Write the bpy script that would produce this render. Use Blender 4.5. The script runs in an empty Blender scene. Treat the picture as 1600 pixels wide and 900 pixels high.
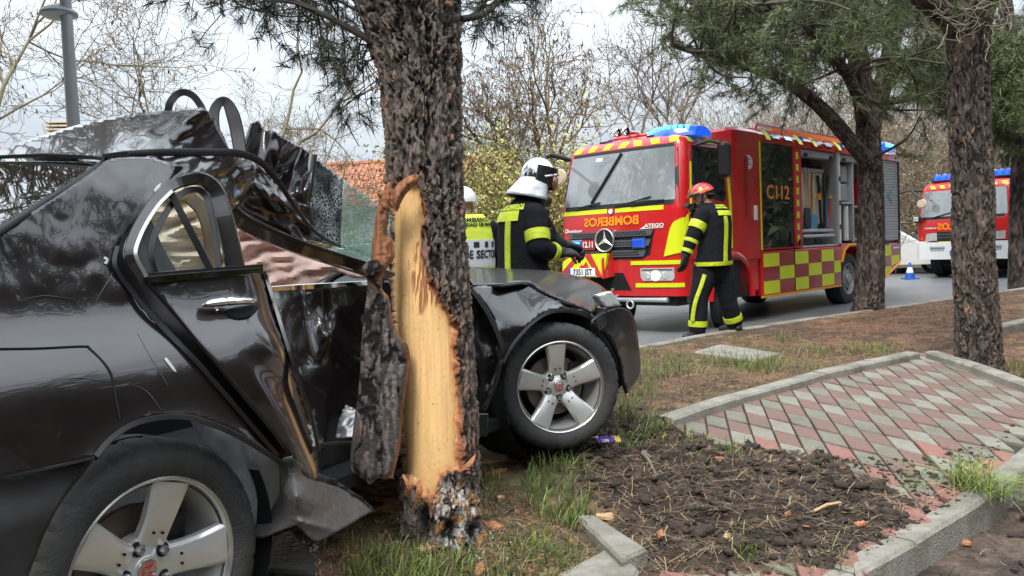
import bpy, bmesh, math, random
import numpy as np
from mathutils import Vector, Matrix, Euler
from mathutils.geometry import delaunay_2d_cdt
PI = math.pi
R = math.radians
scene = bpy.context.scene
COL = scene.collection
rng = np.random.default_rng(7)
random.seed(7)

# ------------------------------------------------------------------ camera
FPX, PITCH, ROLL, CAMH = 1280.0, R(2.77), 0.040, 1.07
_f = np.array([0, math.cos(PITCH), -math.sin(PITCH)])
_r0 = np.array([1., 0, 0]); _u0 = np.array([0, math.sin(PITCH), math.cos(PITCH)])
_r = math.cos(ROLL)*_r0 - math.sin(ROLL)*_u0
_u = math.cos(ROLL)*_u0 + math.sin(ROLL)*_r0
CAM = np.array([0, 0, CAMH])
cd = bpy.data.cameras.new('camera'); cam = bpy.data.objects.new('camera', cd); COL.objects.link(cam)
cd.sensor_width = 36; cd.lens = 36*FPX/1600; cd.clip_start = .05; cd.clip_end = 3000
M = Matrix.Identity(4)
for i in range(3):
    M[i][0], M[i][1], M[i][2], M[i][3] = _r[i], _u[i], -_f[i], CAM[i]
cam.matrix_world = M
scene.camera = cam

# ------------------------------------------------------------------ sky, sun, exposure
w = bpy.data.worlds.new('World'); scene.world = w; w.use_nodes = True
nt = w.node_tree; nt.nodes.clear()
SUN_EL, SUN_AZ = R(52), R(-150)
def N(nt, t, **k):
    n = nt.nodes.new(t)
    for a, b in k.items(): setattr(n, a, b)
    return n
sky = N(nt, 'ShaderNodeTexSky', sky_type='NISHITA', sun_disc=False, sun_elevation=SUN_EL, sun_rotation=SUN_AZ)
tc = N(nt, 'ShaderNodeTexCoord')
mp = N(nt, 'ShaderNodeMapping'); mp.inputs['Scale'].default_value = (1.6, 1.6, 4.2)
n1 = N(nt, 'ShaderNodeTexNoise'); n1.inputs['Scale'].default_value = 1.7; n1.inputs['Detail'].default_value = 6; n1.inputs['Roughness'].default_value = .55
cr = N(nt, 'ShaderNodeValToRGB')
cr.color_ramp.elements[0].position = .34; cr.color_ramp.elements[0].color = (6.0, 6.7, 7.4, 1)
cr.color_ramp.elements[1].position = .66; cr.color_ramp.elements[1].color = (8.4, 9.1, 9.8, 1)
mx = N(nt, 'ShaderNodeMix', data_type='RGBA'); mx.inputs['Factor'].default_value = .93
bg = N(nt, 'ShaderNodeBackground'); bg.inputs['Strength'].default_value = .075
wo = N(nt, 'ShaderNodeOutputWorld')
L = nt.links.new
L(tc.outputs['Generated'], mp.inputs[0]); L(mp.outputs[0], n1.inputs['Vector']); L(n1.outputs['Fac'], cr.inputs[0])
# overcast gradient steeper than natural: overhead boosted to light the foreground, horizon dimmed
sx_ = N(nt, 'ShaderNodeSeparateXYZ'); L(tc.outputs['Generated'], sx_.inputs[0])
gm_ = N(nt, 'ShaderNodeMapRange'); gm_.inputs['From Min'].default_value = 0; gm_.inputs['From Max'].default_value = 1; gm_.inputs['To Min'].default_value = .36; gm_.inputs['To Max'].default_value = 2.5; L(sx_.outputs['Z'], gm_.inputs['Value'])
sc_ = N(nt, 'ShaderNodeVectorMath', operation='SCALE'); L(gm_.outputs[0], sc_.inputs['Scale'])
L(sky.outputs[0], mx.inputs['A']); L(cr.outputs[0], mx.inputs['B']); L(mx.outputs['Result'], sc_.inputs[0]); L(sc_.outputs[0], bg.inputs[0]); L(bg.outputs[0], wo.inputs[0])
sd = bpy.data.lights.new('sun', 'SUN'); sun = bpy.data.objects.new('sun', sd); COL.objects.link(sun)
sd.energy = 1.5; sd.angle = R(20); sd.color = (1, .97, .92)
sun.rotation_euler = Euler((R(90)-SUN_EL, 0, R(-25)), 'XYZ')
scene.view_settings.view_transform = 'Standard'; scene.view_settings.look = 'None'
scene.view_settings.exposure = 1.2; scene.view_settings.gamma = 1
scene.view_settings.use_curve_mapping = False
try:
    scene.cycles.use_denoising = True; scene.cycles.max_bounces = 8; scene.cycles.transparent_max_bounces = 24
except Exception: pass

# ------------------------------------------------------------------ pixel -> place
def ray(px, py): return _f + (px-800)/FPX*_r - (py-450)/FPX*_u
def at(px, py, d): return CAM + d*ray(px, py)
def ss(x, a, b):
    t = np.clip((x-a)/(b-a), 0, 1); return t*t*(3-2*t)
def on_z(px, py, z=0.):
    q = ray(px, py); return CAM + q*(z-CAMH)/q[2]

# ------------------------------------------------------------------ noise
def _hash(*c):
    h = np.zeros(c[0].shape, np.uint32)
    for k, x in enumerate(c):
        h = h ^ (x.astype(np.int64).astype(np.uint32)*np.uint32((374761393, 668265263, 2147483647-58, 1274126177)[k]))
        h = (h ^ (h >> np.uint32(13)))*np.uint32(1274126177)
    h = h ^ (h >> np.uint32(16))
    return h.astype(np.float64)/4294967295.
def vnoise(x, y, z=None, seed=0):
    x = np.asarray(x, float); y = np.asarray(y, float)
    z = np.zeros_like(x) if z is None else np.asarray(z, float)
    xi, yi, zi = np.floor(x), np.floor(y), np.floor(z)
    fx, fy, fz = x-xi, y-yi, z-zi
    fx, fy, fz = [t*t*t*(t*(t*6-15)+10) for t in (fx, fy, fz)]
    out = 0
    for dx in (0, 1):
        for dy in (0, 1):
            for dz in (0, 1):
                wgt = (fx if dx else 1-fx)*(fy if dy else 1-fy)*(fz if dz else 1-fz)
                out = out + wgt*_hash(xi+dx, yi+dy, zi+dz, np.full_like(xi, seed))
    return out*2-1
def fbm(x, y, z=None, o=4, seed=0, g=.5):
    s, amp, t = 0, 1., 0.
    for k in range(o):
        m = 2.**k
        s = s + amp*vnoise(np.asarray(x)*m, np.asarray(y)*m, None if z is None else np.asarray(z)*m, seed+k*17); t += amp; amp *= g
    return s/t
def voro(x, y, seed=0, wrap=None):
    """F1, F2 and the cell's random value; x wraps at `wrap` cells"""
    xi, yi = np.floor(x), np.floor(y)
    f1 = np.full(x.shape, 9.); f2 = np.full(x.shape, 9.); cv = np.zeros(x.shape)
    for dx in (-1, 0, 1):
        for dy in (-1, 0, 1):
            cx, cy = xi+dx, yi+dy
            hx = np.mod(cx, wrap) if wrap else cx
            px = cx+.5+.85*(_hash(hx, cy, np.full_like(cx, seed))-.5); py = cy+.5+.85*(_hash(hx, cy, np.full_like(cx, seed+5))-.5)
            d = np.hypot(px-x, py-y); c = _hash(hx, cy, np.full_like(cx, seed+9))
            nn = d < f1
            f2 = np.where(nn, f1, np.minimum(f2, d)); cv = np.where(nn, c, cv); f1 = np.where(nn, d, f1)
    return f1, f2, cv

# ------------------------------------------------------------------ materials
MATS = {}
def pm(name, col, rough=.5, metal=0., coat=0., spec=.5, var=0., vscale=6., bump=0., bscale=40., dirt=0., dirtcol=(.09, .075, .055), emis=None, es=1., trans=0., alpha=1., ior=1.45, sheen=0., croug=.04, stretch=None, cior=1.5, sss=0.):
    m = bpy.data.materials.new(name); m.use_nodes = True; MATS[name] = m
    t = m.node_tree; b = t.nodes['Principled BSDF']; l = t.links.new
    I = b.inputs
    I['Base Color'].default_value = (*col, 1); I['Roughness'].default_value = rough; I['Metallic'].default_value = metal
    I['Coat Weight'].default_value = coat; I['Coat Roughness'].default_value = croug; I['Coat IOR'].default_value = cior
    I['Specular IOR Level'].default_value = spec; I['Transmission Weight'].default_value = trans; I['Alpha'].default_value = alpha
    I['IOR'].default_value = ior; I['Sheen Weight'].default_value = sheen
    if emis: I['Emission Color'].default_value = (*emis, 1); I['Emission Strength'].default_value = es
    if var or bump or dirt:
        c = N(t, 'ShaderNodeTexCoord'); vec = c.outputs['Object']
        if stretch:
            mpn = N(t, 'ShaderNodeMapping'); mpn.inputs['Scale'].default_value = stretch; l(vec, mpn.inputs[0]); vec = mpn.outputs[0]
    out = None
    if var:
        n = N(t, 'ShaderNodeTexNoise'); n.inputs['Scale'].default_value = vscale; n.inputs['Detail'].default_value = 5; n.inputs['Roughness'].default_value = .6; l(vec, n.inputs['Vector'])
        mxx = N(t, 'ShaderNodeMix', data_type='RGBA')
        mxx.inputs['A'].default_value = (*[c_*(1-var) for c_ in col], 1); mxx.inputs['B'].default_value = (*[min(1, c_*(1+var)) for c_ in col], 1)
        l(n.outputs['Fac'], mxx.inputs['Factor']); out = mxx.outputs['Result']; l(out, I['Base Color'])
    if dirt:
        n = N(t, 'ShaderNodeTexNoise'); n.inputs['Scale'].default_value = 3.1; n.inputs['Detail'].default_value = 8; n.inputs['Roughness'].default_value = .7; l(vec, n.inputs['Vector'])
        mr = N(t, 'ShaderNodeMapRange'); mr.inputs['From Min'].default_value = .45; mr.inputs['From Max'].default_value = .75; mr.inputs['To Max'].default_value = dirt; l(n.outputs['Fac'], mr.inputs['Value'])
        md = N(t, 'ShaderNodeMix', data_type='RGBA'); md.inputs['A'].default_value = (*col, 1); md.inputs['B'].default_value = (*dirtcol, 1)
        if out: l(out, md.inputs['A'])
        l(mr.outputs[0], md.inputs['Factor']); l(md.outputs['Result'], I['Base Color'])
        ra = N(t, 'ShaderNodeMapRange'); ra.inputs['To Min'].default_value = rough; ra.inputs['To Max'].default_value = min(1, rough+.45); l(mr.outputs[0], ra.inputs['Value']); l(ra.outputs[0], I['Roughness'])
    if bump:
        n = N(t, 'ShaderNodeTexNoise'); n.inputs['Scale'].default_value = bscale; n.inputs['Detail'].default_value = 4; l(vec, n.inputs['Vector'])
        bp = N(t, 'ShaderNodeBump'); bp.inputs['Strength'].default_value = min(1, bump); bp.inputs['Distance'].default_value = .02; l(n.outputs['Fac'], bp.inputs['Height']); l(bp.outputs[0], I['Normal'])
        if coat: l(bp.outputs[0], I['Coat Normal'])
    return m
def attr_ramp(name, stops, rough=.8, attr='col', nvar=.35, nscale=30., bump=.0, bscale=80., spec=.3, chan=None):
    """colour from a stored colour attribute, broken up by noise"""
    m = bpy.data.materials.new(name); m.use_nodes = True; MATS[name] = m
    t = m.node_tree; b = t.nodes['Principled BSDF']; l = t.links.new
    a = N(t, 'ShaderNodeAttribute', attribute_name=attr)
    c = N(t, 'ShaderNodeTexCoord'); n = N(t, 'ShaderNodeTexNoise'); n.inputs['Scale'].default_value = nscale; n.inputs['Detail'].default_value = 6; n.inputs['Roughness'].default_value = .65
    l(c.outputs['Object'], n.inputs['Vector'])
    mr = N(t, 'ShaderNodeMapRange'); mr.inputs['To Min'].default_value = 1-nvar; mr.inputs['To Max'].default_value = 1+nvar; mr.inputs['From Min'].default_value = .25; mr.inputs['From Max'].default_value = .75
    l(n.outputs['Fac'], mr.inputs['Value'])
    mu = N(t, 'ShaderNodeVectorMath', operation='SCALE'); l(a.outputs['Color'], mu.inputs[0]); l(mr.outputs[0], mu.inputs['Scale'])
    l(mu.outputs[0], b.inputs['Base Color'])
    b.inputs['Roughness'].default_value = rough; b.inputs['Specular IOR Level'].default_value = spec
    if bump:
        n2 = N(t, 'ShaderNodeTexNoise'); n2.inputs['Scale'].default_value = bscale; n2.inputs['Detail'].default_value = 5; l(c.outputs['Object'], n2.inputs['Vector'])
        bp = N(t, 'ShaderNodeBump'); bp.inputs['Strength'].default_value = bump; bp.inputs['Distance'].default_value = .01; l(n2.outputs['Fac'], bp.inputs['Height']); l(bp.outputs[0], b.inputs['Normal'])
    return m

# ------------------------------------------------------------------ objects
def props(o, label=None, cat=None, group=None, kind=None):
    if label: o['label'] = label
    if cat: o['category'] = cat
    if group: o['group'] = group
    if kind: o['kind'] = kind
    return o
def thing(name, label, cat, loc=(0, 0, 0), rotz=0., group=None):
    o = bpy.data.objects.new(name, None); COL.objects.link(o); o.empty_display_size = .2
    o.location = loc; o.rotation_euler = (0, 0, rotz)
    return props(o, label, cat, group)
def root_of(o):
    while o.parent: o = o.parent
    return o
def mesh_np(name, v, f, mat, parent=None, smooth=False, sharp=None, col=None, mi=None, world=False):
    """v (n,3), f: (m,3)/(m,4) int array or list of lists"""
    v = np.asarray(v, np.float64).reshape(-1, 3)
    if world and parent is not None: v = v - np.array(root_of(parent).location)
    me = bpy.data.meshes.new(name)
    if isinstance(f, np.ndarray):
        k = f.shape[1]; m = len(f)
        me.vertices.add(len(v)); me.vertices.foreach_set('co', v.astype(np.float32).ravel())
        me.loops.add(m*k); me.loops.foreach_set('vertex_index', f.astype(np.int32).ravel())
        me.polygons.add(m); me.polygons.foreach_set('loop_start', np.arange(0, m*k, k, dtype=np.int32)); me.polygons.foreach_set('loop_total', np.full(m, k, np.int32))
        me.update(calc_edges=True)
    else:
        me.from_pydata(v.tolist(), [], [list(q) for q in f]); me.update()
    for mm in (mat if isinstance(mat, (list, tuple)) else [mat]): me.materials.append(MATS[mm] if isinstance(mm, str) else mm)
    if mi is not None: me.polygons.foreach_set('material_index', np.asarray(mi, np.int32))
    if smooth or sharp:
        me.polygons.foreach_set('use_smooth', np.ones(len(me.polygons), bool))
        if sharp: me.set_sharp_from_angle(angle=R(sharp))
    if col is not None:
        ca = me.color_attributes.new('col', 'FLOAT_COLOR', 'POINT')
        c4 = np.ones((len(v), 4), np.float32); c4[:, :3] = col; ca.data.foreach_set('color', c4.ravel())
    me.validate()
    o = bpy.data.objects.new(name, me); COL.objects.link(o)
    if parent is not None: o.parent = parent
    return o
def frame_from(d, up=(0, 0, 1)):
    d = Vector(d).normalized(); u = Vector(up)
    if abs(d.dot(u)) > .98: u = Vector((1, 0, 0))
    x = u.cross(d).normalized(); y = d.cross(x)
    return np.array(x), np.array(y), np.array(d)
class MB:
    def __init__(s): s.v = []; s.f = []; s.m = []
    def add(s, v, f, mi=0, M=None):
        o = len(s.v)
        if M is not None: v = [tuple(M @ Vector(p)) for p in v]
        s.v += [tuple(map(float, p)) for p in v]; s.f += [[o+i for i in q] for q in f]; s.m += [mi]*len(f); return s
    def box(s, c, d, b=0., rot=None, mi=0, M=None):
        hx, hy, hz = d[0]/2, d[1]/2, d[2]/2
        b = min(b, hx*.9, hy*.9, hz*.9)
        Rm = (Euler(rot).to_matrix() if rot is not None else Matrix.Identity(3)).to_4x4(); T = Matrix.Translation(c) @ Rm
        if M is not None: T = M @ T
        if b <= 0:
            v = [(x, y, z) for x in (-hx, hx) for y in (-hy, hy) for z in (-hz, hz)]
            f = [(0, 1, 3, 2), (4, 6, 7, 5), (0, 4, 5, 1), (2, 3, 7, 6), (0, 2, 6, 4), (1, 5, 7, 3)]
            return s.add(v, f, mi, T)
        v = []; ix = {}
        for a in (-1, 1):
            for e in (-1, 1):
                for g in (-1, 1):
                    for k in range(3):
                        p = [a*(hx-b), e*(hy-b), g*(hz-b)]; p[k] += (a, e, g)[k]*b
                        ix[(a, e, g, k)] = len(v); v.append(p)
        f = []
        for k in range(3):
            i, j = (k+1) % 3, (k+2) % 3
            for sg in (-1, 1):
                q = []
                for (p1, p2) in ((-1, -1), (1, -1), (1, 1), (-1, 1)):
                    key = [0]*3; key[k] = sg; key[i] = p1; key[j] = p2; q.append(ix[(*key, k)])
                f.append(q if sg > 0 else q[::-1])
        for k in range(3):
            i, j = (k+1) % 3, (k+2) % 3
            for p1 in (-1, 1):
                for p2 in (-1, 1):
                    def kk(t, face):
                        key = [0]*3; key[k] = t; key[i] = p1; key[j] = p2; return ix[(*key, face)]
                    q = [kk(-1, i), kk(1, i), kk(1, j), kk(-1, j)]
                    f.append(q if p1*p2 < 0 else q[::-1])
        for a in (-1, 1):
            for e in (-1, 1):
                for g in (-1, 1):
                    q = [ix[(a, e, g, k)] for k in range(3)]; f.append(q if a*e*g > 0 else q[::-1])
        return s.add(v, f, mi, T)
    def tube(s, pts, r, n=8, mi=0, cap=True, M=None, flat=1.):
        P = [np.array(p, float) for p in pts]; k = len(P)
        rs = [r]*k if np.isscalar(r) else list(r)
        v = []; f = []; x = None
        for i in range(k):
            d = P[min(i+1, k-1)]-P[max(i-1, 0)]; d = d/(np.linalg.norm(d)+1e-12)
            if x is None: x, y, _ = frame_from(d)
            else:
                x = x-d*np.dot(x, d); x = x/(np.linalg.norm(x)+1e-12)
            y = np.cross(d, x)
            for j in range(n):
                a = 2*PI*j/n; v.append(P[i]+rs[i]*(x*math.cos(a)+y*math.sin(a)*flat))
        for i in range(k-1):
            for j in range(n):
                a, b = i*n+j, i*n+(j+1) % n; f.append((a, b, b+n, a+n))
        if cap: f.append(list(range(n))[::-1]); f.append(list(range((k-1)*n, k*n)))
        return s.add(v, f, mi, M)
    def lathe(s, prof, n=32, mi=0, M=None, a0=0., a1=2*PI):
        """prof (r, z) about local z"""
        v = []; f = []; k = len(prof); full = abs(a1-a0-2*PI) < 1e-6; m = n if full else n+1
        for j in range(m):
            a = a0+(a1-a0)*j/n
            for (r, z) in prof: v.append((r*math.cos(a), r*math.sin(a), z))
        for j in range(n):
            for i in range(k-1):
                a, b = j*k+i, ((j+1) % m)*k+i; f.append((a, b, b+1, a+1))
        return s.add(v, f, mi, M)
    def prism(s, poly, z0, z1, mi=0, M=None, ch=0.):
        """poly in local xy, extruded along z; ch chamfers the z1 face"""
        n = len(poly); P = np.array(poly, float)
        if ch > 0:
            A = np.roll(P, 1, 0); B = np.roll(P, -1, 0); e1 = P-A; e2 = B-P
            e1 /= np.linalg.norm(e1, axis=1)[:, None]+1e-9; e2 /= np.linalg.norm(e2, axis=1)[:, None]+1e-9
            area = np.sum(P[:, 0]*B[:, 1]-B[:, 0]*P[:, 1]); sg = 1 if area > 0 else -1
            nn = np.stack([-(e1[:, 1]+e2[:, 1]), e1[:, 0]+e2[:, 0]], 1)*sg; nn /= np.linalg.norm(nn, axis=1)[:, None]+1e-9
            Q = P+nn*ch; zc = z1-ch*(1 if z1 > z0 else -1)
            v = [(*p, z0) for p in P]+[(*p, zc) for p in P]+[(*p, z1) for p in Q]; k = 3
        else: v = [(*p, z0) for p in P]+[(*p, z1) for p in P]; k = 2
        f = [list(range(n))[::-1], [(k-1)*n+i for i in range(n)]]
        for l in range(k-1):
            for i in range(n): f.append((l*n+i, l*n+(i+1) % n, (l+1)*n+(i+1) % n, (l+1)*n+i))
        return s.add(v, f, mi, M)
    def quad(s, a, b, c, d, mi=0): return s.add([a, b, c, d], [(0, 1, 2, 3)], mi)
    def loft(s, rings, mi=0, closed=True, cap=True, M=None):
        n = len(rings[0]); v = [p for r_ in rings for p in r_]; f = []
        for i in range(len(rings)-1):
            for j in range(n if closed else n-1):
                a, b = i*n+j, i*n+(j+1) % n; f.append((a, b, b+n, a+n))
        if cap and closed: f.append(list(range(n))[::-1]); f.append(list(range((len(rings)-1)*n, len(rings)*n)))
        return s.add(v, f, mi, M)
    def build(s, name, mats, parent=None, sharp=35, world=False, label=None, kind=None, fixn=True):
        o = mesh_np(name, s.v, s.f, mats, parent, False, None, None, s.m, world)
        me = o.data
        if fixn:
            bm = bmesh.new(); bm.from_mesh(me); bmesh.ops.recalc_face_normals(bm, faces=bm.faces); bm.to_mesh(me); bm.free()
        if sharp:
            me.polygons.foreach_set('use_smooth', np.ones(len(me.polygons), bool)); me.set_sharp_from_angle(angle=R(sharp))
        if label: o['label'] = label
        if kind: o['kind'] = kind
        return o
def TR(loc, rot=(0, 0, 0), sc=1.): return Matrix.Translation(loc) @ Euler(rot).to_matrix().to_4x4() @ Matrix.Diagonal((sc, sc, sc, 1))
def basis(o, x, y, z=None):
    x = Vector(x).normalized(); y = Vector(y); z = Vector(z) if z is not None else x.cross(y).normalized(); y = z.cross(x)
    m = Matrix.Identity(4)
    for i in range(3): m[i][0], m[i][1], m[i][2], m[i][3] = x[i], y[i], z[i], o[i]
    return m
def text_geo(body, size=1., res=3, bold=0., align='CENTER', ext=0., sx=1.):
    cu = bpy.data.curves.new('t', 'FONT'); cu.body = body; cu.size = size; cu.align_x = align; cu.align_y = 'CENTER'; cu.resolution_u = res; cu.offset = bold; cu.extrude = ext
    o = bpy.data.objects.new('t', cu); COL.objects.link(o)
    dg = bpy.context.evaluated_depsgraph_get(); me = bpy.data.meshes.new_from_object(o.evaluated_get(dg))
    v = [(p.co.x*sx, p.co.y, p.co.z) for p in me.vertices]; f = [list(p.vertices) for p in me.polygons]
    bpy.data.objects.remove(o); bpy.data.curves.remove(cu); bpy.data.meshes.remove(me)
    return v, f
def lettering(name, body, size, M, mat, parent, bold=0., sx=1., mirror=False, world=False, ext=.001, label=None):
    v, f = text_geo(body, size, bold=bold, ext=ext, sx=sx)
    if mirror: v = [(-a, b, c) for a, b, c in v]
    mb = MB(); mb.add(v, f, 0, M); return mb.build(name, mat, parent, sharp=None, world=world, fixn=not mirror or True, label=label)
def catmull(pts, n):
    P = np.array(pts, float); k = len(P)
    t = np.linspace(0, k-1, n); i = np.clip(t.astype(int), 0, k-2); u = (t-i)[:, None]
    g = lambda j: P[np.clip(j, 0, k-1)]
    p0, p1, p2, p3 = g(i-1), g(i), g(i+1), g(i+2)
    p0 = np.where((i == 0)[:, None], 2*p1-p2, p0); p3 = np.where((i == k-2)[:, None], 2*p2-p1, p3)
    return .5*(2*p1+(p2-p0)*u+(2*p0-5*p1+4*p2-p3)*u**2+(3*p1-p0-3*p2+p3)*u**3)
def grid_faces(nu, nv, wrap=False):
    i, j = np.meshgrid(np.arange(nu-1), np.arange(nv if wrap else nv-1), indexing='ij')
    a = i*nv+j; b = i*nv+(j+1) % nv
    return np.stack([a, b, b+nv, a+nv], -1).reshape(-1, 4)
def inside(P, poly):
    P = np.asarray(P); x, y = P[:, 0], P[:, 1]; q = np.array(poly); r_ = np.zeros(len(P), bool)
    j = len(q)-1
    for i in range(len(q)):
        xi, yi = q[i]; xj, yj = q[j]
        c = ((yi > y) != (yj > y)) & (x < (xj-xi)*(y-yi)/(yj-yi+1e-12)+xi); r_ ^= c; j = i
    return r_
def dist_poly(P, poly, closed=True):
    P = np.asarray(P, float); q = np.array(poly, float); d = np.full(len(P), 1e9); n = len(q)
    for i in range(n if closed else n-1):
        a, b = q[i], q[(i+1) % n]; ab = b-a; t = np.clip(((P-a)@ab)/(ab@ab+1e-12), 0, 1); d = np.minimum(d, np.linalg.norm(P-(a+t[:, None]*ab), axis=1))
    return d
def smooth_outline(pts, step=6., sharp=()):
    """closed spline through pts resampled; indices in `sharp` stay corners"""
    P = [np.array(p, float) for p in pts]; n = len(P); out = []
    for i in range(n):
        p0, p1, p2, p3 = P[i-1], P[i], P[(i+1) % n], P[(i+2) % n]
        if i in sharp: p0 = 2*p1-p2
        if (i+1) % n in sharp: p3 = 2*p2-p1
        m = max(1, int(np.linalg.norm(p2-p1)/step))
        for k in range(m):
            u = k/m; out.append(.5*(2*p1+(p2-p0)*u+(2*p0-5*p1+4*p2-p3)*u*u+(3*p1-p0-3*p2+p3)*u**3))
    return np.array(out)
def tps(ctrl):
    """thin plate spline value(px,py) through ctrl rows (x,y,val)"""
    c = np.array(ctrl, float); X = c[:, :2]/100.; n = len(c)
    def U(d): return np.where(d > 1e-9, d*d*np.log(d+1e-12), 0)
    K = U(np.linalg.norm(X[:, None]-X[None], axis=2))+np.eye(n)*1e-4; Pm = np.c_[np.ones(n), X]
    A = np.block([[K, Pm], [Pm.T, np.zeros((3, 3))]]); s = np.linalg.solve(A, np.r_[c[:, 2], 0, 0, 0])
    def fn(px, py):
        q = np.stack([np.ravel(px), np.ravel(py)], 1)/100.; return U(np.linalg.norm(q[:, None]-X[None], axis=2))@s[:n]+s[n]+q@s[n+1:]
    return fn
def at_many(px, py, d):
    px, py, d = map(np.asarray, (px, py, d))
    return CAM+d[:, None]*(_f[None]+((px-800)/FPX)[:, None]*_r[None]-((py-450)/FPX)[:, None]*_u[None])
def panel(name, outline, depth, mat, parent, step=6., thick=.004, disp=None, sharp=(), holes=(), raw=False, label=None, offset=-1., sm=60):
    """a sheet of real thickness: outline (picture points), depth function (px,py)->metres, disp(px,py)-> metres added to the depth"""
    ol = np.array(outline, float) if raw else smooth_outline(outline, step, sharp)
    lo, hi = ol.min(0), ol.max(0)
    gx, gy = np.meshgrid(np.arange(lo[0], hi[0], step), np.arange(lo[1], hi[1], step*.87))
    gx = gx+(np.arange(gx.shape[0]) % 2)[:, None]*step/2
    g = np.stack([gx.ravel(), gy.ravel()], 1)
    g = g[inside(g, ol)]; g = g[dist_poly(g, ol) > step*.45]
    verts = [Vector(p) for p in ol]; edges = [(i, (i+1) % len(ol)) for i in range(len(ol))]
    hs = []
    for h in holes:
        h = smooth_outline(h, step); hs.append(h)
        if len(g): g = g[~inside(g, h)]; g = g[dist_poly(g, h) > step*.45]
        o = len(verts); verts += [Vector(p) for p in h]; edges += [(o+i, o+(i+1) % len(h)) for i in range(len(h))]
    verts += [Vector(p) for p in g]
    v2, e2, f2, *_ = delaunay_2d_cdt(verts, edges, [], 0, 1e-4)
    V = np.array([tuple(p) for p in v2]); Fc = np.array([f for f in f2 if len(f) == 3])
    cen = V[Fc].mean(1); ok = inside(cen, ol)
    for h in hs: ok &= ~inside(cen, h)
    Fc = Fc[ok]
    d = depth(V[:, 0], V[:, 1]) if callable(depth) else depth
    d = np.broadcast_to(np.asarray(d, float), (len(V),)).copy()
    if disp is not None: d = d+disp(V[:, 0], V[:, 1])
    W = at_many(V[:, 0], V[:, 1], d)
    a, b, c = W[Fc[:, 0]], W[Fc[:, 1]], W[Fc[:, 2]]
    nrm = np.cross(b-a, c-a); flip = np.einsum('ij,ij->i', nrm, CAM-a) < 0
    Fc[flip] = Fc[flip][:, ::-1]
    used = np.unique(Fc); remap = np.full(len(V), -1); remap[used] = np.arange(len(used))
    o = mesh_np(name, W[used], remap[Fc], mat, parent, True, sm, world=True)
    if thick:
        md = o.modifiers.new('thickness', 'SOLIDIFY'); md.thickness = thick; md.offset = offset
    if label: o['label'] = label
    return o
def ribbon(name, path, width, mat, parent, thick=.006, n=40, up=None):
    """bent strip: path rows (px,py,d); width in metres across the picture"""
    P = np.array([at(*p) for p in path]); P = catmull(P, n); mb = MB()
    rings = []
    for i in range(n):
        d = P[min(i+1, n-1)]-P[max(i-1, 0)]; d /= np.linalg.norm(d)+1e-9
        v = P[i]-CAM; v /= np.linalg.norm(v); s_ = np.cross(d, v); s_ /= np.linalg.norm(s_)+1e-9; q = np.cross(s_, d)
        wd = width if np.isscalar(width) else np.interp(i/(n-1), np.linspace(0, 1, len(width)), width)
        rings.append([P[i]+s_*wd/2*a+q*thick/2*b for a, b in ((-1, -.4), (-.8, -1), (.8, -1), (1, -.4), (1, 1), (-1, 1))])
    mb.loft(rings); return mb.build(name, mat, parent, world=True, sharp=50)
def dup(o, parent=None, loc=None, rotz=None):
    c = o.copy(); COL.objects.link(c)
    if parent is not None: c.parent = parent
    if loc is not None: c.location = loc
    if rotz is not None: c.rotation_euler.z = rotz
    for ch in [x for x in o.children]: dup(ch, c)
    return c
# ------------------------------------------------------------------ palette
pm('asphalt', (.075, .077, .08), .38, var=.35, vscale=9, bump=.35, bscale=160, spec=.5)
pm('asphalt_wet', (.19, .195, .20), .33, var=.35, vscale=1.3, bump=.12, bscale=120, spec=.5)
pm('concrete', (.275, .255, .215), .85, var=.35, vscale=14, bump=.5, bscale=90, dirt=.95, dirtcol=(.085, .08, .05))
pm('paver_grey', (.19, .178, .14), .85, var=.3, vscale=30, bump=.5, bscale=140, dirt=.8, dirtcol=(.12, .115, .06))
pm('paver_pale', (.25, .235, .19), .85, var=.25, vscale=30, bump=.5, bscale=140, dirt=.7, dirtcol=(.14, .125, .075))
pm('paver_pink', (.195, .115, .095), .85, var=.3, vscale=30, bump=.5, bscale=140, dirt=.8, dirtcol=(.13, .12, .085))
pm('paver_red', (.28, .13, .105), .85, var=.3, vscale=30, bump=.5, bscale=140, dirt=.4, dirtcol=(.13, .10, .07))
pm('joint_soil', (.035, .035, .02), .95, var=.4, vscale=20, bump=.4)
pm('wood_pale', (.68, .43, .15), .6, var=.18, vscale=9, bump=.15, bscale=60, stretch=(3, 3, .3))
pm('chip_orange', (.40, .17, .075), .8, var=.5, vscale=30, bump=.5, bscale=60)
pm('chip_pale', (.52, .33, .17), .8, var=.3, vscale=30, bump=.5, bscale=60)
pm('steel', (.5, .5, .5), .35, metal=.9, var=.15)
pm('black_rubber', (.016, .016, .017), .7, var=.3, vscale=20)
pm('soil_clod', (.045, .032, .024), .9, var=.6, vscale=25, bump=.6, bscale=70)
attr_ramp('earth', None, .92, nvar=.55, nscale=38, bump=.7, bscale=90, spec=.25)
attr_ramp('blades', None, .55, nvar=.2, nscale=3, spec=.3)
attr_ramp('litter', None, .8, nvar=.2, nscale=9, spec=.2)

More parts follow.
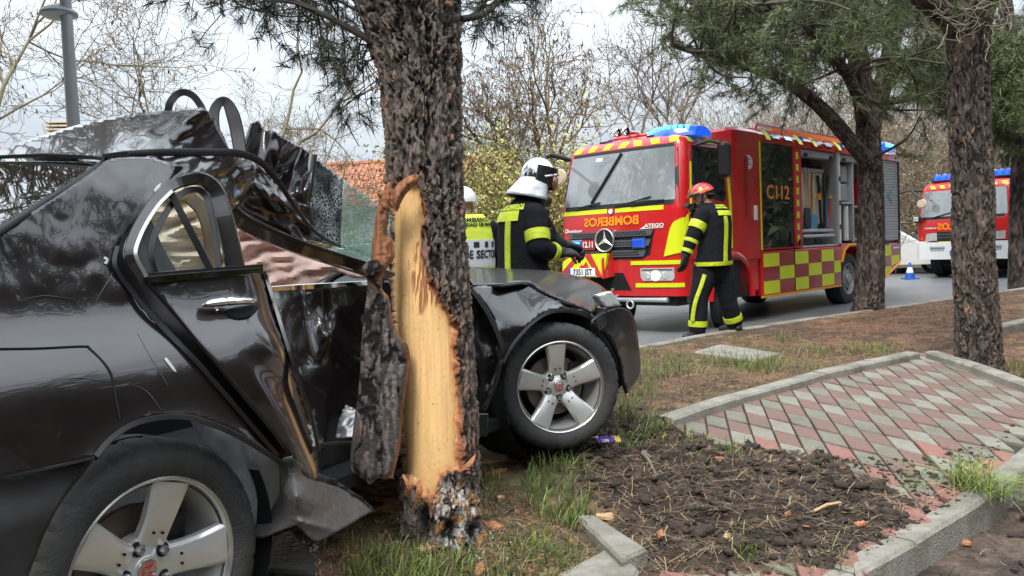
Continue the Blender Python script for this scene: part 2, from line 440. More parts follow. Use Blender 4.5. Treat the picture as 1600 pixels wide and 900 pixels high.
# ------------------------------------------------------------------ the verge: local p (along the road) and q (towards the camera's right)
PD = np.array([.75, .66]); QD = np.array([.66, -.75])
SL, Q0, QLOW, BED = .09, -3.0, -1.42, -.305
def pq(x, y): return x*PD[0]+y*PD[1], x*QD[0]+y*QD[1]
def xy(p, q): return p*PD[0]+q*QD[0], p*PD[1]+q*QD[1]
def _pq_fix(): # PD and QD are not exactly orthonormal: use a proper inverse
    return np.linalg.inv(np.array([PD, QD]))
_INV = _pq_fix()
def xy(p, q): return _INV[0, 0]*p+_INV[0, 1]*q, _INV[1, 0]*p+_INV[1, 1]*q
def plane_z(x, y):
    p, q = pq(x, y); return -.02-SL*(np.maximum(q, Q0)-Q0)
def base_z(x, y):
    x = np.asarray(x, float); y = np.asarray(y, float)
    return -.02+(plane_z(x, y)+.02)*(.25+.75*ss(x, -.6, .7))+.02*ss(pq(x, y)[1], Q0+.1, Q0-.4)
MUD = [(735, 690), (800, 655), (960, 640), (1060, 668), (1110, 690), (1180, 690), (1300, 712), (1360, 745), (1440, 770), (1520, 775), (1470, 830), (1380, 862), (1330, 905), (1000, 905), (960, 850), (925, 800), (880, 755), (800, 720)]
def on_plane(px, py, s=SL):
    q = ray(px, py); t = (-.02+s*Q0-CAMH)/(q[2]+s*(QD@q[:2])); return CAM+t*q
_mud = np.array([on_plane(*p)[:2] for p in MUD])
def mud_mask(x, y):
    P = np.stack([np.ravel(x), np.ravel(y)], 1); d = dist_poly(P, _mud); i = inside(P, _mud)
    n = fbm(P[:, 0]*5, P[:, 1]*5, o=3, seed=3)
    return ss(np.where(i, d, -d)+.10*n, -.05, .16).reshape(np.shape(x))
def terrain(x, y):
    x = np.asarray(x, float); y = np.asarray(y, float)
    m = mud_mask(x, y); p, q = pq(x, y)
    inpav = ss(q, Q0-.11, Q0-.075)*ss(x, .55, .75)*(q < QLOW)
    z = base_z(x, y)-.035*inpav*(1-m)
    rough = np.abs(fbm(x*9, y*9, o=4, seed=11))
    z = z+m*ss(q, QLOW-.02, QLOW-.35)*(0.012+.085*rough+.022*fbm(x*31, y*31, o=3, seed=4))
    z = z+(1-m)*(1-inpav)*(.012*fbm(x*6, y*6, o=4, seed=8)+.006*fbm(x*40, y*40, o=2, seed=9))
    # soil heaped at the front wheel, and a root collar round the struck trunk
    z = z+.05*np.exp(-((x-.22)**2+(y-3.75)**2)/.09)+.03*np.exp(-((x+.31)**2+(y-3.12)**2)/.12)
    return z
def G(px, py):
    z = 0.
    for _ in range(8):
        c = on_z(px, py, z); z = .5*z+.5*float(terrain(c[0], c[1]))
    return on_z(px, py, z)
# road edge of the verge
_edge = np.array([on_z(*e, 0.)[:2] for e in ((1000, 541), (1100, 522), (1340, 486), (1600, 450))])
_ep, _eq = pq(_edge[:, 0], _edge[:, 1])
def qroad(p): return np.interp(p, np.r_[_ep[0]-8, _ep, _ep[-1]+10], np.r_[_eq[0]-.1, _eq, _eq[-1]+1.1])

_rv = [(*xy(p_, float(qroad(p_))+.06), -.17) for p_ in (-150, -6, 0, 3, 6, 9, 12, 16, 22, 200)]
mesh_np('road', _rv+[(160, 400, -.17), (-240, 400, -.17)], [list(range(len(_rv)+2))], 'asphalt_wet')['kind'] = 'structure'
mesh_np('parking_ground', [(-150, -150, -.4), (150, -150, -.4), (150, 150, -.4), (-150, 150, -.4)], [(0, 1, 2, 3)], 'asphalt')['kind'] = 'structure'

def graded(a, b, c, d, fine, coarse):
    return np.unique(np.round(np.r_[np.arange(a, b, coarse), np.arange(b, c, fine), np.arange(c, d+coarse, coarse)], 4))
PG = graded(-6, -.6, 4.6, 20, .014, .07); TG = np.r_[np.linspace(0, .28, 40), np.linspace(.285, 1, 230)]
pp, tt = np.meshgrid(PG, TG, indexing='ij')
q0 = qroad(pp)+.12
qq = q0+(QLOW-q0)*tt
gx, gy = xy(pp, qq)
gz = terrain(gx, gy)
m = mud_mask(gx, gy)
n1_ = fbm(gx*3, gy*3, o=4, seed=21); n2_ = fbm(gx*14, gy*14, o=3, seed=22); n3_ = fbm(gx*1.1, gy*1.1, o=3, seed=23)
needle = np.array([.185, .105, .065]); soil = np.array([.085, .058, .04]); moss = np.array([.085, .095, .035]); mudc = np.array([.050, .036, .028]); pale = np.array([.26, .17, .10])
k = ss(n1_+.5*n2_, -.25, .35)[..., None]
c = soil*(1-k)+needle*k
# greener close by the car and left of the pavers, bare litter further right
gm = (ss(n3_+.4*n1_, -.12, .3)*ss(pq(gx, gy)[0], 8.2, 5.6))[..., None]*.75
c = c*(1-gm)+moss*gm
c = c+(pale-c)*(ss(n2_, .42, .65)[..., None]*.6)
c = c*(1-m[..., None])+(mudc*(1+.8*n2_[..., None])*(1+.6*n1_[..., None]))*m[..., None]
c = np.clip(c*(1+.25*n2_[..., None]), .008, 1)
gv = np.stack([gx, gy, gz], -1).reshape(-1, 3)
vo = mesh_np('verge', gv, grid_faces(*gx.shape), 'earth', None, True, None, c.reshape(-1, 3)); vo['kind'] = 'structure'
# lower bed beyond the near kerb
PB = np.linspace(-1, 9, 420); QB = np.linspace(QLOW+.005, 1.6, 130); bp_, bq_ = np.meshgrid(PB, QB, indexing='ij'); bx, by = xy(bp_, bq_)
bz = BED+.03*fbm(bx*5, by*5, o=4, seed=31)+.018*np.abs(fbm(bx*22, by*22, o=3, seed=32))
bn = fbm(bx*12, by*12, o=4, seed=33)[..., None]; bc = np.clip(np.array([.075, .055, .042])*(1+.9*bn), .012, 1)
bo = mesh_np('planting_bed', np.stack([bx, by, bz], -1).reshape(-1, 3), grid_faces(*bx.shape), 'earth', None, True, None, bc.reshape(-1, 3)); bo['kind'] = 'structure'

# ------------------------------------------------------------------ kerbs, each stone a piece of its own
def kerb(name, kind_label, path, width, top, bottom, length, mat='concrete', side=1):
    """path: ground points (x,y); stones follow it; top/bottom are functions or numbers"""
    root = thing(name, kind_label, 'kerb', (*path[0][:2], 0.))
    P = [np.array(p[:2], float) for p in path]
    for a, b in zip(P[:-1], P[1:]):
        d = b-a; Ln = np.linalg.norm(d); d /= Ln; nrm = np.array([-d[1], d[0]])*side; k_ = max(1, round(Ln/length))
        for i in range(k_):
            s0, s1 = i*Ln/k_+.004, (i+1)*Ln/k_-.004
            jz = rng.normal(0, .004); jn = rng.normal(0, .004); mb = MB(); rings = []
            for s_ in np.linspace(s0, s1, 5):
                c0 = a+d*s_; t = (top(*c0) if callable(top) else top)+jz+rng.normal(0, .0015); bt = bottom
                rings.append([(*(c0+nrm*(o_)), z_) for o_, z_ in ((0, bt), (0, t-.015), (.015, t), (width-.015, t), (width, t-.012), (width, bt))])
            mb.loft(rings); mb.build('kerb_stone', mat, root, world=True, sharp=30)
    return root
kerb('road_kerb', 'long pale concrete kerb along the wet road beside the red fire engine', [(*xy(p_, float(qroad(p_))),) for p_ in (-4, 0, 2.5, *_ep[:3], (_ep[2]+_ep[3])/2, _ep[3], 21)], .13, .012, -.4, 1.0, side=-1)
ku = [on_plane(*p)[:2] for p in ((1052, 668), (1150, 633), (1290, 592), (1438, 560))]
kerb('raised_kerb', 'weathered concrete kerb between the pine needle verge and the diamond pavers', ku, .13, lambda x, y: float(plane_z(x, y))+.052, -.3, .9, side=1)
kr = [on_plane(*p)[:2] for p in ((1446, 559), (1520, 583), (1600, 613), (1650, 631))]
kerb('side_kerb', 'mossy concrete kerb turning towards the camera by the right pine trunk', kr, .12, lambda x, y: float(plane_z(x, y))+.06, -.35, .8, side=1)
kl = [on_plane(*p)[:2] for p in ((1160, 995), (1340, 901), (1432, 850), (1540, 783), (1594, 740), (1760, 600))]
kerb('stepped_kerb', 'pale concrete kerb with a tall cracked face at the bottom right corner', kl, .12, lambda x, y: float(plane_z(x, y))+.008, BED-.1, .62, side=1)
k2 = [on_z(*p, 0.)[:2] for p in ((1555, 520), (1620, 505), (1700, 490))]
kerb('far_side_kerb', 'short pale kerb right of the thick pine trunk', k2, .14, .05, -.2, .9, side=1)

# ------------------------------------------------------------------ diamond pavers
pav = thing('diamond_pavement', 'pink and grey diamond paver ramp half buried in churned mud', 'pavement', (2.2, 4.8, 0))
pav['kind'] = 'structure'
VA, VB = np.array([-.051, -.252]), np.array([.106, -.113])
O2 = on_plane(1291.5, 607.2)[:2]
region = np.array([on_plane(*p)[:2] for p in ((1000, 668), (1052, 648), (1150, 612), (1290, 571), (1438, 540), (1600, 604), (1640, 640), (1590, 706), (1522, 766), (1415, 834), (1320, 884), (1140, 975), (990, 970), (960, 870))])
cells = []
for i in range(-14, 20):
    for j in range(-24, 30):
        c0 = O2+VA*i+VB*j; cc = c0+(VA+VB)/2
        if inside([cc], region)[0]: cells.append((i, j, c0, cc))
for i, j, c0, cc in cells:
    g_ = .05; e = rng.normal(0, .003, 4); tz = rng.normal(0, .0025)
    q4 = [c0+VA*a+VB*b for a, b in ((g_, g_*.8), (1-g_, g_*.8), (1-g_, 1-g_*.8), (g_, 1-g_*.8))]
    mb = MB(); v = []
    for ins, dz in ((0, -.05), (0, -.006), (.05, 0)):
        for w_, q_ in enumerate(q4):
            p_ = q_+(cc-q_)*ins; v.append((p_[0], p_[1], float(plane_z(*p_))+dz+tz+e[w_]*.6))
    f = [(8, 9, 10, 11)]+[(l*4+t, l*4+(t+1) % 4, l*4+4+(t+1) % 4, l*4+4+t) for l in (0, 1) for t in range(4)]
    mb.add(v, f)
    pinkish = (i+j) % 2 == 0
    near = cc[1] < 4.5
    mt = ('paver_red' if near and rng.random() < .6 else 'paver_pink') if pinkish else ('paver_pale' if rng.random() < .45 else 'paver_grey')
    mb.build('paver', mt, pav, world=True, sharp=None)
bedv = [(*q_, float(plane_z(*q_))-.022) for q_ in region]
mesh_np('joint_bed', bedv, [list(range(len(bedv)))], 'joint_soil', pav, world=True)

# slabs near the bottom edge
def slab(name, label, quad, th, mat='concrete', lift=.0):
    q_ = [G(*p) for p in quad]; ctr = np.mean(q_, 0); zt = max(p[2] for p in q_)+lift
    mb = MB(); mb.prism([(p[0], p[1]) for p in q_], zt-th, zt+.0, ch=.012)
    o = mb.build(name, mat, sharp=30); props(o, label, 'slab'); return o
slab('edging_slab', 'pale concrete edging strip running from the grass tuft to the bottom edge', [(898, 812), (930, 815), (1012, 884), (972, 902), (935, 858)], .1, lift=.02)
slab('paving_slab', 'square pale concrete slab at the bottom edge right of the grass', [(858, 908), (957, 862), (1000, 905), (985, 940), (880, 960)], .1, lift=.01)
slab('pink_slab', 'broken pinkish slab corner at the bottom edge beside the mud', [(1030, 890), (1085, 905), (1110, 940), (1020, 935)], .08, 'paver_red', lift=.0)
slab('manhole_cover', 'flat square concrete cover set in the pine needles before the firefighter', [(1083, 552), (1125, 541), (1219, 555), (1180, 566)], .07, 'concrete', lift=.015)
slab('loose_stone', 'dark wet stone block lying beside the rear tyre', [(418, 905), (410, 858), (455, 838), (492, 880), (494, 910)], .12, 'paver_grey', lift=.03)
pm('wet_stone', (.06, .058, .055), .35, var=.4, vscale=14, bump=.4, bscale=40)
bpy.data.objects['loose_stone'].data.materials[0] = MATS['wet_stone']

# ------------------------------------------------------------------ scatter: stuff nobody could count
def rnd_in(poly, n):
    poly = np.array(poly, float); lo, hi = poly.min(0), poly.max(0); out = np.zeros((0, 2))
    while len(out) < n:
        p = lo+(hi-lo)*rng.random((n*3, 2)); out = np.r_[out, p[inside(p, poly)]]
    return out[:n]
def blades(P, h, wd, lean, cols, curve=.5, hv=.4):
    """n blades: base points (n,3) -> verts, faces, colours"""
    n = len(P); az = rng.random(n)*2*PI; hh = h*(1+hv*(rng.random(n)*2-1)); ln = lean*rng.random(n)
    d = np.stack([np.cos(az), np.sin(az), np.zeros(n)], 1); s_ = np.stack([-np.sin(az+.6), np.cos(az+.6), np.zeros(n)], 1)
    up = np.array([0, 0, 1.]); V = []; lv = (0, .4, .75, 1.)
    for t, wk in zip(lv, (1, .85, .55, .0)):
        c_ = P+up*(hh*t*(1-.35*ln*t))[:, None]+d*(hh*ln*(t**(1+curve)))[:, None]
        if wk > 0: V += [c_-s_*(wd*wk/2), c_+s_*(wd*wk/2)]
        else: V += [c_]
    V = np.stack(V, 1); k_ = 7; b = np.arange(n)[:, None]*k_
    F = np.concatenate([b+np.array(t_) for t_ in ((0, 1, 3), (0, 3, 2), (2, 3, 5), (2, 5, 4), (4, 5, 6))])
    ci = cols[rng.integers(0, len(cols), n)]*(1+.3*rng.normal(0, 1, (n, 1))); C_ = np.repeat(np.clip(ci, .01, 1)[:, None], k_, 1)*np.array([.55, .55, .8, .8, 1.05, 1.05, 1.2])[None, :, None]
    return V.reshape(-1, 3), F, C_.reshape(-1, 3)
def merge(parts):
    V = []; F = []; C_ = []; o = 0
    for v, f, c_ in parts: V.append(v); F.append(f+o); C_.append(c_); o += len(v)
    return np.concatenate(V), np.concatenate(F), np.concatenate(C_)
green = np.array([(.10, .17, .028), (.14, .21, .04), (.075, .13, .028), (.19, .24, .07), (.24, .22, .09)])
dry = np.array([(.30, .22, .10), (.22, .15, .08), (.15, .10, .06)])
def tuft_px(px, py, rx, ry, n, h, wd=.0045, lean=.9, cols=green, hv=.5):
    a = rng.random(n)*2*PI; r_ = np.sqrt(rng.random(n)); P = np.array([on_z(px+rx*c_*q_, py+ry*s_*q_, -.03) for c_, s_, q_ in zip(np.cos(a), np.sin(a), r_)])
    P[:, 2] = terrain(P[:, 0], P[:, 1])-.004
    return blades(P, h, wd, lean, cols, hv=hv)
T_ = []
for a in ((870, 775, 56, 40, 460, .078), (905, 800, 26, 18, 140, .07), (620, 905, 80, 34, 460, .08), (690, 890, 50, 22, 240, .065), (820, 875, 60, 34, 170, .06), (870, 850, 40, 25, 120, .06),
          (1005, 690, 45, 18, 150, .10), (975, 660, 40, 22, 150, .09), (1060, 690, 50, 14, 110, .06), (1125, 700, 60, 12, 120, .05), (760, 770, 22, 30, 90, .07), (760, 690, 25, 12, 60, .08),
          (990, 615, 45, 22, 260, .09), (1030, 585, 50, 16, 240, .08), (1190, 580, 40, 12, 260, .11), (1130, 570, 40, 10, 140, .08), (1020, 560, 50, 8, 160, .07), (1225, 535, 25, 7, 90, .09), (1365, 555, 45, 9, 200, .09), (1290, 560, 40, 9, 90, .09), (1160, 537, 30, 6, 80, .07),
          (1585, 565, 20, 12, 80, .1), (1300, 835, 40, 20, 40, .07), (1170, 830, 30, 20, 60, .05), (980, 700, 30, 10, 60, .05), (1080, 545, 30, 8, 70, .06), (560, 880, 40, 24, 60, .07), (770, 900, 40, 20, 80, .06)):
    T_.append(tuft_px(*a))
P = rnd_in([on_z(*p, 0)[:2] for p in ((940, 640), (1000, 560), (1240, 530), (1420, 540), (1280, 590), (1060, 650))], 1700); P = np.c_[P, terrain(P[:, 0], P[:, 1])-.003]
T_.append(blades(P, .045, .004, 1.1, green, hv=.7))
P = rnd_in([on_z(*p, 0)[:2] for p in ((420, 905), (560, 800), (740, 760), (930, 830), (860, 910))], 500); P = np.c_[P, terrain(P[:, 0], P[:, 1])-.003]
T_.append(blades(P, .045, .004, 1.1, green, hv=.7))
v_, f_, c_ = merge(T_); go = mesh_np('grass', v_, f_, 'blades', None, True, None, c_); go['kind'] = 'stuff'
# the long sod of grass hanging over the near kerb
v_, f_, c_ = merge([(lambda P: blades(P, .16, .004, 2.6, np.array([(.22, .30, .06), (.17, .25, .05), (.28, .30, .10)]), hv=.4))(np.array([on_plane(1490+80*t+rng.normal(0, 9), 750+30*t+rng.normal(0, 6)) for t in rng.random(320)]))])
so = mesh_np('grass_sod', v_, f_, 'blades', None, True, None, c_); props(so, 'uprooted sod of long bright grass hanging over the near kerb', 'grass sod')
# pine needles and stalks on the ground
def strands(P, L_, wd, cols, lift=.004):
    n = len(P); az = rng.random(n)*2*PI; d = np.stack([np.cos(az), np.sin(az), rng.normal(0, .22, n)], 1); s_ = np.stack([-np.sin(az), np.cos(az), np.zeros(n)], 1)
    ln = L_*(.5+rng.random(n)); bend = rng.normal(0, .18, n); V = []
    for t in (-.5, 0., .5):
        c_ = P+d*(ln*t)[:, None]+s_*(ln*bend*(.25-t*t))[:, None]; c_[:, 2] += lift+.006*rng.random(n)
        V += [c_-s_*wd/2, c_+s_*wd/2]
    V = np.stack(V, 1); b = np.arange(n)[:, None]*6; F = np.concatenate([b+np.array(t_) for t_ in ((0, 1, 3), (0, 3, 2), (2, 3, 5), (2, 5, 4))])
    ci = cols[rng.integers(0, len(cols), n)]*(1+.25*rng.normal(0, 1, (n, 1)))
    return V.reshape(-1, 3), F, np.repeat(np.clip(ci, .01, 1), 6, 0)
S_ = []
def litter(poly, n, L_, wd, cols, z=0.):
    P = rnd_in([on_z(*p, z)[:2] for p in poly], n); P = P[pq(P[:, 0], P[:, 1])[1] < QLOW-.02]; P = np.c_[P, terrain(P[:, 0], P[:, 1])]; S_.append(strands(P, L_, wd, cols))
ncol = np.array([(.22, .115, .065), (.17, .09, .055), (.30, .18, .10), (.11, .065, .045)])
scol = np.array([(.22, .15, .09), (.33, .26, .15), (.12, .075, .05), (.07, .05, .035)])
litter(((1000, 555), (1180, 527), (1340, 495), (1590, 455), (1600, 600), (1440, 545), (1250, 590), (1050, 650), (980, 630)), 15000, .09, .0035, ncol)
litter(((400, 905), (500, 790), (620, 760), (760, 740), (930, 830), (860, 905)), 5000, .07, .002, np.r_[ncol, scol])
litter(((735, 690), (960, 640), (1180, 690), (1520, 775), (1380, 862), (1330, 905), (1000, 905), (925, 800)), 8000, .08, .0024, scol, -.1)
v_, f_, c_ = merge(S_); no = mesh_np('pine_needle_litter', v_, f_, 'litter', None, False, None, c_); no['kind'] = 'stuff'
# clods and crumbs
ico = bmesh.new(); bmesh.ops.create_icosphere(ico, subdivisions=1, radius=1); IV = np.array([tuple(v.co) for v in ico.verts]); IF = np.array([[v.index for v in f.verts] for f in ico.faces]); ico.free()
def lumps(P, s, flat=.65, sink=.25):
    n = len(P); k_ = len(IV); sc = s[:, None]*(1+.45*(rng.random((n, k_))-.5)*2); V = IV[None]*sc[..., None]*np.array([1, 1, flat]); az = rng.random(n)*6.28; ca, sa = np.cos(az)[:, None], np.sin(az)[:, None]; st = (1+.7*rng.random(n))[:, None]
    x, y = V[..., 0]*st, V[..., 1]; V = np.stack([x*ca-y*sa, x*sa+y*ca, V[..., 2]], -1)+P[:, None]+np.array([0, 0, 1])*(s*flat*(1-sink*2))[:, None, None]*.5
    F = (np.arange(n)[:, None, None]*k_+IF[None]).reshape(-1, 3); return V.reshape(-1, 3), F
P = rnd_in(_mud, 5200); keep = (mud_mask(P[:, 0], P[:, 1]) > .25) & (pq(P[:, 0], P[:, 1])[1] < QLOW-.02); P = P[keep]; P = np.c_[P, terrain(P[:, 0], P[:, 1])]
Pl = np.array([G(x_+rng.normal(0, 16), y_+rng.normal(0, 9)) for x_, y_ in ((1340, 712), (1265, 720), (1255, 735), (960, 655), (930, 650), (985, 668), (1180, 700), (1205, 745), (1080, 760), (1020, 770), (1120, 790), (1290, 770), (1350, 780), (1170, 850), (1080, 830), (1240, 850), (870, 665), (900, 690), (1400, 800), (1130, 735)) for _ in range(7)])
P = np.r_[P, Pl]; _sz = np.r_[.002+.020*rng.random(len(P)-len(Pl))**5, .012+.022*rng.random(len(Pl))]
v_, f_ = lumps(P, _sz); co = mesh_np('soil_clods', v_, f_, 'soil_clod', None, True, None); co['kind'] = 'stuff'
Pb = rnd_in([on_plane(*p)[:2] for p in ((1180, 700), (1420, 720), (1560, 690), (1600, 640), (1500, 800), (1360, 870), (1250, 720))], 1500); Pb = Pb[pq(Pb[:, 0], Pb[:, 1])[1] < QLOW-.02]; Pb = np.c_[Pb, plane_z(Pb[:, 0], Pb[:, 1])+.001]
v_, f_ = lumps(Pb, .002+.012*rng.random(len(Pb))**5); c2 = mesh_np('soil_crumbs', v_, f_, 'soil_clod', None, True); c2['kind'] = 'stuff'
P = np.stack(xy(rng.uniform(.5, 5, 1500), rng.uniform(QLOW+.12, .4, 1500)), 1); P = np.c_[P, np.full(1500, BED+.01)]
v_, f_ = lumps(P, .004+.02*rng.random(1500)**3); c3 = mesh_np('bed_clods', v_, f_, 'soil_clod', None, True); c3['kind'] = 'stuff'
v_, f_, c_ = strands(P[:900], .06, .003, scol, .015); c4 = mesh_np('bed_litter', v_, f_, 'litter', None, False, None, c_); c4['kind'] = 'stuff'
P = np.r_[(lambda q_: q_[pq(q_[:, 0], q_[:, 1])[1] < QLOW-.03])(rnd_in(_mud, 260)), rnd_in([on_z(*p, 0)[:2] for p in ((480, 870), (620, 760), (760, 745), (900, 800), (860, 905))], 420)]; P = np.c_[P, terrain(P[:, 0], P[:, 1])]
v_, f_ = lumps(P, .003+.010*rng.random(len(P))**2, .35); c5 = mesh_np('bark_crumbs', v_, f_, 'chip_orange', None, False); c5['kind'] = 'stuff'
# bark chips, each a thing of its own
def chip(px, py, L_, wd, az, mat, label, tilt=.1, name='bark_chip', th=.012):
    c0 = on_z(px, py, BED+.02) if 'lower bed' in label else G(px, py); n = 9; t = np.linspace(-1, 1, n); top = []; bot = []
    for s_ in t: top.append((s_*L_/2, wd/2*(1-abs(s_)**2.2)*(.75+.5*rng.random())))
    for s_ in t[::-1]: bot.append((s_*L_/2*.96, -wd/2*(1-abs(s_)**2.2)*(.75+.5*rng.random())))
    poly = top+bot[1:-1]; mb = MB()
    v = [(x, y, .25*y*y/wd) for x, y in poly]+[(x*.94, y*.9, th+.25*y*y/wd+rng.normal(0, .002)) for x, y in poly]; m_ = len(poly)
    v += [(0, 0, th*1.1)]; f = [(i, (i+1) % m_, m_+(i+1) % m_, m_+i) for i in range(m_)]+[(m_+i, m_+(i+1) % m_, 2*m_) for i in range(m_)]
    mb.add(v, f, 0, TR((c0[0], c0[1], c0[2]+.004), (tilt, rng.normal(0, .12), az)))
    o = mb.build(name, mat, sharp=30); props(o, label, 'bark chip', 'bark chips torn off the pine'); return o
for a in ((585, 0), ):
    pass
chip(770, 825, .105, .045, -.75, 'chip_orange', 'orange bark chip leaning at the right foot of the stripped pine', .35)
chip(947, 811, .11, .05, -.35, 'chip_pale', 'large pale bark chip on the mud beside the edging strip')
chip(690, 852, .13, .04, .12, 'chip_pale', 'long pale wood splinter in front of the stripped pine base')
chip(765, 727, .13, .035, .5, 'chip_orange', 'long orange bark strip right of the trunk, upper of two')
chip(775, 741, .12, .035, .35, 'chip_orange', 'long orange bark strip right of the trunk, lower of two')
chip(818, 723, .10, .032, -.3, 'chip_orange', 'brown bark strip lying above the tall grass tuft')
chip(783, 782, .04, .035, .9, 'chip_pale', 'small triangular pale chip right of the trunk base')
chip(1135, 843, .07, .03, 1.0, 'chip_pale', 'pale upright chip in the mud above the bottom edge', .5)
chip(1032, 838, .05, .028, 1.2, 'chip_orange', 'small orange chip standing in the mud near the edging strip', .6)
chip(1125, 720, .06, .03, -.4, 'chip_orange', 'reddish chip in the mud below the kerb end')
chip(1232, 806, .04, .025, .3, 'chip_orange', 'small red chip in the mud nearest the lower pavers')
chip(748, 893, .09, .035, 1.4, 'chip_orange', 'orange chip standing upright at the bottom edge below the pine', .7)
chip(1510, 852, .05, .03, .2, 'chip_orange', 'red chip on the lower bed under the stepped kerb')
chip(668, 862, .08, .05, .3, 'chip_pale', 'tan bark flake between grass blades under the stripped pine')
chip(845, 715, .04, .025, -.3, 'chip_orange', 'small reddish chip on the mud below the front wheel')
chip(1345, 822, .07, .03, .2, 'chip_orange', 'dull orange chip half buried near the stepped kerb')
# broken safety glass and plastic shards under the stove-in door
P = np.array([G(x_, y_) for x_, y_ in zip(np.r_[rng.uniform(395, 500, 300), rng.uniform(560, 800, 160)], np.r_[rng.uniform(838, 899, 300), rng.uniform(770, 880, 160)])])
pm('glass_bit', (.55, .66, .62), .08, coat=1., spec=.8); v_, f_ = lumps(P, .0025+.0035*rng.random(len(P)), .8); gb = mesh_np('glass_grains', v_, f_, 'glass_bit', None, False); gb['kind'] = 'stuff'
pm('black_plastic', (.016, .016, .017), .4)
for a_ in ((430, 880, .09, .05, .4, 'black_plastic', 'black plastic shard on the ground right of the rear tyre', .3), (520, 850, .08, .035, 1.0, 'black_plastic', 'black plastic shard on the needles under the torn sill', .2), (800, 700, .07, .03, .2, 'black_plastic', 'black plastic shard on the soil left of the front tyre foot', .3), (1000, 640, .08, .04, -.3, 'black_plastic', 'black plastic shard in the grass ahead of the front wheel', .2)): props(chip(*a_, name='plastic_shard'), a_[6], 'plastic shard', 'plastic shards off the car')
# a thin stick, a twig, a bolt and the sweet wrapper
mb = MB(); a_, b_ = G(1272, 806), G(1314, 794); mb.tube([a_+[0, 0, .02], (a_+b_)/2+[0, .004, .03], b_+[0, 0, .025]], [.006, .007, .005], 6); props(mb.build('stick', 'chip_pale'), 'short pale broken stick lying on the mud', 'stick')
mb = MB(); a_, b_ = G(1006, 716), G(1024, 742); mb.tube([a_+[0, 0, .02], a_*.6+b_*.4+[0, 0, .026], b_+[0, 0, .01]], [.012, .010, .006], 8); mb.lathe([(0, -.012), (.016, -.012), (.018, 0), (.016, .012), (0, .012)], 10, 0, TR(tuple(a_+[0, 0, .025]), (1.1, .4, 0)))
pm('muddy_steel', (.20, .165, .13), .6, metal=.3, var=.4, vscale=40)
props(mb.build('metal_pin', 'muddy_steel'), 'muddy metal bolt stuck in the churned soil', 'bolt')
pm('foil_purple', (.16, .03, .42), .25, coat=.6, bump=.8, bscale=60); pm('foil_yellow', (.75, .52, .03), .3, coat=.6); pm('foil_white', (.7, .66, .62), .35)
wr = thing('sweet_wrapper', 'crumpled purple and yellow sweet wrapper on the mud beside the front wheel', 'wrapper', tuple(G(948, 700)+np.array([0, 0, .025])))
def crumple_sheet(name, mat, c0, ex, ey, nx, ny, amp, parent, seed, arch=.02):
    u, v = np.meshgrid(np.linspace(-.5, .5, nx), np.linspace(-.5, .5, ny), indexing='ij')
    P = np.array(c0)[None, None]+u[..., None]*np.array(ex)+v[..., None]*np.array(ey); P[..., 2] += arch*np.cos(v*PI)+amp*np.abs(fbm(u*6+seed, v*4, o=3, seed=seed))+.004
    o = mesh_np(name, P.reshape(-1, 3), grid_faces(nx, ny), mat, parent, True, 35); md = o.modifiers.new('t', 'SOLIDIFY'); md.thickness = .0015; return o
crumple_sheet('wrapper_film', 'foil_purple', (-.012, 0, 0), (.095, .028, 0), (-.022, .06, 0), 22, 14, .02, wr, 3)
crumple_sheet('wrapper_end', 'foil_yellow', (.05, .014, 0), (.032, .010, 0), (-.02, .055, 0), 10, 12, .02, wr, 9)
crumple_sheet('wrapper_lining', 'foil_white', (-.01, -.022, .004), (.035, .006, 0), (-.006, .022, 0), 10, 8, .016, wr, 5, .012)
crumple_sheet('wrapper_tip', 'foil_white', (-.055, .018, .006), (.03, .012, 0), (-.008, .025, 0), 8, 8, .02, wr, 6, .016)
# ------------------------------------------------------------------ the crushed black saloon
pm('car_paint', (.011, .0076, .0080), .28, coat=1., croug=.03, cior=1.52, spec=.45, dirt=.10, dirtcol=(.07, .06, .05))
pm('car_matt', (.018, .017, .018), .5, var=.3, vscale=12, dirt=.4, dirtcol=(.06, .055, .05))
pm('car_trim', (.012, .012, .013), .35, spec=.5)
pm('tinted_glass', (.006, .008, .008), .03, coat=1., croug=.01, cior=1.36, spec=.25)
pm('chrome', (.82, .82, .82), .07, metal=1.)
pm('alloy', (.66, .65, .62), .32, metal=.6, var=.10, vscale=8, dirt=.2, dirtcol=(.16, .12, .09), coat=.3)
pm('alloy_lip', (.62, .61, .585), .22, metal=.85, dirt=.2, dirtcol=(.2, .16, .12))
pm('tyre', (.028, .028, .029), .62, var=.35, vscale=16, bump=.25, bscale=140, dirt=.8, dirtcol=(.085, .08, .072))
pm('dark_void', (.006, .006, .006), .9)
pm('liner_grey', (.30, .31, .32), .55, var=.35, vscale=14, dirt=.7, dirtcol=(.06, .055, .05), bump=.2, bscale=40)
pm('sill_plastic', (.07, .07, .072), .42, var=.35, vscale=9, dirt=.85, dirtcol=(.10, .085, .065), bump=.25, bscale=40)
pm('airbag_pink', (.88, .66, .58), .85, var=.12, vscale=10, bump=.3, bscale=30)
pm('airbag_cream', (.80, .72, .55), .85, var=.15, vscale=7, bump=.4, bscale=25, stretch=(1, 1, 4))
pm('trim_beige', (.42, .33, .23), .7, var=.15)
pm('rust_disc', (.20, .16, .13), .5, metal=.7, var=.4, vscale=8)
pm('emblem_red', (.42, .06, .05), .3, coat=.8)
pm('lens_clear', (.62, .63, .62), .18, coat=1., var=.2, vscale=20, metal=.3)
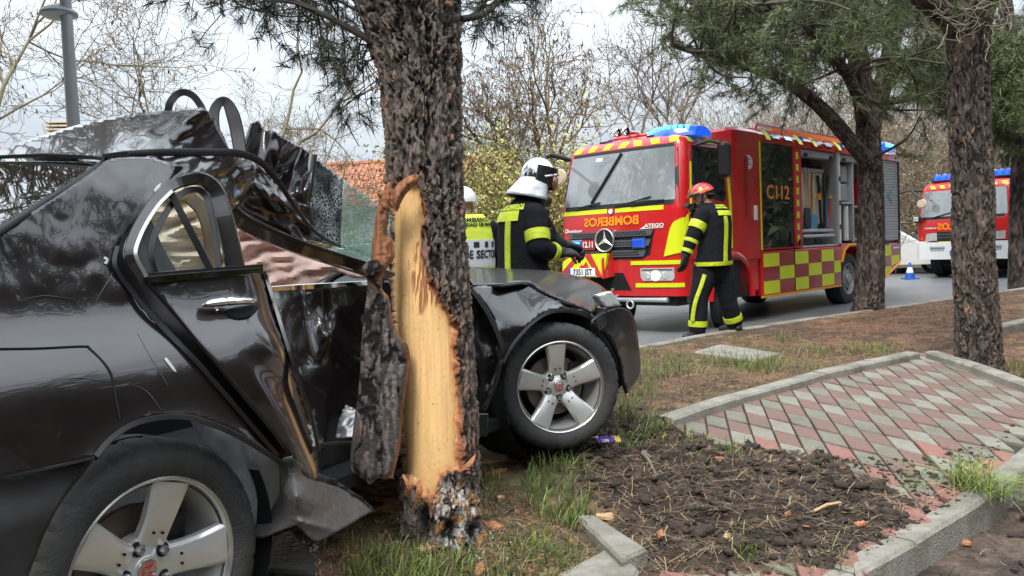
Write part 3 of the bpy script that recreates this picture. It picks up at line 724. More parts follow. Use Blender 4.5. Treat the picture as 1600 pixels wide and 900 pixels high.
def thin_cloth(m):   # airbag nylon lets daylight through
    t = MATS[m].node_tree; b = t.nodes['Principled BSDF']; tr_ = N(t, 'ShaderNodeBsdfTranslucent'); tr_.inputs[0].default_value = b.inputs['Base Color'].default_value; mx_ = N(t, 'ShaderNodeMixShader'); mx_.inputs[0].default_value = .28
    t.links.new(b.outputs[0], mx_.inputs[1]); t.links.new(tr_.outputs[0], mx_.inputs[2]); t.links.new(mx_.outputs[0], t.nodes['Material Output'].inputs[0])
thin_cloth('airbag_pink'); thin_cloth('airbag_cream')
def crack_glass(name, col, alpha_lo, alpha_hi, scale):
    m = pm(name, col, .12, coat=.6, spec=.6); t = m.node_tree; b = t.nodes['Principled BSDF']; l = t.links.new
    c_ = N(t, 'ShaderNodeTexCoord'); v1 = N(t, 'ShaderNodeTexVoronoi', feature='DISTANCE_TO_EDGE'); v1.inputs['Scale'].default_value = scale; l(c_.outputs['Object'], v1.inputs['Vector'])
    nz = N(t, 'ShaderNodeTexNoise'); nz.inputs['Scale'].default_value = 9; nz.inputs['Detail'].default_value = 6; l(c_.outputs['Object'], nz.inputs['Vector'])
    lt = N(t, 'ShaderNodeMath', operation='LESS_THAN'); lt.inputs[1].default_value = .09; l(v1.outputs['Distance'], lt.inputs[0])
    mr = N(t, 'ShaderNodeMapRange'); mr.inputs['From Min'].default_value = .42; mr.inputs['From Max'].default_value = .62; l(nz.outputs['Fac'], mr.inputs['Value'])
    mm = N(t, 'ShaderNodeMath', operation='MULTIPLY'); l(lt.outputs[0], mm.inputs[0]); l(mr.outputs[0], mm.inputs[1])
    mx_ = N(t, 'ShaderNodeMix', data_type='RGBA'); mx_.inputs['A'].default_value = (*col, 1); mx_.inputs['B'].default_value = (.55, .66, .62, 1); l(mm.outputs[0], mx_.inputs['Factor']); l(mx_.outputs['Result'], b.inputs['Base Color'])
    ma = N(t, 'ShaderNodeMapRange'); ma.inputs['To Min'].default_value = alpha_lo; ma.inputs['To Max'].default_value = alpha_hi; l(mm.outputs[0], ma.inputs['Value']); l(ma.outputs[0], b.inputs['Alpha'])
    bp = N(t, 'ShaderNodeBump'); bp.inputs['Strength'].default_value = .6; bp.inputs['Distance'].default_value = .004; l(v1.outputs['Distance'], bp.inputs['Height']); l(bp.outputs[0], b.inputs['Normal'])
    return m
crack_glass('cracked_glass', (.26, .46, .39), .45, .9, 85)
crack_glass('cracked_glass_dark', (.018, .022, .03), .93, .95, 75)

car = thing('crashed_car', 'crushed black saloon car wrapped sideways round the stripped pine trunk', 'car', (-.3, 2.6, 0))
HUB_R, HUB_F = at(247, 895, 1.93), at(877, 605, 3.95)
class Side:
    """a body side: heading angle from +Y towards +X, through point o; depth(px,py) meets lateral offset w(s,h)"""
    def __init__(s, o, ang): s.o = np.array(o); s.e = np.array([math.sin(ang), math.cos(ang), 0]); s.n = np.array([math.cos(ang), -math.sin(ang), 0])
    def d(s, px, py, wf):
        px = np.ravel(np.asarray(px, float)); py = np.ravel(np.asarray(py, float)); q = _f[None]+((px-800)/FPX)[:, None]*_r-((py-450)/FPX)[:, None]*_u
        qn = q@s.n; k = (s.o-CAM)@s.n; w_ = np.zeros(len(px)); dd = k/qn
        for _ in range(12):
            P = CAM+dd[:, None]*q; hh = P[:, 2]; sc = (P-s.o)@s.e
            w_ = wf(sc, hh) if callable(wf) else wf; dd = .4*dd+.6*(w_+k)/qn
        return dd
SR = Side(HUB_R, R(31)); SF = Side(HUB_F, R(43))
_ph = [.1, .2, .35, .55, .68, .78, .845, .95, .985, 1.1, 1.25, 1.4, 1.6]; _pw = [-.07, -.03, .02, .032, .036, .032, .012, -.075, -.088, -.115, -.165, -.25, -.42]
def prof(h):
    hs = np.linspace(0, 1.7, 400); ws = np.interp(hs, _ph, _pw); k = np.hanning(31); k /= k.sum(); ws = np.convolve(np.pad(ws, 15, 'edge'), k, 'valid'); return np.interp(h, hs, ws)
def w_rear(s, h):
    r_ = np.hypot(s, h-HUB_R[2]); flare = .028*np.exp(-np.maximum(r_-.36, 0)/.05)
    cr_ = ss(h, .93, 1.05)*(.009*fbm(s*5, h*6, o=3, seed=41, g=.4)+.007*np.abs(fbm(s*11, h*9, o=3, seed=42)))
    cr_ = cr_+.006*ss(s, -.05, .35)*fbm(s*7, h*5, o=3, seed=43)
    big = .012*fbm(s*2.2, h*1.6, o=2, seed=44)*ss(s, -.3, .2)
    return prof(h)+flare+cr_+big
paint = 'car_paint'
# rear quarter with the rear pillar
quarter = [(-24, 376), (80, 312), (160, 256), (172, 248), (232, 246), (272, 262), (262, 290), (228, 330), (195, 366), (180, 390), (178, 418), (206, 458), (250, 510), (300, 560), (370, 640), (432, 712), (410, 700), (385, 686), (352, 668), (320, 656), (288, 649), (248, 650), (205, 661), (170, 685), (146, 714), (70, 730), (-24, 750)]
qp = panel('rear_quarter_panel', quarter, lambda x, y: SR.d(x, y, w_rear), paint, car, step=5, thick=.01, sharp=(0, 2, 15, 24, 26))
# rolled lip of the arch
arch = [(148, 712), (172, 684), (206, 661), (248, 650), (290, 649), (322, 657), (354, 669), (388, 687), (412, 702), (434, 716)]
ribbon('arch_lip', [(x, y+3, float(SR.d([x], [y], w_rear)[0])+.004) for x, y in arch], .014, 'car_matt', car, thick=.022)
bump_o = [(-24, 754), (70, 735), (147, 718), (132, 738), (98, 782), (72, 830), (52, 880), (34, 930), (-24, 930)]
panel('rear_bumper', bump_o, lambda x, y: SR.d(x, y, lambda s, h: prof(h)-.004+.02*ss(h, .64, .56)), 'car_matt', car, step=8, thick=.012, sharp=(0, 2, 7, 8))
ribbon('bumper_edge', [(x, y, float(SR.d([x], [y], w_rear)[0])-.006) for x, y in ((-24, 751), (30, 742), (90, 729), (147, 715))], .006, 'car_trim', car, thick=.004)
ribbon('shut_line', [(x, y, float(SR.d([x], [y], w_rear)[0])-.002) for x, y in ((-20, 545), (60, 544), (130, 541), (142, 546), (172, 580), (182, 625), (188, 655))], .004, 'dark_void', car, thick=.003)
# roof, rear window
dr = tps([(-24, 246, 2.47), (80, 244, 2.30), (165, 246, 2.17), (240, 243, 2.33), (300, 241, 2.5), (362, 240, 2.70), (-24, 238, 2.60), (60, 213, 2.65), (140, 190, 2.64), (200, 179, 2.60), (260, 173, 2.60), (318, 168, 2.62), (345, 205, 2.68), (120, 220, 2.46), (220, 212, 2.42), (300, 205, 2.52)])
def roof_disp(x, y): return .035*fbm(x/70.+y/90., y/40., o=2, seed=51, g=.4)*ss(x, 140, 240)-.05*np.abs(fbm(x/46.+y/30., y/90.-x/120., o=2, seed=52, g=.35))*ss(x, 190, 270)+.002*fbm(x/40., y/15., o=2, seed=53)
panel('roof', [(-24, 247), (-24, 239), (60, 213), (140, 190), (200, 179), (260, 173), (318, 168), (331, 180), (346, 206), (362, 241), (300, 241), (240, 244), (165, 247), (80, 244)], dr, paint, car, step=4.5, thick=.006, disp=roof_disp, sharp=(0, 1, 6, 9, 12))
dw = tps([(162, 252, 2.17), (80, 247, 2.30), (-24, 248, 2.47), (-24, 374, 1.67), (60, 320, 1.88), (120, 282, 2.03), (20, 300, 2.06), (-24, 310, 2.10)])
panel('rear_window', [(-24, 249), (80, 247), (150, 250), (162, 254), (120, 283), (60, 321), (-24, 374)], dw, 'tinted_glass', car, step=7, thick=.005, disp=lambda x, y: .004*fbm(x/70., y/30., o=2, seed=55), sharp=(0, 3, 6))
ribbon('window_seal', [(-24, 376, 1.655), (60, 322, 1.865), (120, 284, 2.015), (164, 252, 2.14)], .016, 'car_trim', car)
ribbon('roof_edge_seal', [(-24, 246, 2.45), (60, 243, 2.31), (130, 245, 2.2), (166, 249, 2.14)], .010, 'car_trim', car)
# crumpled rail between roof strip and door
drl = tps([(165, 247, 2.17), (240, 246, 2.30), (300, 243, 2.42), (372, 245, 2.62), (262, 296, 2.27), (312, 278, 2.37), (345, 320, 2.5), (380, 300, 2.66), (240, 280, 2.24)])
def rail_disp(x, y): return .06*fbm(x/60., y/40.+x/90., o=3, seed=61, g=.4)-.06*np.abs(fbm(x/70., y/34.+x/80., o=2, seed=62, g=.35))
panel('crumpled_rail', [(225, 246), (300, 241), (372, 240), (400, 262), (386, 305), (352, 334), (338, 302), (312, 278), (280, 284), (262, 300), (240, 325), (222, 330), (205, 290)], drl, paint, car, step=4, thick=.005, disp=rail_disp)
dmid = tps([(345, 300, 2.62), (372, 262, 2.75), (430, 290, 2.9), (485, 330, 3.08), (470, 390, 3.05), (400, 352, 2.82), (355, 325, 2.66)])
panel('crumpled_roof_side', [(338, 298), (372, 258), (402, 254), (445, 298), (488, 330), (486, 372), (468, 388), (430, 372), (388, 346), (352, 326)], dmid, paint, car, step=4, thick=.005, disp=lambda x, y: .08*fbm(x/52., y/34.-x/70., o=3, seed=65, g=.4)-.07*np.abs(fbm(x/50., y/24.-x/50., o=2, seed=66, g=.4)))
dtorn = tps([(374, 268, 2.86), (394, 194, 2.95), (430, 206, 3.05), (488, 243, 3.22), (470, 365, 3.16), (430, 300, 3.0), (400, 318, 2.9)])
def torn_disp(x, y): return .035*np.sin((x+.25*y)/6.5)*ss(x, 428, 415)*.22+.09*fbm(x/70., y/60.+x/80., o=2, seed=68, g=.3)*ss(x, 405, 440)-.10*np.abs(fbm(x/44., y/52.+x/60., o=2, seed=69, g=.35))*ss(x, 410, 440)
panel('torn_roof_skin', [(372, 268), (382, 228), (393, 193), (405, 188), (413, 203), (428, 205), (440, 213), (470, 229), (489, 243), (485, 290), (472, 366), (438, 352), (404, 322), (384, 292)], dtorn, paint, car, step=3.6, thick=.005, disp=torn_disp, sharp=(2, 3, 8))
ribbon('roof_moulding', [(162, 244, 2.13), (200, 241, 2.2), (260, 238, 2.3), (335, 238, 2.46), (375, 240, 2.56), (408, 254, 2.64), (435, 285, 2.72), (462, 325, 2.8), (492, 362, 2.86), (532, 386, 2.92)], [.012, .02, .022, .022, .024, .022, .018, .014, .012, .008], 'car_matt', car, thick=.008, n=60)
ribbon('door_seal', [(262, 176, 3.0), (266, 160, 3.0), (276, 148, 3.02), (288, 144, 3.03), (302, 150, 3.04), (314, 166, 3.05), (318, 178, 3.05)], .026, 'car_matt', car, thick=.02)
ribbon('roof_seal', [(352, 250, 2.8), (338, 215, 2.8), (334, 180, 2.82), (342, 161, 2.84), (354, 160, 2.85), (364, 180, 2.85), (372, 215, 2.84), (378, 262, 2.8)], [.02, .036, .036, .03, .034, .046, .046, .04], 'car_matt', car, thick=.02)
ribbon('front_pillar_strip', [(489, 242, 3.19), (482, 290, 3.14), (474, 340, 3.1), (466, 392, 3.06)], .032, 'car_trim', car, thick=.012)
ribbon('roof_rail', [(338, 300, 2.52), (352, 318, 2.58), (375, 342, 2.66), (410, 362, 2.76), (470, 387, 2.92), (530, 406, 3.1), (600, 428, 3.35), (640, 440, 3.5)], [.05, .055, .06, .062, .055, .05, .045, .045], paint, car, thick=.05, n=60)
ribbon('rail_flange', [(352, 326, 2.60), (376, 352, 2.67), (410, 372, 2.77), (470, 396, 2.93), (530, 415, 3.11), (600, 438, 3.36)], .018, 'trim_beige', car, thick=.01)
ribbon('rail_seal', [(345, 303, 2.49), (377, 334, 2.62), (412, 354, 2.73), (470, 378, 2.88), (530, 398, 3.06), (600, 420, 3.31)], .014, 'car_trim', car, thick=.014)
dws = tps([(490, 244, 3.24), (565, 300, 3.5), (640, 360, 3.85), (640, 440, 3.7), (530, 380, 3.3), (472, 366, 3.12)])
def ws_disp(x, y): return .012*fbm(x/28., y/24., o=3, seed=71)
panel('windscreen', [(536, 279), (565, 300), (612, 336), (650, 366), (650, 440), (580, 402), (532, 386)], dws, 'cracked_glass', car, step=6, thick=.006, disp=ws_disp, sharp=(0, 3, 4, 6))
panel('shattered_screen', [(490, 244), (512, 260), (536, 279), (532, 386), (500, 378), (468, 372)], dws, 'cracked_glass_dark', car, step=5, thick=.006, disp=ws_disp, sharp=(0, 2, 3, 5))
panel('lower_screen', [(498, 398), (560, 380), (640, 390), (640, 460), (498, 452)], lambda x, y: 4.2+0*x, 'cracked_glass', car, step=8, thick=.005)
# airbags and what is left of the cabin
def pleat(x, y): return -.028*np.abs(np.sin((y+.12*x)/7.5+2.0*fbm(x/90., y/60., o=2, seed=77)))+.030*np.sin(y/5.5+3.2*fbm(x/60., y/40., o=2, seed=73)+x/40.)*(.5+fbm(x/50., y/30., o=2, seed=75))+.07*fbm(x/45., y/16., o=3, seed=74)-.05*np.abs(fbm(x/70.+y/40., y/26., o=2, seed=76))
dab = tps([(362, 340, 3.15), (372, 460, 2.98), (470, 390, 3.45), (470, 460, 3.25), (590, 430, 3.75)])
panel('curtain_airbag', [(352, 330), (400, 352), (470, 380), (540, 402), (600, 425), (560, 432), (528, 424), (500, 440), (484, 470), (380, 475), (366, 420)], dab, 'airbag_pink', car, step=4.5, thick=.01, disp=pleat)
dab2 = tps([(180, 290, 2.95), (340, 290, 3.2), (180, 440, 2.9), (340, 440, 3.15)])
panel('side_airbag', [(190, 280), (262, 272), (330, 290), (352, 430), (300, 440), (190, 432)], dab2, 'airbag_cream', car, step=5, thick=.01, disp=pleat)
ribbon('seat_trim', [(300, 310, 2.75), (318, 330, 2.74), (330, 370, 2.72), (334, 425, 2.7)], .05, 'trim_beige', car, thick=.03)
panel('dashboard', [(462, 455), (478, 425), (500, 414), (540, 412), (600, 425), (640, 440), (640, 470), (462, 475)], lambda x, y: 3.85+.5*ss(y, 450, 412), 'car_trim', car, step=7, thick=.02)
mb = MB(); mb.tube(catmull([at(*p) for p in ((505, 452, 3.7), (520, 434, 3.72), (545, 424, 3.76), (575, 428, 3.8), (600, 445, 3.82))], 20), .016, 8); mb.build('steering_wheel', 'car_trim', car, world=True)
# cabin shell: floor, far doors, bulkhead, all dark
def shell(name, pts, mat='dark_void'): return mesh_np(name, pts, [list(range(len(pts)))], mat, car, world=True)
o_ = SR.o; E_, N_ = SR.e, SR.n
P_ = lambda s, w_, h: o_+E_*s+N_*w_+np.array([0, 0, h-o_[2]])
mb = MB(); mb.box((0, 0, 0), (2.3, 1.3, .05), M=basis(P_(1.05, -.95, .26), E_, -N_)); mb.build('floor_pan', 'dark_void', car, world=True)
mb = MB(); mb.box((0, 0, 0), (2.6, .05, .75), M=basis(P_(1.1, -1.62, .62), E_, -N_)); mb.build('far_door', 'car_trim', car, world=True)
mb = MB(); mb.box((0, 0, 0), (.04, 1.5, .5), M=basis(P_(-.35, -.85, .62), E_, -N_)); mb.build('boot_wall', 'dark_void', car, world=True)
pm('paint_chip', (.45, .43, .41), .7); pm('scuff', (.12, .115, .11), .6)
for k_, ol in enumerate(([(164, 401), (170, 405), (168, 413), (163, 411), (166, 407), (162, 404)], [(241, 297), (246, 290), (252, 286), (250, 294), (244, 301)], [(258, 562), (262, 560), (276, 580), (272, 580)])): panel('paint_chip', ol, lambda x, y: SR.d(x, y, w_rear)-.003, 'paint_chip', car, step=2, thick=.002)
for pts_ in (((30, 470), (70, 462), (118, 468)), ((205, 600), (230, 612), (252, 640)), ((150, 470), (168, 440), (176, 425)), ((60, 600), (120, 590), (170, 596)), ((216, 520), (238, 560), (262, 602))): ribbon('scratch', [(x, y, float(SR.d([x], [y], w_rear)[0])-.0025) for x, y in pts_], [.0004, .0014, .0005], 'scuff', car, thick=.001, n=24)
# door jamb between quarter and door
djam = lambda x, y: SR.d(x, y, lambda s, h: prof(h)-.10)
panel('door_jamb', [(188, 372), (230, 340), (262, 400), (330, 500), (440, 620), (505, 752), (470, 756), (432, 716), (370, 640), (300, 556), (200, 452), (176, 410)], djam, 'car_trim', car, step=7, thick=.01, disp=lambda x, y: .008*np.sin((x-.75*y)/14.))
ribbon('jamb_seal', [(x+1, y, float(SR.d([x], [y], w_rear)[0])-.008) for x, y in ((182, 386), (179, 416), (206, 457), (252, 511), (300, 559), (336, 600), (370, 639), (400, 674), (432, 711))], .012, 'car_trim', car, thick=.012)
# rear door: skin, glazing frame, bar, glass, chrome, handle
def w_door(s, h): return prof(h)+.02+.03*ss(h, .62, .45)*ss(s, .5, .75)+.008*fbm(s*5, h*5, o=2, seed=81)
ddr0 = lambda x, y: SR.d(x, y, w_door)
def fold(x, y):  # the front edge turns in, the lower corner is folded under
    lx = 412+(y-420)*.30; e_ = .10*np.exp(-np.maximum(lx-x, 0)/16.)
    lf = (x-390)*.9+(y-540)*-.55
    return e_+.05*ss(lf, -25, 25)*ss(y, 540, 600)
door_o = [(224, 436), (300, 430), (408, 421), (415, 440), (440, 520), (462, 590), (482, 650), (494, 700), (498, 752), (478, 745), (452, 706), (420, 664), (380, 616), (330, 555), (285, 500), (250, 462)]
door = panel('rear_door', door_o, ddr0, paint, car, step=5, thick=.012, disp=fold, sharp=(0, 2, 8))
dd_ = lambda x, y, o=0.: float(ddr0([x], [y])[0])+o
ribbon('door_edge', [(x+2, y, dd_(x, y, .085)) for x, y in ((410, 424), (418, 446), (441, 520), (463, 590), (484, 650), (496, 704))], .012, 'car_paint', door, thick=.02)
ribbon('belt_chrome', [(222, 438, dd_(222, 438, -.012)), (300, 431, dd_(300, 431, -.014)), (409, 422, dd_(409, 422, .0))], .018, 'chrome', door, thick=.012)
ribbon('belt_seal', [(222, 431, dd_(222, 431, -.006)), (300, 424, dd_(300, 424, -.008)), (408, 416, dd_(408, 416, .0))], .012, 'car_trim', door, thick=.014)
frame_c = [(224, 436), (206, 404), (206, 384), (220, 350), (242, 316), (264, 293), (285, 283), (310, 279), (328, 287), (340, 305), (350, 340), (360, 380), (368, 418)]
ribbon('window_frame', [(x, y, dd_(x, y, .0+.05*(x > 300)*(x-300)/70)) for x, y in frame_c], [.030, .034, .032, .03, .03, .03, .032, .036, .042, .046, .050, .052, .052], paint, door, thick=.03, n=70)
ribbon('frame_chrome', [(x, y, dd_(x, y, -.02)) for x, y in ((229, 432), (214, 404), (213, 386), (226, 354), (247, 321), (268, 299))], .010, 'steel', door, thick=.008)
ribbon('inner_seal', [(x, y, dd_(x, y, .02)) for x, y in ((244, 428), (236, 400), (240, 372), (258, 335), (280, 306), (304, 296), (320, 304), (330, 335), (338, 380), (342, 420))], .016, 'car_trim', door, thick=.02)
ribbon('window_bar', [(264, 296, dd_(264, 296, -.006)), (296, 358, dd_(296, 358, -.006)), (330, 424, dd_(330, 424, -.006))], .018, 'car_trim', door, thick=.014)
pm('window_clear', (.5, .55, .52), .02, alpha=.06, spec=.3)
panel('window_glass', [(228, 432), (214, 402), (222, 358), (250, 318), (268, 300), (330, 424)], lambda x, y: ddr0(x, y)+.012, 'window_clear', door, step=9, thick=.004)
mb = MB()
hp = [at(x, y, dd_(x, y, o)) for x, y, o in ((316, 478, -.012), (328, 474, -.03), (345, 472, -.036), (352, 471, -.036))]
mb.tube(catmull(hp, 10), [.004, .008, .011, .0125, .0135, .014, .0145, .0148, .015, .012], 12, flat=.8); mb.build('handle_cap', 'chrome', door, world=True)
mb = MB(); hp = [at(x, y, dd_(x, y, o)) for x, y, o in ((353, 471, -.036), (368, 470, -.04), (384, 470, -.038), (398, 471, -.022))]
mb.tube(catmull(hp, 12), [.013, .0145, .015, .0145, .014, .0135, .013, .0125, .012, .0115, .010, .006], 12, flat=.8); mb.build('door_handle', 'chrome', door, world=True)
panel('handle_recess', [(352, 486), (366, 480), (392, 476), (402, 470), (404, 482), (392, 494), (372, 498), (358, 494)], lambda x, y: ddr0(x, y)-.004, 'dark_void', door, step=6, thick=.002)
# front door, stove in round the trunk
dfd = tps([(408, 450, 2.86), (500, 446, 3.15), (580, 440, 3.5), (640, 445, 3.7), (470, 700, 2.85), (560, 700, 3.35), (640, 700, 3.6), (500, 560, 3.12), (470, 520, 3.0), (560, 560, 3.45)])
def fd_disp(x, y): return .10*fbm(x/80., y/110., o=2, seed=91, g=.35)+.07*np.abs(fbm(x/60., y/90., o=2, seed=92, g=.3))+.10*np.exp(-((x-468)/20.)**2)*(.1+np.clip((600-y)/150., 0, 1))-.085*np.exp(-((y-(530+(x-520)*.75))/24.)**2)*ss(x, 490, 530)
fd = panel('front_door', [(400, 452), (500, 447), (580, 441), (640, 440), (650, 560), (640, 705), (560, 698), (480, 706), (440, 600), (415, 520)], dfd, paint, car, step=4.5, thick=.012, disp=fd_disp, sharp=(0, 3, 5, 7))
ribbon('door_chrome', [(404, 454, 2.84), (450, 450, 2.97), (500, 447, 3.1), (580, 442, 3.46)], .022, 'chrome', fd, thick=.012)
panel('front_sill', [(470, 700), (560, 690), (640, 700), (640, 730), (560, 722), (480, 740)], lambda x, y: 2.9+(x-470)*.0032, 'car_matt', car, step=8, thick=.03)
panel('torn_metal', [(528, 660), (540, 632), (556, 640), (556, 684), (524, 684)], lambda x, y: 3.05+0*x, pm('crumpled_metal', (.30, .30, .31), .42, metal=.6, var=.4, vscale=20), car, step=3, thick=.004, sharp=(0, 1, 2, 3, 4), disp=lambda x, y: .04*np.abs(fbm(x/22.+y/40., y/30., o=2, seed=95))+(684-y)*.0012)
# lower wheel arch liner and torn sill cover
dln = tps([(320, 660, 2.2), (432, 716, 2.3), (436, 760, 2.34), (400, 838, 2.3), (360, 720, 2.2), (385, 780, 2.24)])
panel('arch_liner', [(300, 656), (350, 672), (400, 696), (434, 722), (440, 760), (424, 796), (402, 842), (388, 838), (384, 800), (372, 760), (350, 722), (320, 690)], dln, 'liner_grey', car, step=5, thick=.005, disp=lambda x, y: .012*fbm(x/25., y/40., o=3, seed=97)+.02*ss(np.abs(x-y*.35-140), 12, 0))
dsl = tps([(456, 716, 2.19), (438, 730, 2.26), (463, 775, 2.14), (436, 790, 2.28), (396, 834, 2.26), (432, 834, 2.2), (500, 844, 2.2), (512, 792, 2.34), (580, 798, 2.62), (530, 764, 2.52), (480, 735, 2.32), (545, 820, 2.42)])
panel('sill_cover', [(438, 722), (456, 714), (478, 731), (500, 752), (530, 762), (560, 780), (581, 799), (540, 823), (500, 845), (482, 838), (462, 822), (432, 830), (404, 840), (394, 826), (418, 804), (436, 774)], dsl, 'sill_plastic', car, step=4, thick=.006, disp=lambda x, y: -.03*np.exp(-np.abs(x-456-(y-715)*.08)/9.)*ss(y, 830, 790)-.03*np.exp(-np.abs((y-815)-(x-470)*.25)/10.)*ss(x, 440, 470)+.006*fbm(x/14., y/14., o=2, seed=98), sharp=(1, 6))
panel('sill_flap', [(478, 735), (505, 742), (540, 760), (580, 790), (583, 800), (545, 786), (510, 772), (490, 756)], lambda x, y: 2.42+(x-478)*.0022, 'car_matt', car, step=5, thick=.005, disp=lambda x, y: .02*fbm(x/18., y/9., o=2, seed=99))
# wheel wells
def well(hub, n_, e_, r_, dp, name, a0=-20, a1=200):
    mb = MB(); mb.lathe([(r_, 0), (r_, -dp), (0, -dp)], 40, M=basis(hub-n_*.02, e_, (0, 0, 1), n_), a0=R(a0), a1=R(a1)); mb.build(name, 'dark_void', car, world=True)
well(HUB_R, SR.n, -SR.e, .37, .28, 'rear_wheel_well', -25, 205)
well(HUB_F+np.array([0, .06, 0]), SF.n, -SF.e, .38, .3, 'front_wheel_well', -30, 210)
# front: wing, bonnet, bumper, lamp
def w_front(s, h):
    r_ = np.hypot(s, h-.40); flare = .035*np.exp(-np.maximum(r_-.36, 0)/.05)
    return -.02+flare-.75*np.where(h > .70, np.sqrt((h-.70)**2+.0009)-.03, 0)+.012*fbm(s*4, h*4, o=2, seed=101)-.10*ss(s, -.30, -.62)+.05*np.abs(fbm(s*4.5+3, h*4.5, o=3, seed=102))*ss(s, -.28, -.42)
_wd = lambda x, y, o=0.: float(SF.d([x], [y], w_front)[0])+o
panel('front_wing', [(722, 446), (740, 447), (780, 445), (823, 443), (850, 459), (883, 472), (923, 489), (936, 508), (920, 494), (900, 486), (880, 483), (857, 486), (837, 497), (820, 513), (800, 537), (788, 560), (776, 602), (760, 642), (752, 640), (768, 596), (782, 556), (785, 542), (777, 510), (760, 477), (742, 456)], lambda x, y: SF.d(x, y, w_front), paint, car, step=4, thick=.008, sharp=(0, 3, 7, 17))
ribbon('wing_lip', [(x, y+2, float(SF.d([x], [y], w_front)[0])+.004) for x, y in ((786, 565), (800, 538), (820, 514), (838, 498), (858, 487), (880, 484), (900, 487), (920, 495), (934, 507))], .016, 'car_matt', car, thick=.02)
ribbon('wing_flange', [(x, y, _wd(x, y, -.01)) for x, y in ((736, 452), (750, 470), (768, 500), (784, 540), (782, 556))], .022, 'car_matt', car, thick=.012)
dho = tps([*[(x, y, _wd(x, y, .006)) for x, y in ((728, 446), (780, 445), (823, 442), (850, 458), (883, 471), (905, 480), (923, 488))], (946, 452, 5.2), (900, 431, 5.7), (860, 423, 5.9), (780, 419, 5.9), (730, 416, 5.7), (850, 440, 4.9)])
pm('car_dull', (.010, .0085, .009), .35, coat=.5, croug=.10, cior=1.33, spec=.2, dirt=.10, dirtcol=(.04, .036, .032))  # body paint with a weaker, rougher coat, so bonnet and bumper mirror less
panel('bonnet', [(722, 416), (780, 419), (860, 423), (900, 431), (930, 441), (947, 452), (936, 470), (926, 489), (883, 472), (850, 458), (823, 443), (780, 446), (722, 447)], dho, 'car_dull', car, step=5, thick=.012, sharp=(0, 5, 7, 12), disp=lambda x, y: .01*fbm(x/90., y/30., o=2, seed=104))
ribbon('bonnet_gap', [(x, y, _wd(x, y, -.004)) for x, y in ((738, 446), (780, 445), (823, 442), (850, 458), (883, 471), (924, 488))], .006, 'dark_void', car, thick=.004)
panel('headlight', [(932, 461), (955, 455), (971, 477), (948, 481)], lambda x, y: 4.14+(x-930)*.002, 'lens_clear', car, step=5, thick=.05, sharp=(0, 1, 2, 3), raw=False)
dbu = tps([(930, 500, 4.0), (972, 480, 4.25), (994, 517, 4.42), (1000, 577, 4.46), (980, 614, 4.3), (960, 540, 4.1)])
panel('front_bumper', [(926, 506), (936, 492), (950, 486), (972, 480), (987, 489), (995, 517), (1001, 577), (990, 602), (980, 615), (973, 592), (970, 567), (960, 541), (946, 521)], dbu, 'car_dull', car, step=4, thick=.015, disp=lambda x, y: .03*fbm(x/50., y/70., o=2, seed=106)-.012*np.abs(fbm(x/30., y/44., o=2, seed=107)), sharp=(8,))
for i in range(6):
    y0 = 492+i*4
    ribbon('bumper_clip', [(928+i*1.5, y0+4, 3.98), (944+i, y0-6, 4.02), (952, y0-2, 4.05)], .006, 'car_trim', car, thick=.006, n=10)
panel('front_liner', [(728, 452), (745, 460), (765, 492), (780, 540), (776, 580), (758, 640), (742, 690), (722, 700)], lambda x, y: 3.75+0*x, 'car_trim', car, step=6, thick=.01, disp=lambda x, y: .10*fbm(x/20., y/70., o=3, seed=108))
panel('bay_shade_sheet', [(722, 450), (930, 480), (985, 500), (975, 600), (800, 690), (722, 700)], lambda x, y: 4.5+0*x, 'dark_void', car, step=20, thick=.02)  # black sheet in place of the shade under the bonnet, blocks the view through
mb = MB(); mb.box((0, 0, 0), (.05, .02, .10), .004, M=TR(tuple(at(753, 664, 3.5)), (0, .1, .5))); mb.box((0, 0, .07), (.006, .006, .07), M=TR(tuple(at(748, 650, 3.5)), (0, .1, .5))); mb.build('jacking_bracket', 'car_trim', car, world=True)

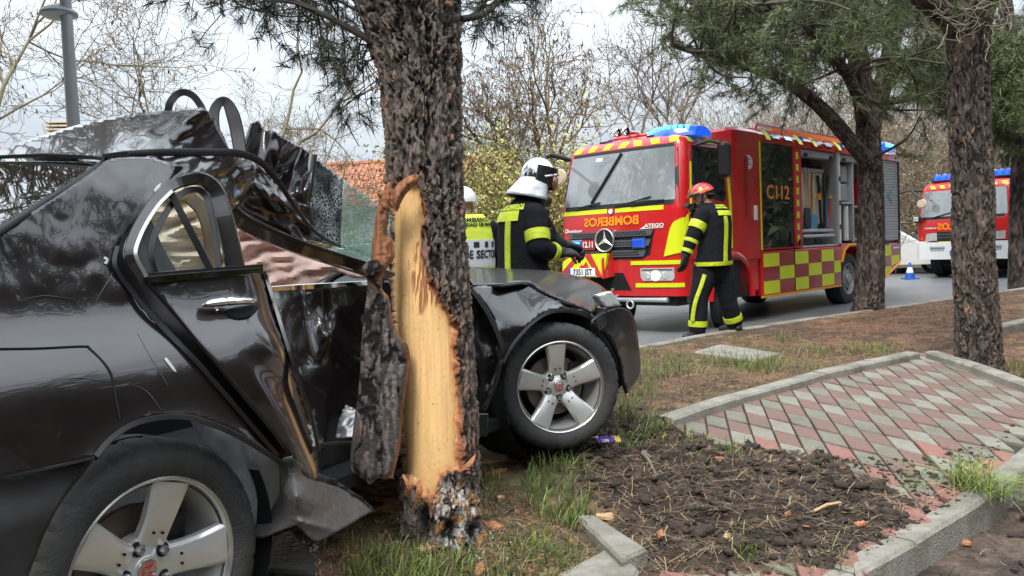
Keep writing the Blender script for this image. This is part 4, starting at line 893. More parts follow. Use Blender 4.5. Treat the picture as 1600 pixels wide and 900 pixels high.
# ------------------------------------------------------------------ wheels
def make_wheel(hub, n_, e_, a_deg, lbl, tr=.311):
    """wheel frame: z outward, x along the car"""
    root = thing('wheel', None, None); del_ = root
    root.parent = car; root.location = tuple(hub-np.array(car.location)); Mx = basis((0, 0, 0), e_, (0, 0, 1), n_); root.matrix_local = Matrix.Translation(root.location) @ Mx
    root['label'] = lbl
    # tyre with blocked shoulders
    prof_t = [(.205, -.02), (.222, -.004), (.232, .004), (.252, .011), (.275, .010), (.293, .001), (.303, -.012), (.309, -.03), (.311, -.06), (.3115, -.088), (.304, -.090), (.304, -.100), (.3115, -.102), (.311, -.15), (.303, -.19), (.28, -.205), (.225, -.20)]
    nseg = 180; k_ = len(prof_t); V = np.zeros((nseg, k_, 3)); ang = np.arange(nseg)*2*PI/nseg
    for j in range(nseg):
        cut = (j % 6 == 0)
        for i, (r_, z_) in enumerate(prof_t):
            if cut and 5 <= i <= 9: r_ -= .007
            V[j, i] = (r_*math.cos(ang[j]), r_*math.sin(ang[j]), z_)
    jj, ii = np.meshgrid(np.arange(nseg), np.arange(k_-1), indexing='ij'); a = jj*k_+ii; b = ((jj+1) % nseg)*k_+ii
    mesh_np('tyre', V.reshape(-1, 3), np.stack([a, b, b+1, a+1], -1).reshape(-1, 4), 'tyre', root, True, 40)
    mb = MB(); mb.lathe([(.225, -.012), (.2235, -.001), (.219, .001), (.214, -.003), (.211, -.012)], 96); mb.build('rim_lip', 'alloy_lip', root)
    mb = MB(); mb.lathe([(.211, -.012), (.206, -.03), (.196, -.05), (.19, -.12), (.19, -.19)], 72); mb.build('rim', 'alloy', root)
    mb = MB()
    for i in range(5):
        a = R(a_deg+72*i); rings = []
        for t in np.linspace(0, 1, 9):
            rr = .050+t*(.208-.050); wd = .029+.021*t**1.2+.010*(1-t)**4; zf = -.046+.037*t**.8+.004*math.sin(t*PI); th = .030-.008*t
            sec = [(-wd*1.12, zf-th), (-wd*1.08, zf-.010), (-wd*.92, zf-.002), (-wd*.80, zf), (wd*.80, zf), (wd*.92, zf-.002), (wd*1.08, zf-.010), (wd*1.12, zf-th)]
            rings.append([(rr*math.cos(a)-y*math.sin(a), rr*math.sin(a)+y*math.cos(a), z) for y, z in sec])
        mb.loft(rings)
    mb.build('spokes', 'alloy', root, sharp=28)
    mb = MB(); mb.lathe([(0, -.040), (.032, -.040), (.036, -.043), (.060, -.046), (.082, -.052), (.085, -.085)], 40); mb.build('hub', 'alloy', root)
    for i in range(5):
        a = R(a_deg+36+72*i) if False else R(a_deg+72*i+36); x, y = .057*math.cos(a), .057*math.sin(a)
        mb = MB(); mb.lathe([(0, .0), (.0175, .0), (.0185, -.004), (.0185, -.02)], 20, M=TR((x, y, -.043))); mb.build('lug_pocket', 'dark_void', root)
        mb = MB(); mb.lathe([(0, .004), (.007, .004), (.0075, .012), (.009, .014), (.011, .008), (.011, -.01)], 6, M=TR((x, y, -.040))); mb.build('lug_nut', 'steel', root)
        for s_ in (-1, 1):
            b = R(a_deg+72*i)+s_*.14; mb = MB(); mb.lathe([(0, .0006), (.0036, .0004), (.0036, -.004)], 8, M=TR((.088*math.cos(b), .088*math.sin(b), -.0265))); mb.build('spoke_hole', 'dark_void', root, sharp=None)
    mb = MB(); mb.lathe([(0, -.034), (.022, -.0345), (.026, -.036), (.028, -.041)], 32); mb.build('hub_cap', 'alloy_lip', root)
    mb = MB(); mb.lathe([(0, -.0325), (.018, -.033), (.0205, -.0345)], 32); cap = mb.build('cap_badge', 'emblem_red', root)
    mb = MB()   # the maker's H in a rounded frame
    for s_ in (-1, 1):
        mb.prism([(s_*.0115, .010), (s_*.0072, .010), (s_*.0055, -.010), (s_*.0090, -.010)], -.0338, -.0312)
    mb.box((0, -.0005, -.0325), (.013, .0038, .0026))
    fr_ = [(.0125, .0125), (-.0125, .0125), (-.0142, .006), (-.0108, -.0125), (.0108, -.0125), (.0142, .006)]
    mb.tube([(x, y, -.0318) for x, y in fr_+fr_[:1]], .0011, 5); badge = mb.build('cap_emblem', 'chrome', root)
    badge.rotation_euler = (0, 0, R(6))
    mb = MB(); mb.lathe([(.05, -.10), (.145, -.10), (.147, -.104), (.147, -.118), (.05, -.118)], 48); mb.build('brake_disc', 'rust_disc', root)
    mb = MB(); mb.box((.11, .06, -.10), (.07, .10, .05), .012); mb.build('brake_caliper', 'car_trim', root)
    mb = MB(); mb.lathe([(0, -.07), (.07, -.08), (.075, -.12)], 24); mb.build('wheel_hub', 'rust_disc', root)
    return root
nr = SR.n; make_wheel(HUB_R, nr, SR.e, 72, 'dusty five spoke rear wheel')
nf = np.array([math.cos(R(74)), -math.sin(R(74)), .03]); nf /= np.linalg.norm(nf); ef = np.array([math.sin(R(74)), math.cos(R(74)), 0])
make_wheel(HUB_F, nf, ef, 93, 'front wheel dug into the soil')
# ------------------------------------------------------------------ bark, needles, twigs
attr_ramp('bark', None, .9, nvar=.08, nscale=55, bump=.18, bscale=220, spec=.25)
attr_ramp('bare_bark', None, .9, nvar=.3, nscale=12, spec=.2)
attr_ramp('needles', None, .5, nvar=.15, nscale=2.5, spec=.35)
attr_ramp('leaf', None, .55, nvar=.15, nscale=2, spec=.3)
def bark_cols(plate, cv, fl, base=(.115, .098, .086), crack=(.014, .012, .011), flake=(.30, .155, .105), fl_amt=.12):
    b = np.array(base)*(.38+1.5*cv[:, None]**1.6); k = ss(plate, .06, .34)[:, None]
    c_ = np.array(crack)*(1-k)+b*k
    f_ = (ss(fl, 1-fl_amt-.06, 1-fl_amt+.02)*ss(plate, .15, .4))[:, None]
    return c_*(1-f_)+np.array(flake)*f_
def trunk_mesh(name, path, rad, nz, na, cell, parent, relief=.018, base=(.115, .098, .086), seed=1, extra=None, fl_amt=.12):
    """path (k,3), rad (k,): tube with bark plates in relief; extra(V, th, t, col, disp)-> (disp, col)"""
    P = catmull(path, nz); rr = np.interp(np.linspace(0, 1, nz), np.linspace(0, 1, len(rad)), rad)
    D = np.gradient(P, axis=0); D /= np.linalg.norm(D, axis=1)[:, None]
    ref = np.array([1., 0, 0]); X = ref-D*(D@ref)[:, None]; X /= np.linalg.norm(X, axis=1)[:, None]; Y = np.cross(D, X)
    th = np.arange(na)*2*PI/na; ln = np.r_[0, np.cumsum(np.linalg.norm(np.diff(P, axis=0), axis=1))]
    TH, ZZ = np.meshgrid(th, ln); R_ = rr[:, None]
    nc = max(5, round(2*PI*rr.mean()/cell)); u = TH/(2*PI)*nc; v = ZZ/(cell*3.4)
    wz = .75*fbm(u*.9, v*2.6, o=4, seed=seed+3, g=.6)
    f1, f2, cv = voro((u+wz).ravel(), (v+wz*.5).ravel(), seed, None); pl = (f2-f1)
    g1, g2, gc = voro((u*2.3+2*wz).ravel(), (v*2.7-wz).ravel(), seed+40)
    fis = np.abs(fbm((u*.62+.5*wz).ravel(), (v*.55).ravel(), o=4, seed=seed+6, g=.62))   # long wandering fissures
    fis2 = np.abs(fbm((u*1.5).ravel(), (v*2.6+wz).ravel(), o=3, seed=seed+16, g=.6))
    plate = np.clip(ss(fis, .0, .20)*.42+.18*ss(fis2, 0, .12)-.12+.25*np.clip((g2-g1)*1.6, 0, 1)*ss(fis, .03, .12), 0, 1); cv = .45*cv+.55*gc; fine = fbm((u*5).ravel(), (v*6).ravel(), o=3, seed=seed+8)
    seam = ss(np.abs(TH.ravel()-PI), PI-.25, PI)  # hide the seam in a crack
    disp = relief*(ss(plate, .02, .45)*(.55+.6*cv)-.5)+relief*.30*fine+relief*.42*(np.floor(gc*4)/4-.4)*ss(plate, .05, .2)
    V = P[:, None]+X[:, None]*(np.cos(TH)*1.)[..., None]*R_[..., None]+Y[:, None]*np.sin(TH)[..., None]*R_[..., None]
    Nn = (X[:, None]*np.cos(TH)[..., None]+Y[:, None]*np.sin(TH)[..., None]).reshape(-1, 3)
    V = V.reshape(-1, 3); col = bark_cols(plate, .5*cv+.5*gc, gc*.6+cv*.4, base, fl_amt=fl_amt)
    if extra: disp, col, V = extra(V, Nn, disp, col, plate, cv)
    V = V+Nn*disp[:, None]
    return mesh_np(name, V, grid_faces(nz, na, True), 'bark', parent, True, None, np.clip(col, .004, 1), world=True)
def project(V):
    q = V-CAM; d = q@_f; return 800+FPX*(q@_r)/d, 450-FPX*(q@_u)/d
def tubes_np(segs, sides=4):
    """segs: list of (p0,p1,r0,r1) -> one light mesh"""
    S = np.array([np.r_[a, b, r0, r1] for a, b, r0, r1 in segs]); a, b, r0, r1 = S[:, :3], S[:, 3:6], S[:, 6], S[:, 7]
    d = b-a; d /= np.linalg.norm(d, axis=1)[:, None]+1e-9; up = np.where(np.abs(d[:, 2:3]) > .9, np.array([[1., 0, 0]]), np.array([[0, 0, 1.]]))
    x = np.cross(up, d); x /= np.linalg.norm(x, axis=1)[:, None]+1e-9; y = np.cross(d, x); V = []
    for k in range(sides):
        an = 2*PI*k/sides; o = x*math.cos(an)+y*math.sin(an); V += [a+o*r0[:, None], b+o*r1[:, None]]
    V = np.stack(V, 1); n = len(S); base = np.arange(n)[:, None]*2*sides
    F = np.concatenate([base+np.array((2*k, (2*k+2) % (2*sides), (2*k+3) % (2*sides), 2*k+1)) for k in range(sides)]); return V.reshape(-1, 3), F
def needle_tufts(P, D, n, ln, wd, cols, spread=.9):
    """tufts at P pointing along D: n needles each"""
    m = len(P); D = D/(np.linalg.norm(D, axis=1)[:, None]+1e-9)
    r_ = rng.normal(0, 1, (m, n, 3)); r_ /= np.linalg.norm(r_, axis=2)[..., None]
    d = D[:, None]*(1.05-spread*.35)+r_*spread; d /= np.linalg.norm(d, axis=2)[..., None]
    s_ = np.cross(d, rng.normal(0, 1, (m, n, 3))); s_ /= np.linalg.norm(s_, axis=2)[..., None]+1e-9
    L_ = ln*(.65+.5*rng.random((m, n)))[..., None]; o = P[:, None]+D[:, None]*(rng.random((m, n, 1))-.7)*ln*.55
    V = np.stack([o-s_*wd/2, o+s_*wd/2, o+d*L_], 2); V[..., 2, 2] -= .10*L_[..., 0]
    ci = cols[rng.integers(0, len(cols), m)][:, None]*(1+.25*rng.normal(0, 1, (m, n, 1))); C_ = np.repeat(np.clip(ci, .006, 1)[:, :, None], 3, 2)
    return V.reshape(-1, 3), np.arange(m*n*3).reshape(-1, 3), C_.reshape(-1, 3)

# ------------------------------------------------------------------ the struck pine
TD = 3.12
pine = thing('pine_tree', 'big foreground pine with bark stripped to pale wood where the black car hit', 'tree', (-.3, 3.1, -.04))
_c = [(700, 900, 74), (694, 850, 66), (690, 815, 61), (687, 760, 58), (685, 700, 58), (680, 600, 61), (673, 500, 61), (669, 430, 60), (666, 350, 57), (664, 300, 56), (661, 200, 56), (656, 120, 60), (650, 60, 67), (640, 10, 78), (628, -50, 86), (622, -140, 84), (614, -330, 78), (604, -560, 70)]
path = [at(x, y, TD) for x, y, r_ in _c]; rads = [r_/FPX*TD for x, y, r_ in _c]
WOOD = [(590, 296), (640, 284), (651, 282), (660, 311), (666, 338), (660, 355), (664, 410), (675, 440), (690, 466), (702, 490), (714, 510), (713, 540), (717, 572), (721, 620), (721, 680), (722, 735), (700, 742), (690, 742), (686, 762), (672, 806), (664, 778), (650, 757), (638, 748), (622, 742), (540, 742), (540, 400)]
TONGUE = [(644, 382), (654, 378), (664, 402), (676, 440), (690, 470), (680, 474), (668, 466), (655, 486), (648, 462), (641, 432)]
def strip(V, Nn, disp, col, plate, cv):
    px, py = project(V); front = (Nn@(CAM-np.array([-.3, 3.1, .5])) > -.9)
    Pp = np.stack([px, py], 1); n_ = 5*fbm(px/14., py/22., o=3, seed=5)+2.2*fbm(px/5., py/9., o=2, seed=6)
    d = dist_poly(Pp, WOOD); i = inside(Pp, WOOD); sd_ = np.where(i, d, -d)+n_; k = ss(sd_, -1, 4)*front
    wood = np.array([.82, .515, .225]); fib = fbm(px/2.6, py/95., o=4, seed=7, g=.65); sp = fbm(px/3., py/3.4, o=2, seed=8)
    wc = wood*(1+.20*fib[:, None])*(1+.10*fbm(px/14., py/130., o=2, seed=17))[:, None]; wc = wc*(1-.5*ss(sp, .66, .76))[:, None]
    lowb = ss(py, 690, 745)[:, None]*.3*ss(fib, -.2, .4)[:, None]; wc = wc*(1-lowb)+np.array([.45, .23, .08])*lowb
    edge = (np.exp(-np.maximum(sd_-2, 0)/4.)*ss(px, 640, 665))[:, None]*.9; oc = np.array([.36, .115, .045])*(1+.9*fib[:, None]); wc = wc*(1-edge)+oc*edge
    di = dist_poly(Pp, TONGUE); ti = inside(Pp, TONGUE); ts = np.where(ti, di, -di); st = ss(fbm(px/2.6+py/40., py/26., o=2, seed=9), -.25, .15); tk = (ss(ts, -9, 3)*st*.85)[:, None]
    wc = wc*(1-tk)+np.array([.26, .085, .045])*tk
    out = (np.exp(-np.maximum(-sd_, 0)/6.)*ss(cv+.3*fib, .3, .75)*front)[:, None]*.7; col = col*(1-out)+np.array([.34, .13, .07])*out
    # resin and pale lichen on the foot, charred hollows
    ft = ss(py, 735, 775)*ss(px, 655, 690)*front; li = (ft*ss(fbm(px/6., py/16., o=4, seed=12)+.25*fbm(px/2., py/3., o=2, seed=13), .02, .30))[:, None]*.8; col = col*(1-li)+np.array([.58, .55, .50])*li
    oo = (ft*ss(fbm(px/9., py/14., o=3, seed=14), .15, .4))[:, None]*.7; col = col*(1-oo)+np.array([.40, .19, .06])*oo
    ho = (np.exp(-((px-705)/11.)**2-((py-826)/18.)**2)+np.exp(-((px-662)/9.)**2-((py-812)/26.)**2)+np.exp(-((px-742)/8.)**2-((py-832)/16.)**2))*front
    col = col*(1-np.clip(ho*1.3, 0, 1))[:, None]+np.array([.008, .007, .007])*np.clip(ho*1.3, 0, 1)[:, None]
    disp = disp*(1-.5*ft)-.03*ho+.008*ft*fbm(px/4., py/7., o=3, seed=15)
    disp = disp*(1-k)+(-.022+.0012*fib+.006*tk[:, 0])*k
    disp = disp+.004*np.exp(-(sd_/2.0)**2)*front*ss(px, 600, 650)
    col = col*(1-k[:, None])+wc*k[:, None]
    return disp, col, V
trunk_mesh('trunk', path, rads, 700, 450, .032, pine, .020, (.12, .098, .082), 3, strip, .075)
SLAB = [(604, 291), (590, 325), (582, 375), (580, 405), (572, 425), (574, 450), (568, 500), (564, 545), (561, 600), (553, 660), (547, 724), (557, 743), (568, 748), (578, 757), (590, 748), (606, 749), (615, 740), (626, 692), (631, 632), (640, 575), (638, 542), (622, 522), (614, 500), (608, 466), (597, 450), (602, 424), (616, 403), (614, 376), (606, 366), (606, 338), (611, 310)]
def bark_sheet(name, outline, d0, xc, hw, parent, seed, thick, orange_top=None, step=2.2, relief=.014, all_orange=False):
    o = panel(name, outline, lambda x, y: d0+.05*np.clip(np.abs(x-np.interp(y, *xc))/hw, 0, 2)**2, 'bark', parent, step=step, thick=0)
    me = o.data; n = len(me.vertices); v = np.zeros(n*3); me.vertices.foreach_get('co', v); v = v.reshape(-1, 3); W = v+np.array(parent.location)
    px, py = project(W); u = px/17.; vv = py/56.; wz = .75*fbm(u*1.3, vv*2.2, o=3, seed=seed)
    f1, f2, cv = voro(u+wz, vv+wz*.8, seed+1); g1, g2, gc = voro(u*2.6, vv*2.2, seed+2); fis = np.abs(fbm(u*.62+.5*wz, vv*.55, o=4, seed=seed+9, g=.62)); plate = np.clip(ss(fis, .0, .20)*.42-.05+.25*np.clip((g2-g1)*1.6, 0, 1)*ss(fis, .03, .12), 0, 1); cv = .45*cv+.55*gc
    dist = dist_poly(np.stack([px, py], 1), outline); e_ = ss(dist, 0, 9)
    disp = relief*(ss(plate, .02, .45)*(.55+.6*cv)-.5)*e_+.004*fbm(px/4., py/5., o=3, seed=seed+4)-.012*(1-e_)
    ray_ = CAM-W; ray_ /= np.linalg.norm(ray_, axis=1)[:, None]; v = v+ray_*disp[:, None]
    col = bark_cols(plate, .5*cv+.5*gc, gc*.6+cv*.4, (.115, .10, .092), fl_amt=.08); fib = fbm(px/3., py/30., o=3, seed=seed+6)
    og = np.array([.29, .12, .055])*(1+.75*fib[:, None]); k = (1-ss(dist+3*fib, 1, 6))*.8*ss(px-np.interp(py, [280, 450, 540, 760], [600, 590, 612, 596]), -6, 6)
    if orange_top is not None: k = np.maximum(k, ss(py+14*fib, orange_top+20, orange_top-15)*.9)
    if all_orange: k = np.full(n, .85)
    col = col*(1-k[:, None])+og*k[:, None]
    me.vertices.foreach_set('co', v.astype(np.float32).ravel()); ca = me.color_attributes.new('col', 'FLOAT_COLOR', 'POINT'); c4 = np.ones((n, 4), np.float32); c4[:, :3] = np.clip(col, .005, 1); ca.data.foreach_set('color', c4.ravel()); me.update()
    md = o.modifiers.new('thickness', 'SOLIDIFY'); md.thickness = thick; md.offset = -1
    return o
bark_sheet('bark_slab', SLAB, 2.90, ((290, 450, 600, 760), (600, 590, 600, 590)), 42, pine, 70, .04, 430)
bark_sheet('bark_splinter', [(608, 310), (616, 294), (632, 279), (650, 272), (655, 278), (645, 292), (634, 304), (626, 318), (621, 330), (614, 326)], 2.90, ((250, 400), (632, 620)), 60, pine, 75, .008, None, all_orange=True, relief=.022)
bark_sheet('bark_knob', [(566, 420), (574, 409), (590, 406), (604, 411), (602, 420), (588, 426), (574, 431)], 2.86, ((400, 430), (585, 585)), 22, pine, 78, .03, None)
# splinters at the torn foot
for x0, y0, x1, y1, w_ in ((642, 748, 632, 772, .02), (655, 750, 648, 790, .025), (630, 742, 640, 775, .018), (668, 762, 672, 800, .016), (720, 736, 742, 712, .02)):
    c0 = G(690, 832); ribbon('splinter', [(x0, y0, 2.86), ((x0+x1)/2+3, (y0+y1)/2, 2.85), (x1, y1, 2.88)], [w_*.5, w_, w_*.3], 'chip_orange', pine, thick=.01, n=8)
# shreds of bark heaped left of the foot
for k_ in range(16):
    x_, y_ = 560+rng.random()*75, 762+rng.random()*45
    chip(x_, y_, .06+.08*rng.random(), .03, rng.normal(.2, .6), 'chip_orange', 'torn brown bark shred heaped under the split pine trunk', rng.normal(0, .3)).__setitem__('group', 'bark shreds under the split trunk')

def twig_crown(limbs, tips, depth_of, n_sub, tuft_n, needles_n, ln, wd, cols, parent, seed, jit=.35, twigr=.012, sub=5, tuft_every=.07, droop=.12, barkcol=(.10, .085, .07)):
    """limbs: world polylines; tips: world points the branches reach; grows branches, twigs and needle tufts"""
    r_ = np.random.default_rng(seed); segs = []; TP = []; TD_ = []
    A = np.concatenate([catmull(l_, 24) for l_ in limbs])
    for t in tips:
        dd = np.linalg.norm(A-t, axis=1); a = A[r_.choice(np.argsort(dd)[:14])]
        ln_ = np.linalg.norm(t-a); mid = (a+t)/2+r_.normal(0, .10*ln_, 3)+np.array([0, 0, .06*ln_]); B = catmull([a, mid, t], 12)
        for i in range(11):
            r0 = twigr*(1.6-1.3*i/11)*(.5+.5*ln_); segs.append((B[i], B[i+1], r0, r0*.92))
        for s_ in range(sub):
            i0 = r_.integers(3, 12); p = B[i0]; d = (t-a)/ln_+r_.normal(0, .75, 3); d[2] -= droop; d /= np.linalg.norm(d); q = p+d*(jit*(.5+r_.random()))
            m_ = (p+q)/2+r_.normal(0, .05, 3); C_ = catmull([p, m_, q], 7)
            for i in range(6): segs.append((C_[i], C_[i+1], twigr*.35, twigr*.28))
            L_ = np.linalg.norm(q-p); k = max(1, int(L_/tuft_every))
            for j in range(k):
                f_ = .35+.65*(j+r_.random())/k; x = C_[min(6, int(f_*6))]+r_.normal(0, .012, 3); TP.append(x); TD_.append(d+r_.normal(0, .35, 3)+np.array([0, 0, .15]))
    sv, sf = tubes_np(segs, 4); mesh_np('branches', sv, sf, 'bare_bark', parent, True, None, np.tile(np.array(barkcol), (len(sv), 1))*(1+.2*rng.normal(0, 1, (len(sv), 1))), world=True)['kind'] = 'stuff'
    v, f, c_ = needle_tufts(np.array(TP), np.array(TD_), needles_n, ln, wd, np.array(cols))
    o = mesh_np('crown', v, f, 'needles', parent, False, None, c_, world=True); return len(TP)
pg = [(.060, .088, .030), (.085, .118, .040), (.115, .145, .056), (.16, .18, .078)]
def tip_cloud(poly, n, dlo, dhi, seed):
    r_ = np.random.default_rng(seed); poly = np.array(poly, float); out = []; lo, hi = poly.min(0), poly.max(0)
    while len(out) < n:
        p = lo+(hi-lo)*r_.random(2)
        if inside([p], poly)[0]: out.append(at(p[0], p[1], dlo+(dhi-dlo)*r_.random()))
    return out
l_ = lambda *pts: [at(*p) for p in pts]
# upper twigs of the struck pine
tw = [l_((590, 70, 3.1), (500, 20, 3.2), (400, -20, 3.4), (300, -40, 3.6)), l_((590, 40, 3.1), (540, -30, 3.3), (430, -80, 3.6)), l_((722, 30, 3.1), (760, 20, 3.2), (800, -20, 3.4), (830, -60, 3.6)), l_((585, 90, 3.1), (575, 60, 3.2), (560, 10, 3.4))]
tp_ = tip_cloud([(240, -20), (470, -20), (590, 0), (580, 60), (520, 70), (420, 40), (300, 10)], 22, 3.2, 4.2, 5)+tip_cloud([(430, 20), (580, 40), (590, 110), (540, 150), (480, 110)], 11, 3.1, 3.9, 6)+tip_cloud([(726, -10), (830, -20), (800, 30), (770, 70), (726, 60)], 9, 3.1, 3.8, 7)+l_((590, 135, 3.1), (572, 160, 3.2), (560, 95, 3.3))
twig_crown(tw, tp_, None, 0, 0, 34, .085, .0026, [(.03, .034, .018), (.05, .052, .026), (.075, .078, .04)], pine, 11, .16, .006, 4, .075, .35, (.05, .042, .036))
for lb in tw:
    mb = MB(); mb.tube(catmull(lb, 14), list(np.linspace(.014, .005, 14)), 8); o_b = mb.build('limb', 'car_matt', pine, world=True); o_b.data.materials[0] = MATS['bare_bark']; ca = o_b.data.color_attributes.new('col', 'FLOAT_COLOR', 'POINT'); ca.data.foreach_set('color', np.tile([.05, .042, .036, 1], len(o_b.data.vertices)).astype(np.float32))

# the struck pine's own crown, over the car and the camera
r_ = np.random.default_rng(15); hi = [np.array([r_.uniform(-4.5, -.6), r_.uniform(.5, 5.0), r_.uniform(3.6, 6.0)]) for _ in range(90)]
top_ = np.array(path[-1]); twig_crown([[top_, top_+[.1, .1, 1.5], top_+[.2, 0, 3]], [top_, top_+[-1, -1, 1.2], top_+[-2.4, -2, 1.8]], [top_, top_+[1.2, -.8, 1.2], top_+[2.6, -1.4, 2.0]], [top_, top_+[-1, .8, 1.4], top_+[-2.6, 1.2, 2]]], hi, None, 0, 0, 14, .12, .006, pg, pine, 12, .5, .02, 4, .12, .1)
# ------------------------------------------------------------------ the pines along the road
def road_pine(name, label, stems, rads_, crown_poly, ntips, dlo, dhi, loc, seed, nz=260, na=120, cell=.042, ln=.16, wd=.008, nn=14, sub=4, twigr=.016, base=(.088, .070, .058), fl=.04):
    t = thing(name, label, 'tree', loc)
    for i, (s_, r_) in enumerate(zip(stems, rads_)):
        trunk_mesh('trunk' if i == 0 else 'limb', [at(*p) for p in s_], r_, nz if i == 0 else nz//2, na if i == 0 else na//2, cell, t, .017 if i == 0 else .010, base, seed+i, None, fl)
    if ntips:
        tips = [p for poly, n in crown_poly for p in tip_cloud(poly, n, dlo, dhi, seed+n)]
        twig_crown([[at(*p) for p in s_] for s_ in stems[1:]], tips, None, 0, 0, nn, ln, wd, pg, t, seed+3, .5, twigr, sub, .075, .12)
    return t
D2 = 11.7
road_pine('pine_tree', 'forked dark pine trunk in front of the parked fire engine', [
    [(1356, 492, D2), (1357, 470, D2), (1360, 400, D2), (1361, 333, D2), (1360, 270, D2), (1357, 215, D2), (1352, 170, D2), (1342, 95, D2), (1334, 47, D2), (1327, 5, D2), (1320, -60, D2)],
    [(1366, 262, D2-.1), (1345, 240, D2-.12), (1303, 190, D2-.2), (1275, 162, D2-.3), (1225, 125, D2-.4), (1184, 109, D2-.5), (1120, 92, D2-.6), (1050, 70, D2-.8)],
    [(1358, 205, D2), (1375, 147, D2), (1387, 103, D2), (1394, 62, D2), (1398, 20, D2), (1400, -50, D2)],
    [(1388, 115, D2), (1410, 95, D2-.1), (1437, 75, D2-.2), (1469, 50, D2-.3), (1500, 10, D2-.4)],
    [(1352, 190, D2-.1), (1331, 131, D2-.3), (1303, 87, D2-.5), (1275, 56, D2-.7), (1240, 34, D2-.9), (1150, 0, D2-1.2)],
    [(1340, 100, D2), (1300, 50, D2+.4), (1240, 25, D2+.8), (1150, 30, D2+1), (1040, 10, D2+1)],
    [(1336, 60, D2), (1280, 0, D2), (1180, -40, D2-.5), (1000, -60, D2-1)]],
    [[.235, .205, .185, .172, .163, .155, .142, .13, .12, .11, .09], [.11, .105, .10, .09, .075, .06, .045, .03], [.14, .13, .12, .11, .09, .07], [.10, .085, .075, .06, .05], [.08, .075, .065, .055, .04, .02], [.07, .06, .05, .03, .02], [.08, .06, .05, .02]],
    [([(925, 0), (1010, 30), (1050, 95), (1110, 140), (1190, 168), (1290, 150), (1330, 120), (1470, 110), (1480, -30), (930, -40)], 105), ([(990, -40), (1460, -40), (1440, 60), (1250, 90), (1100, 90)], 85), ([(1080, 60), (1250, 60), (1290, 150), (1180, 175), (1090, 140)], 18), ([(1390, 100), (1480, 90), (1485, 190), (1420, 180)], 14)],
    480, 9.6, 13.6, tuple(at(1356, 485, D2)), 21)
D3 = 6.85
road_pine('pine_tree', 'thick rough pine trunk at the corner of the paver ramp', [
    [(1531, 580, D3), (1529, 560, D3), (1526, 480, D3), (1521, 400, D3), (1520, 300, D3), (1516, 220, D3), (1513, 140, D3), (1513, 60, D3), (1516, 0, D3), (1520, -70, D3), (1526, -230, D3), (1530, -430, D3)],
    [(1505, 55, D3), (1480, 30, D3-.1), (1440, 0, D3-.3), (1400, -40, D3-.5)],
    [(1530, 20, D3), (1560, -20, D3-.1), (1600, -60, D3-.2)]],
    [[.205, .178, .16, .155, .156, .153, .150, .160, .185, .19, .16, .14], [.10, .075, .06, .05], [.10, .08, .06]], [([(1370, -30), (1440, -30), (1430, 10), (1390, 10)], 4), ([(1590, -30), (1640, -30), (1640, 10), (1600, 0)], 4), ([(1330, -420), (1720, -420), (1740, -70), (1310, -70)], 45)], 14, 5.6, 7.2, tuple(at(1530, 566, D3)), 41, 480, 260, .038, .12, .004, 26, 4, .007)
D4 = 15.4
road_pine('pine_tree', 'dark leaning pine at the right edge behind the second fire engine', [
    [(1594, 452, D4), (1592, 400, D4), (1593, 300, D4), (1598, 220, D4), (1590, 150, D4), (1580, 90, D4), (1570, 0, D4)],
    [(1592, 210, D4), (1560, 185, D4), (1520, 175, D4), (1470, 170, D4)], [(1585, 130, D4), (1620, 80, D4), (1660, 60, D4)], [(1580, 100, D4), (1540, 60, D4+.5), (1480, 40, D4+1)]],
    [[.2, .17, .16, .17, .18, .16, .12], [.09, .07, .05, .03], [.1, .08, .05], [.1, .07, .04]], [([(1400, 90), (1480, 60), (1640, 20), (1640, 270), (1560, 235), (1540, 190), (1420, 175)], 150), ([(1560, 100), (1640, 60), (1640, 250), (1570, 230)], 60)], 210, 14, 18.5, tuple(at(1594, 450, D4)), 61, 160, 60, .09, .2, .013, 16)
# dry curled twigs hanging from the thick pine
sg = []; r_ = np.random.default_rng(5)
for k_ in range(70):
    p = at(1440+150*r_.random(), -15+70*r_.random()**1.6, 6.2+.5*r_.random()); d = r_.normal(0, 1, 3); d[2] -= .6; d /= np.linalg.norm(d)
    for i in range(9):
        q = p+d*.035; sg.append((p, q, .0032, .003)); d = d+r_.normal(0, .28, 3)+np.array([0, 0, .05]); d /= np.linalg.norm(d); p = q
v_, f_ = tubes_np(sg, 3); dead = [o for o in bpy.data.objects if o.get('label', '').startswith('thick rough')][0]
mesh_np('dead_twigs', v_, f_, 'bare_bark', dead, True, None, np.tile(np.array([.40, .34, .26]), (len(v_), 1)), world=True)['kind'] = 'stuff'

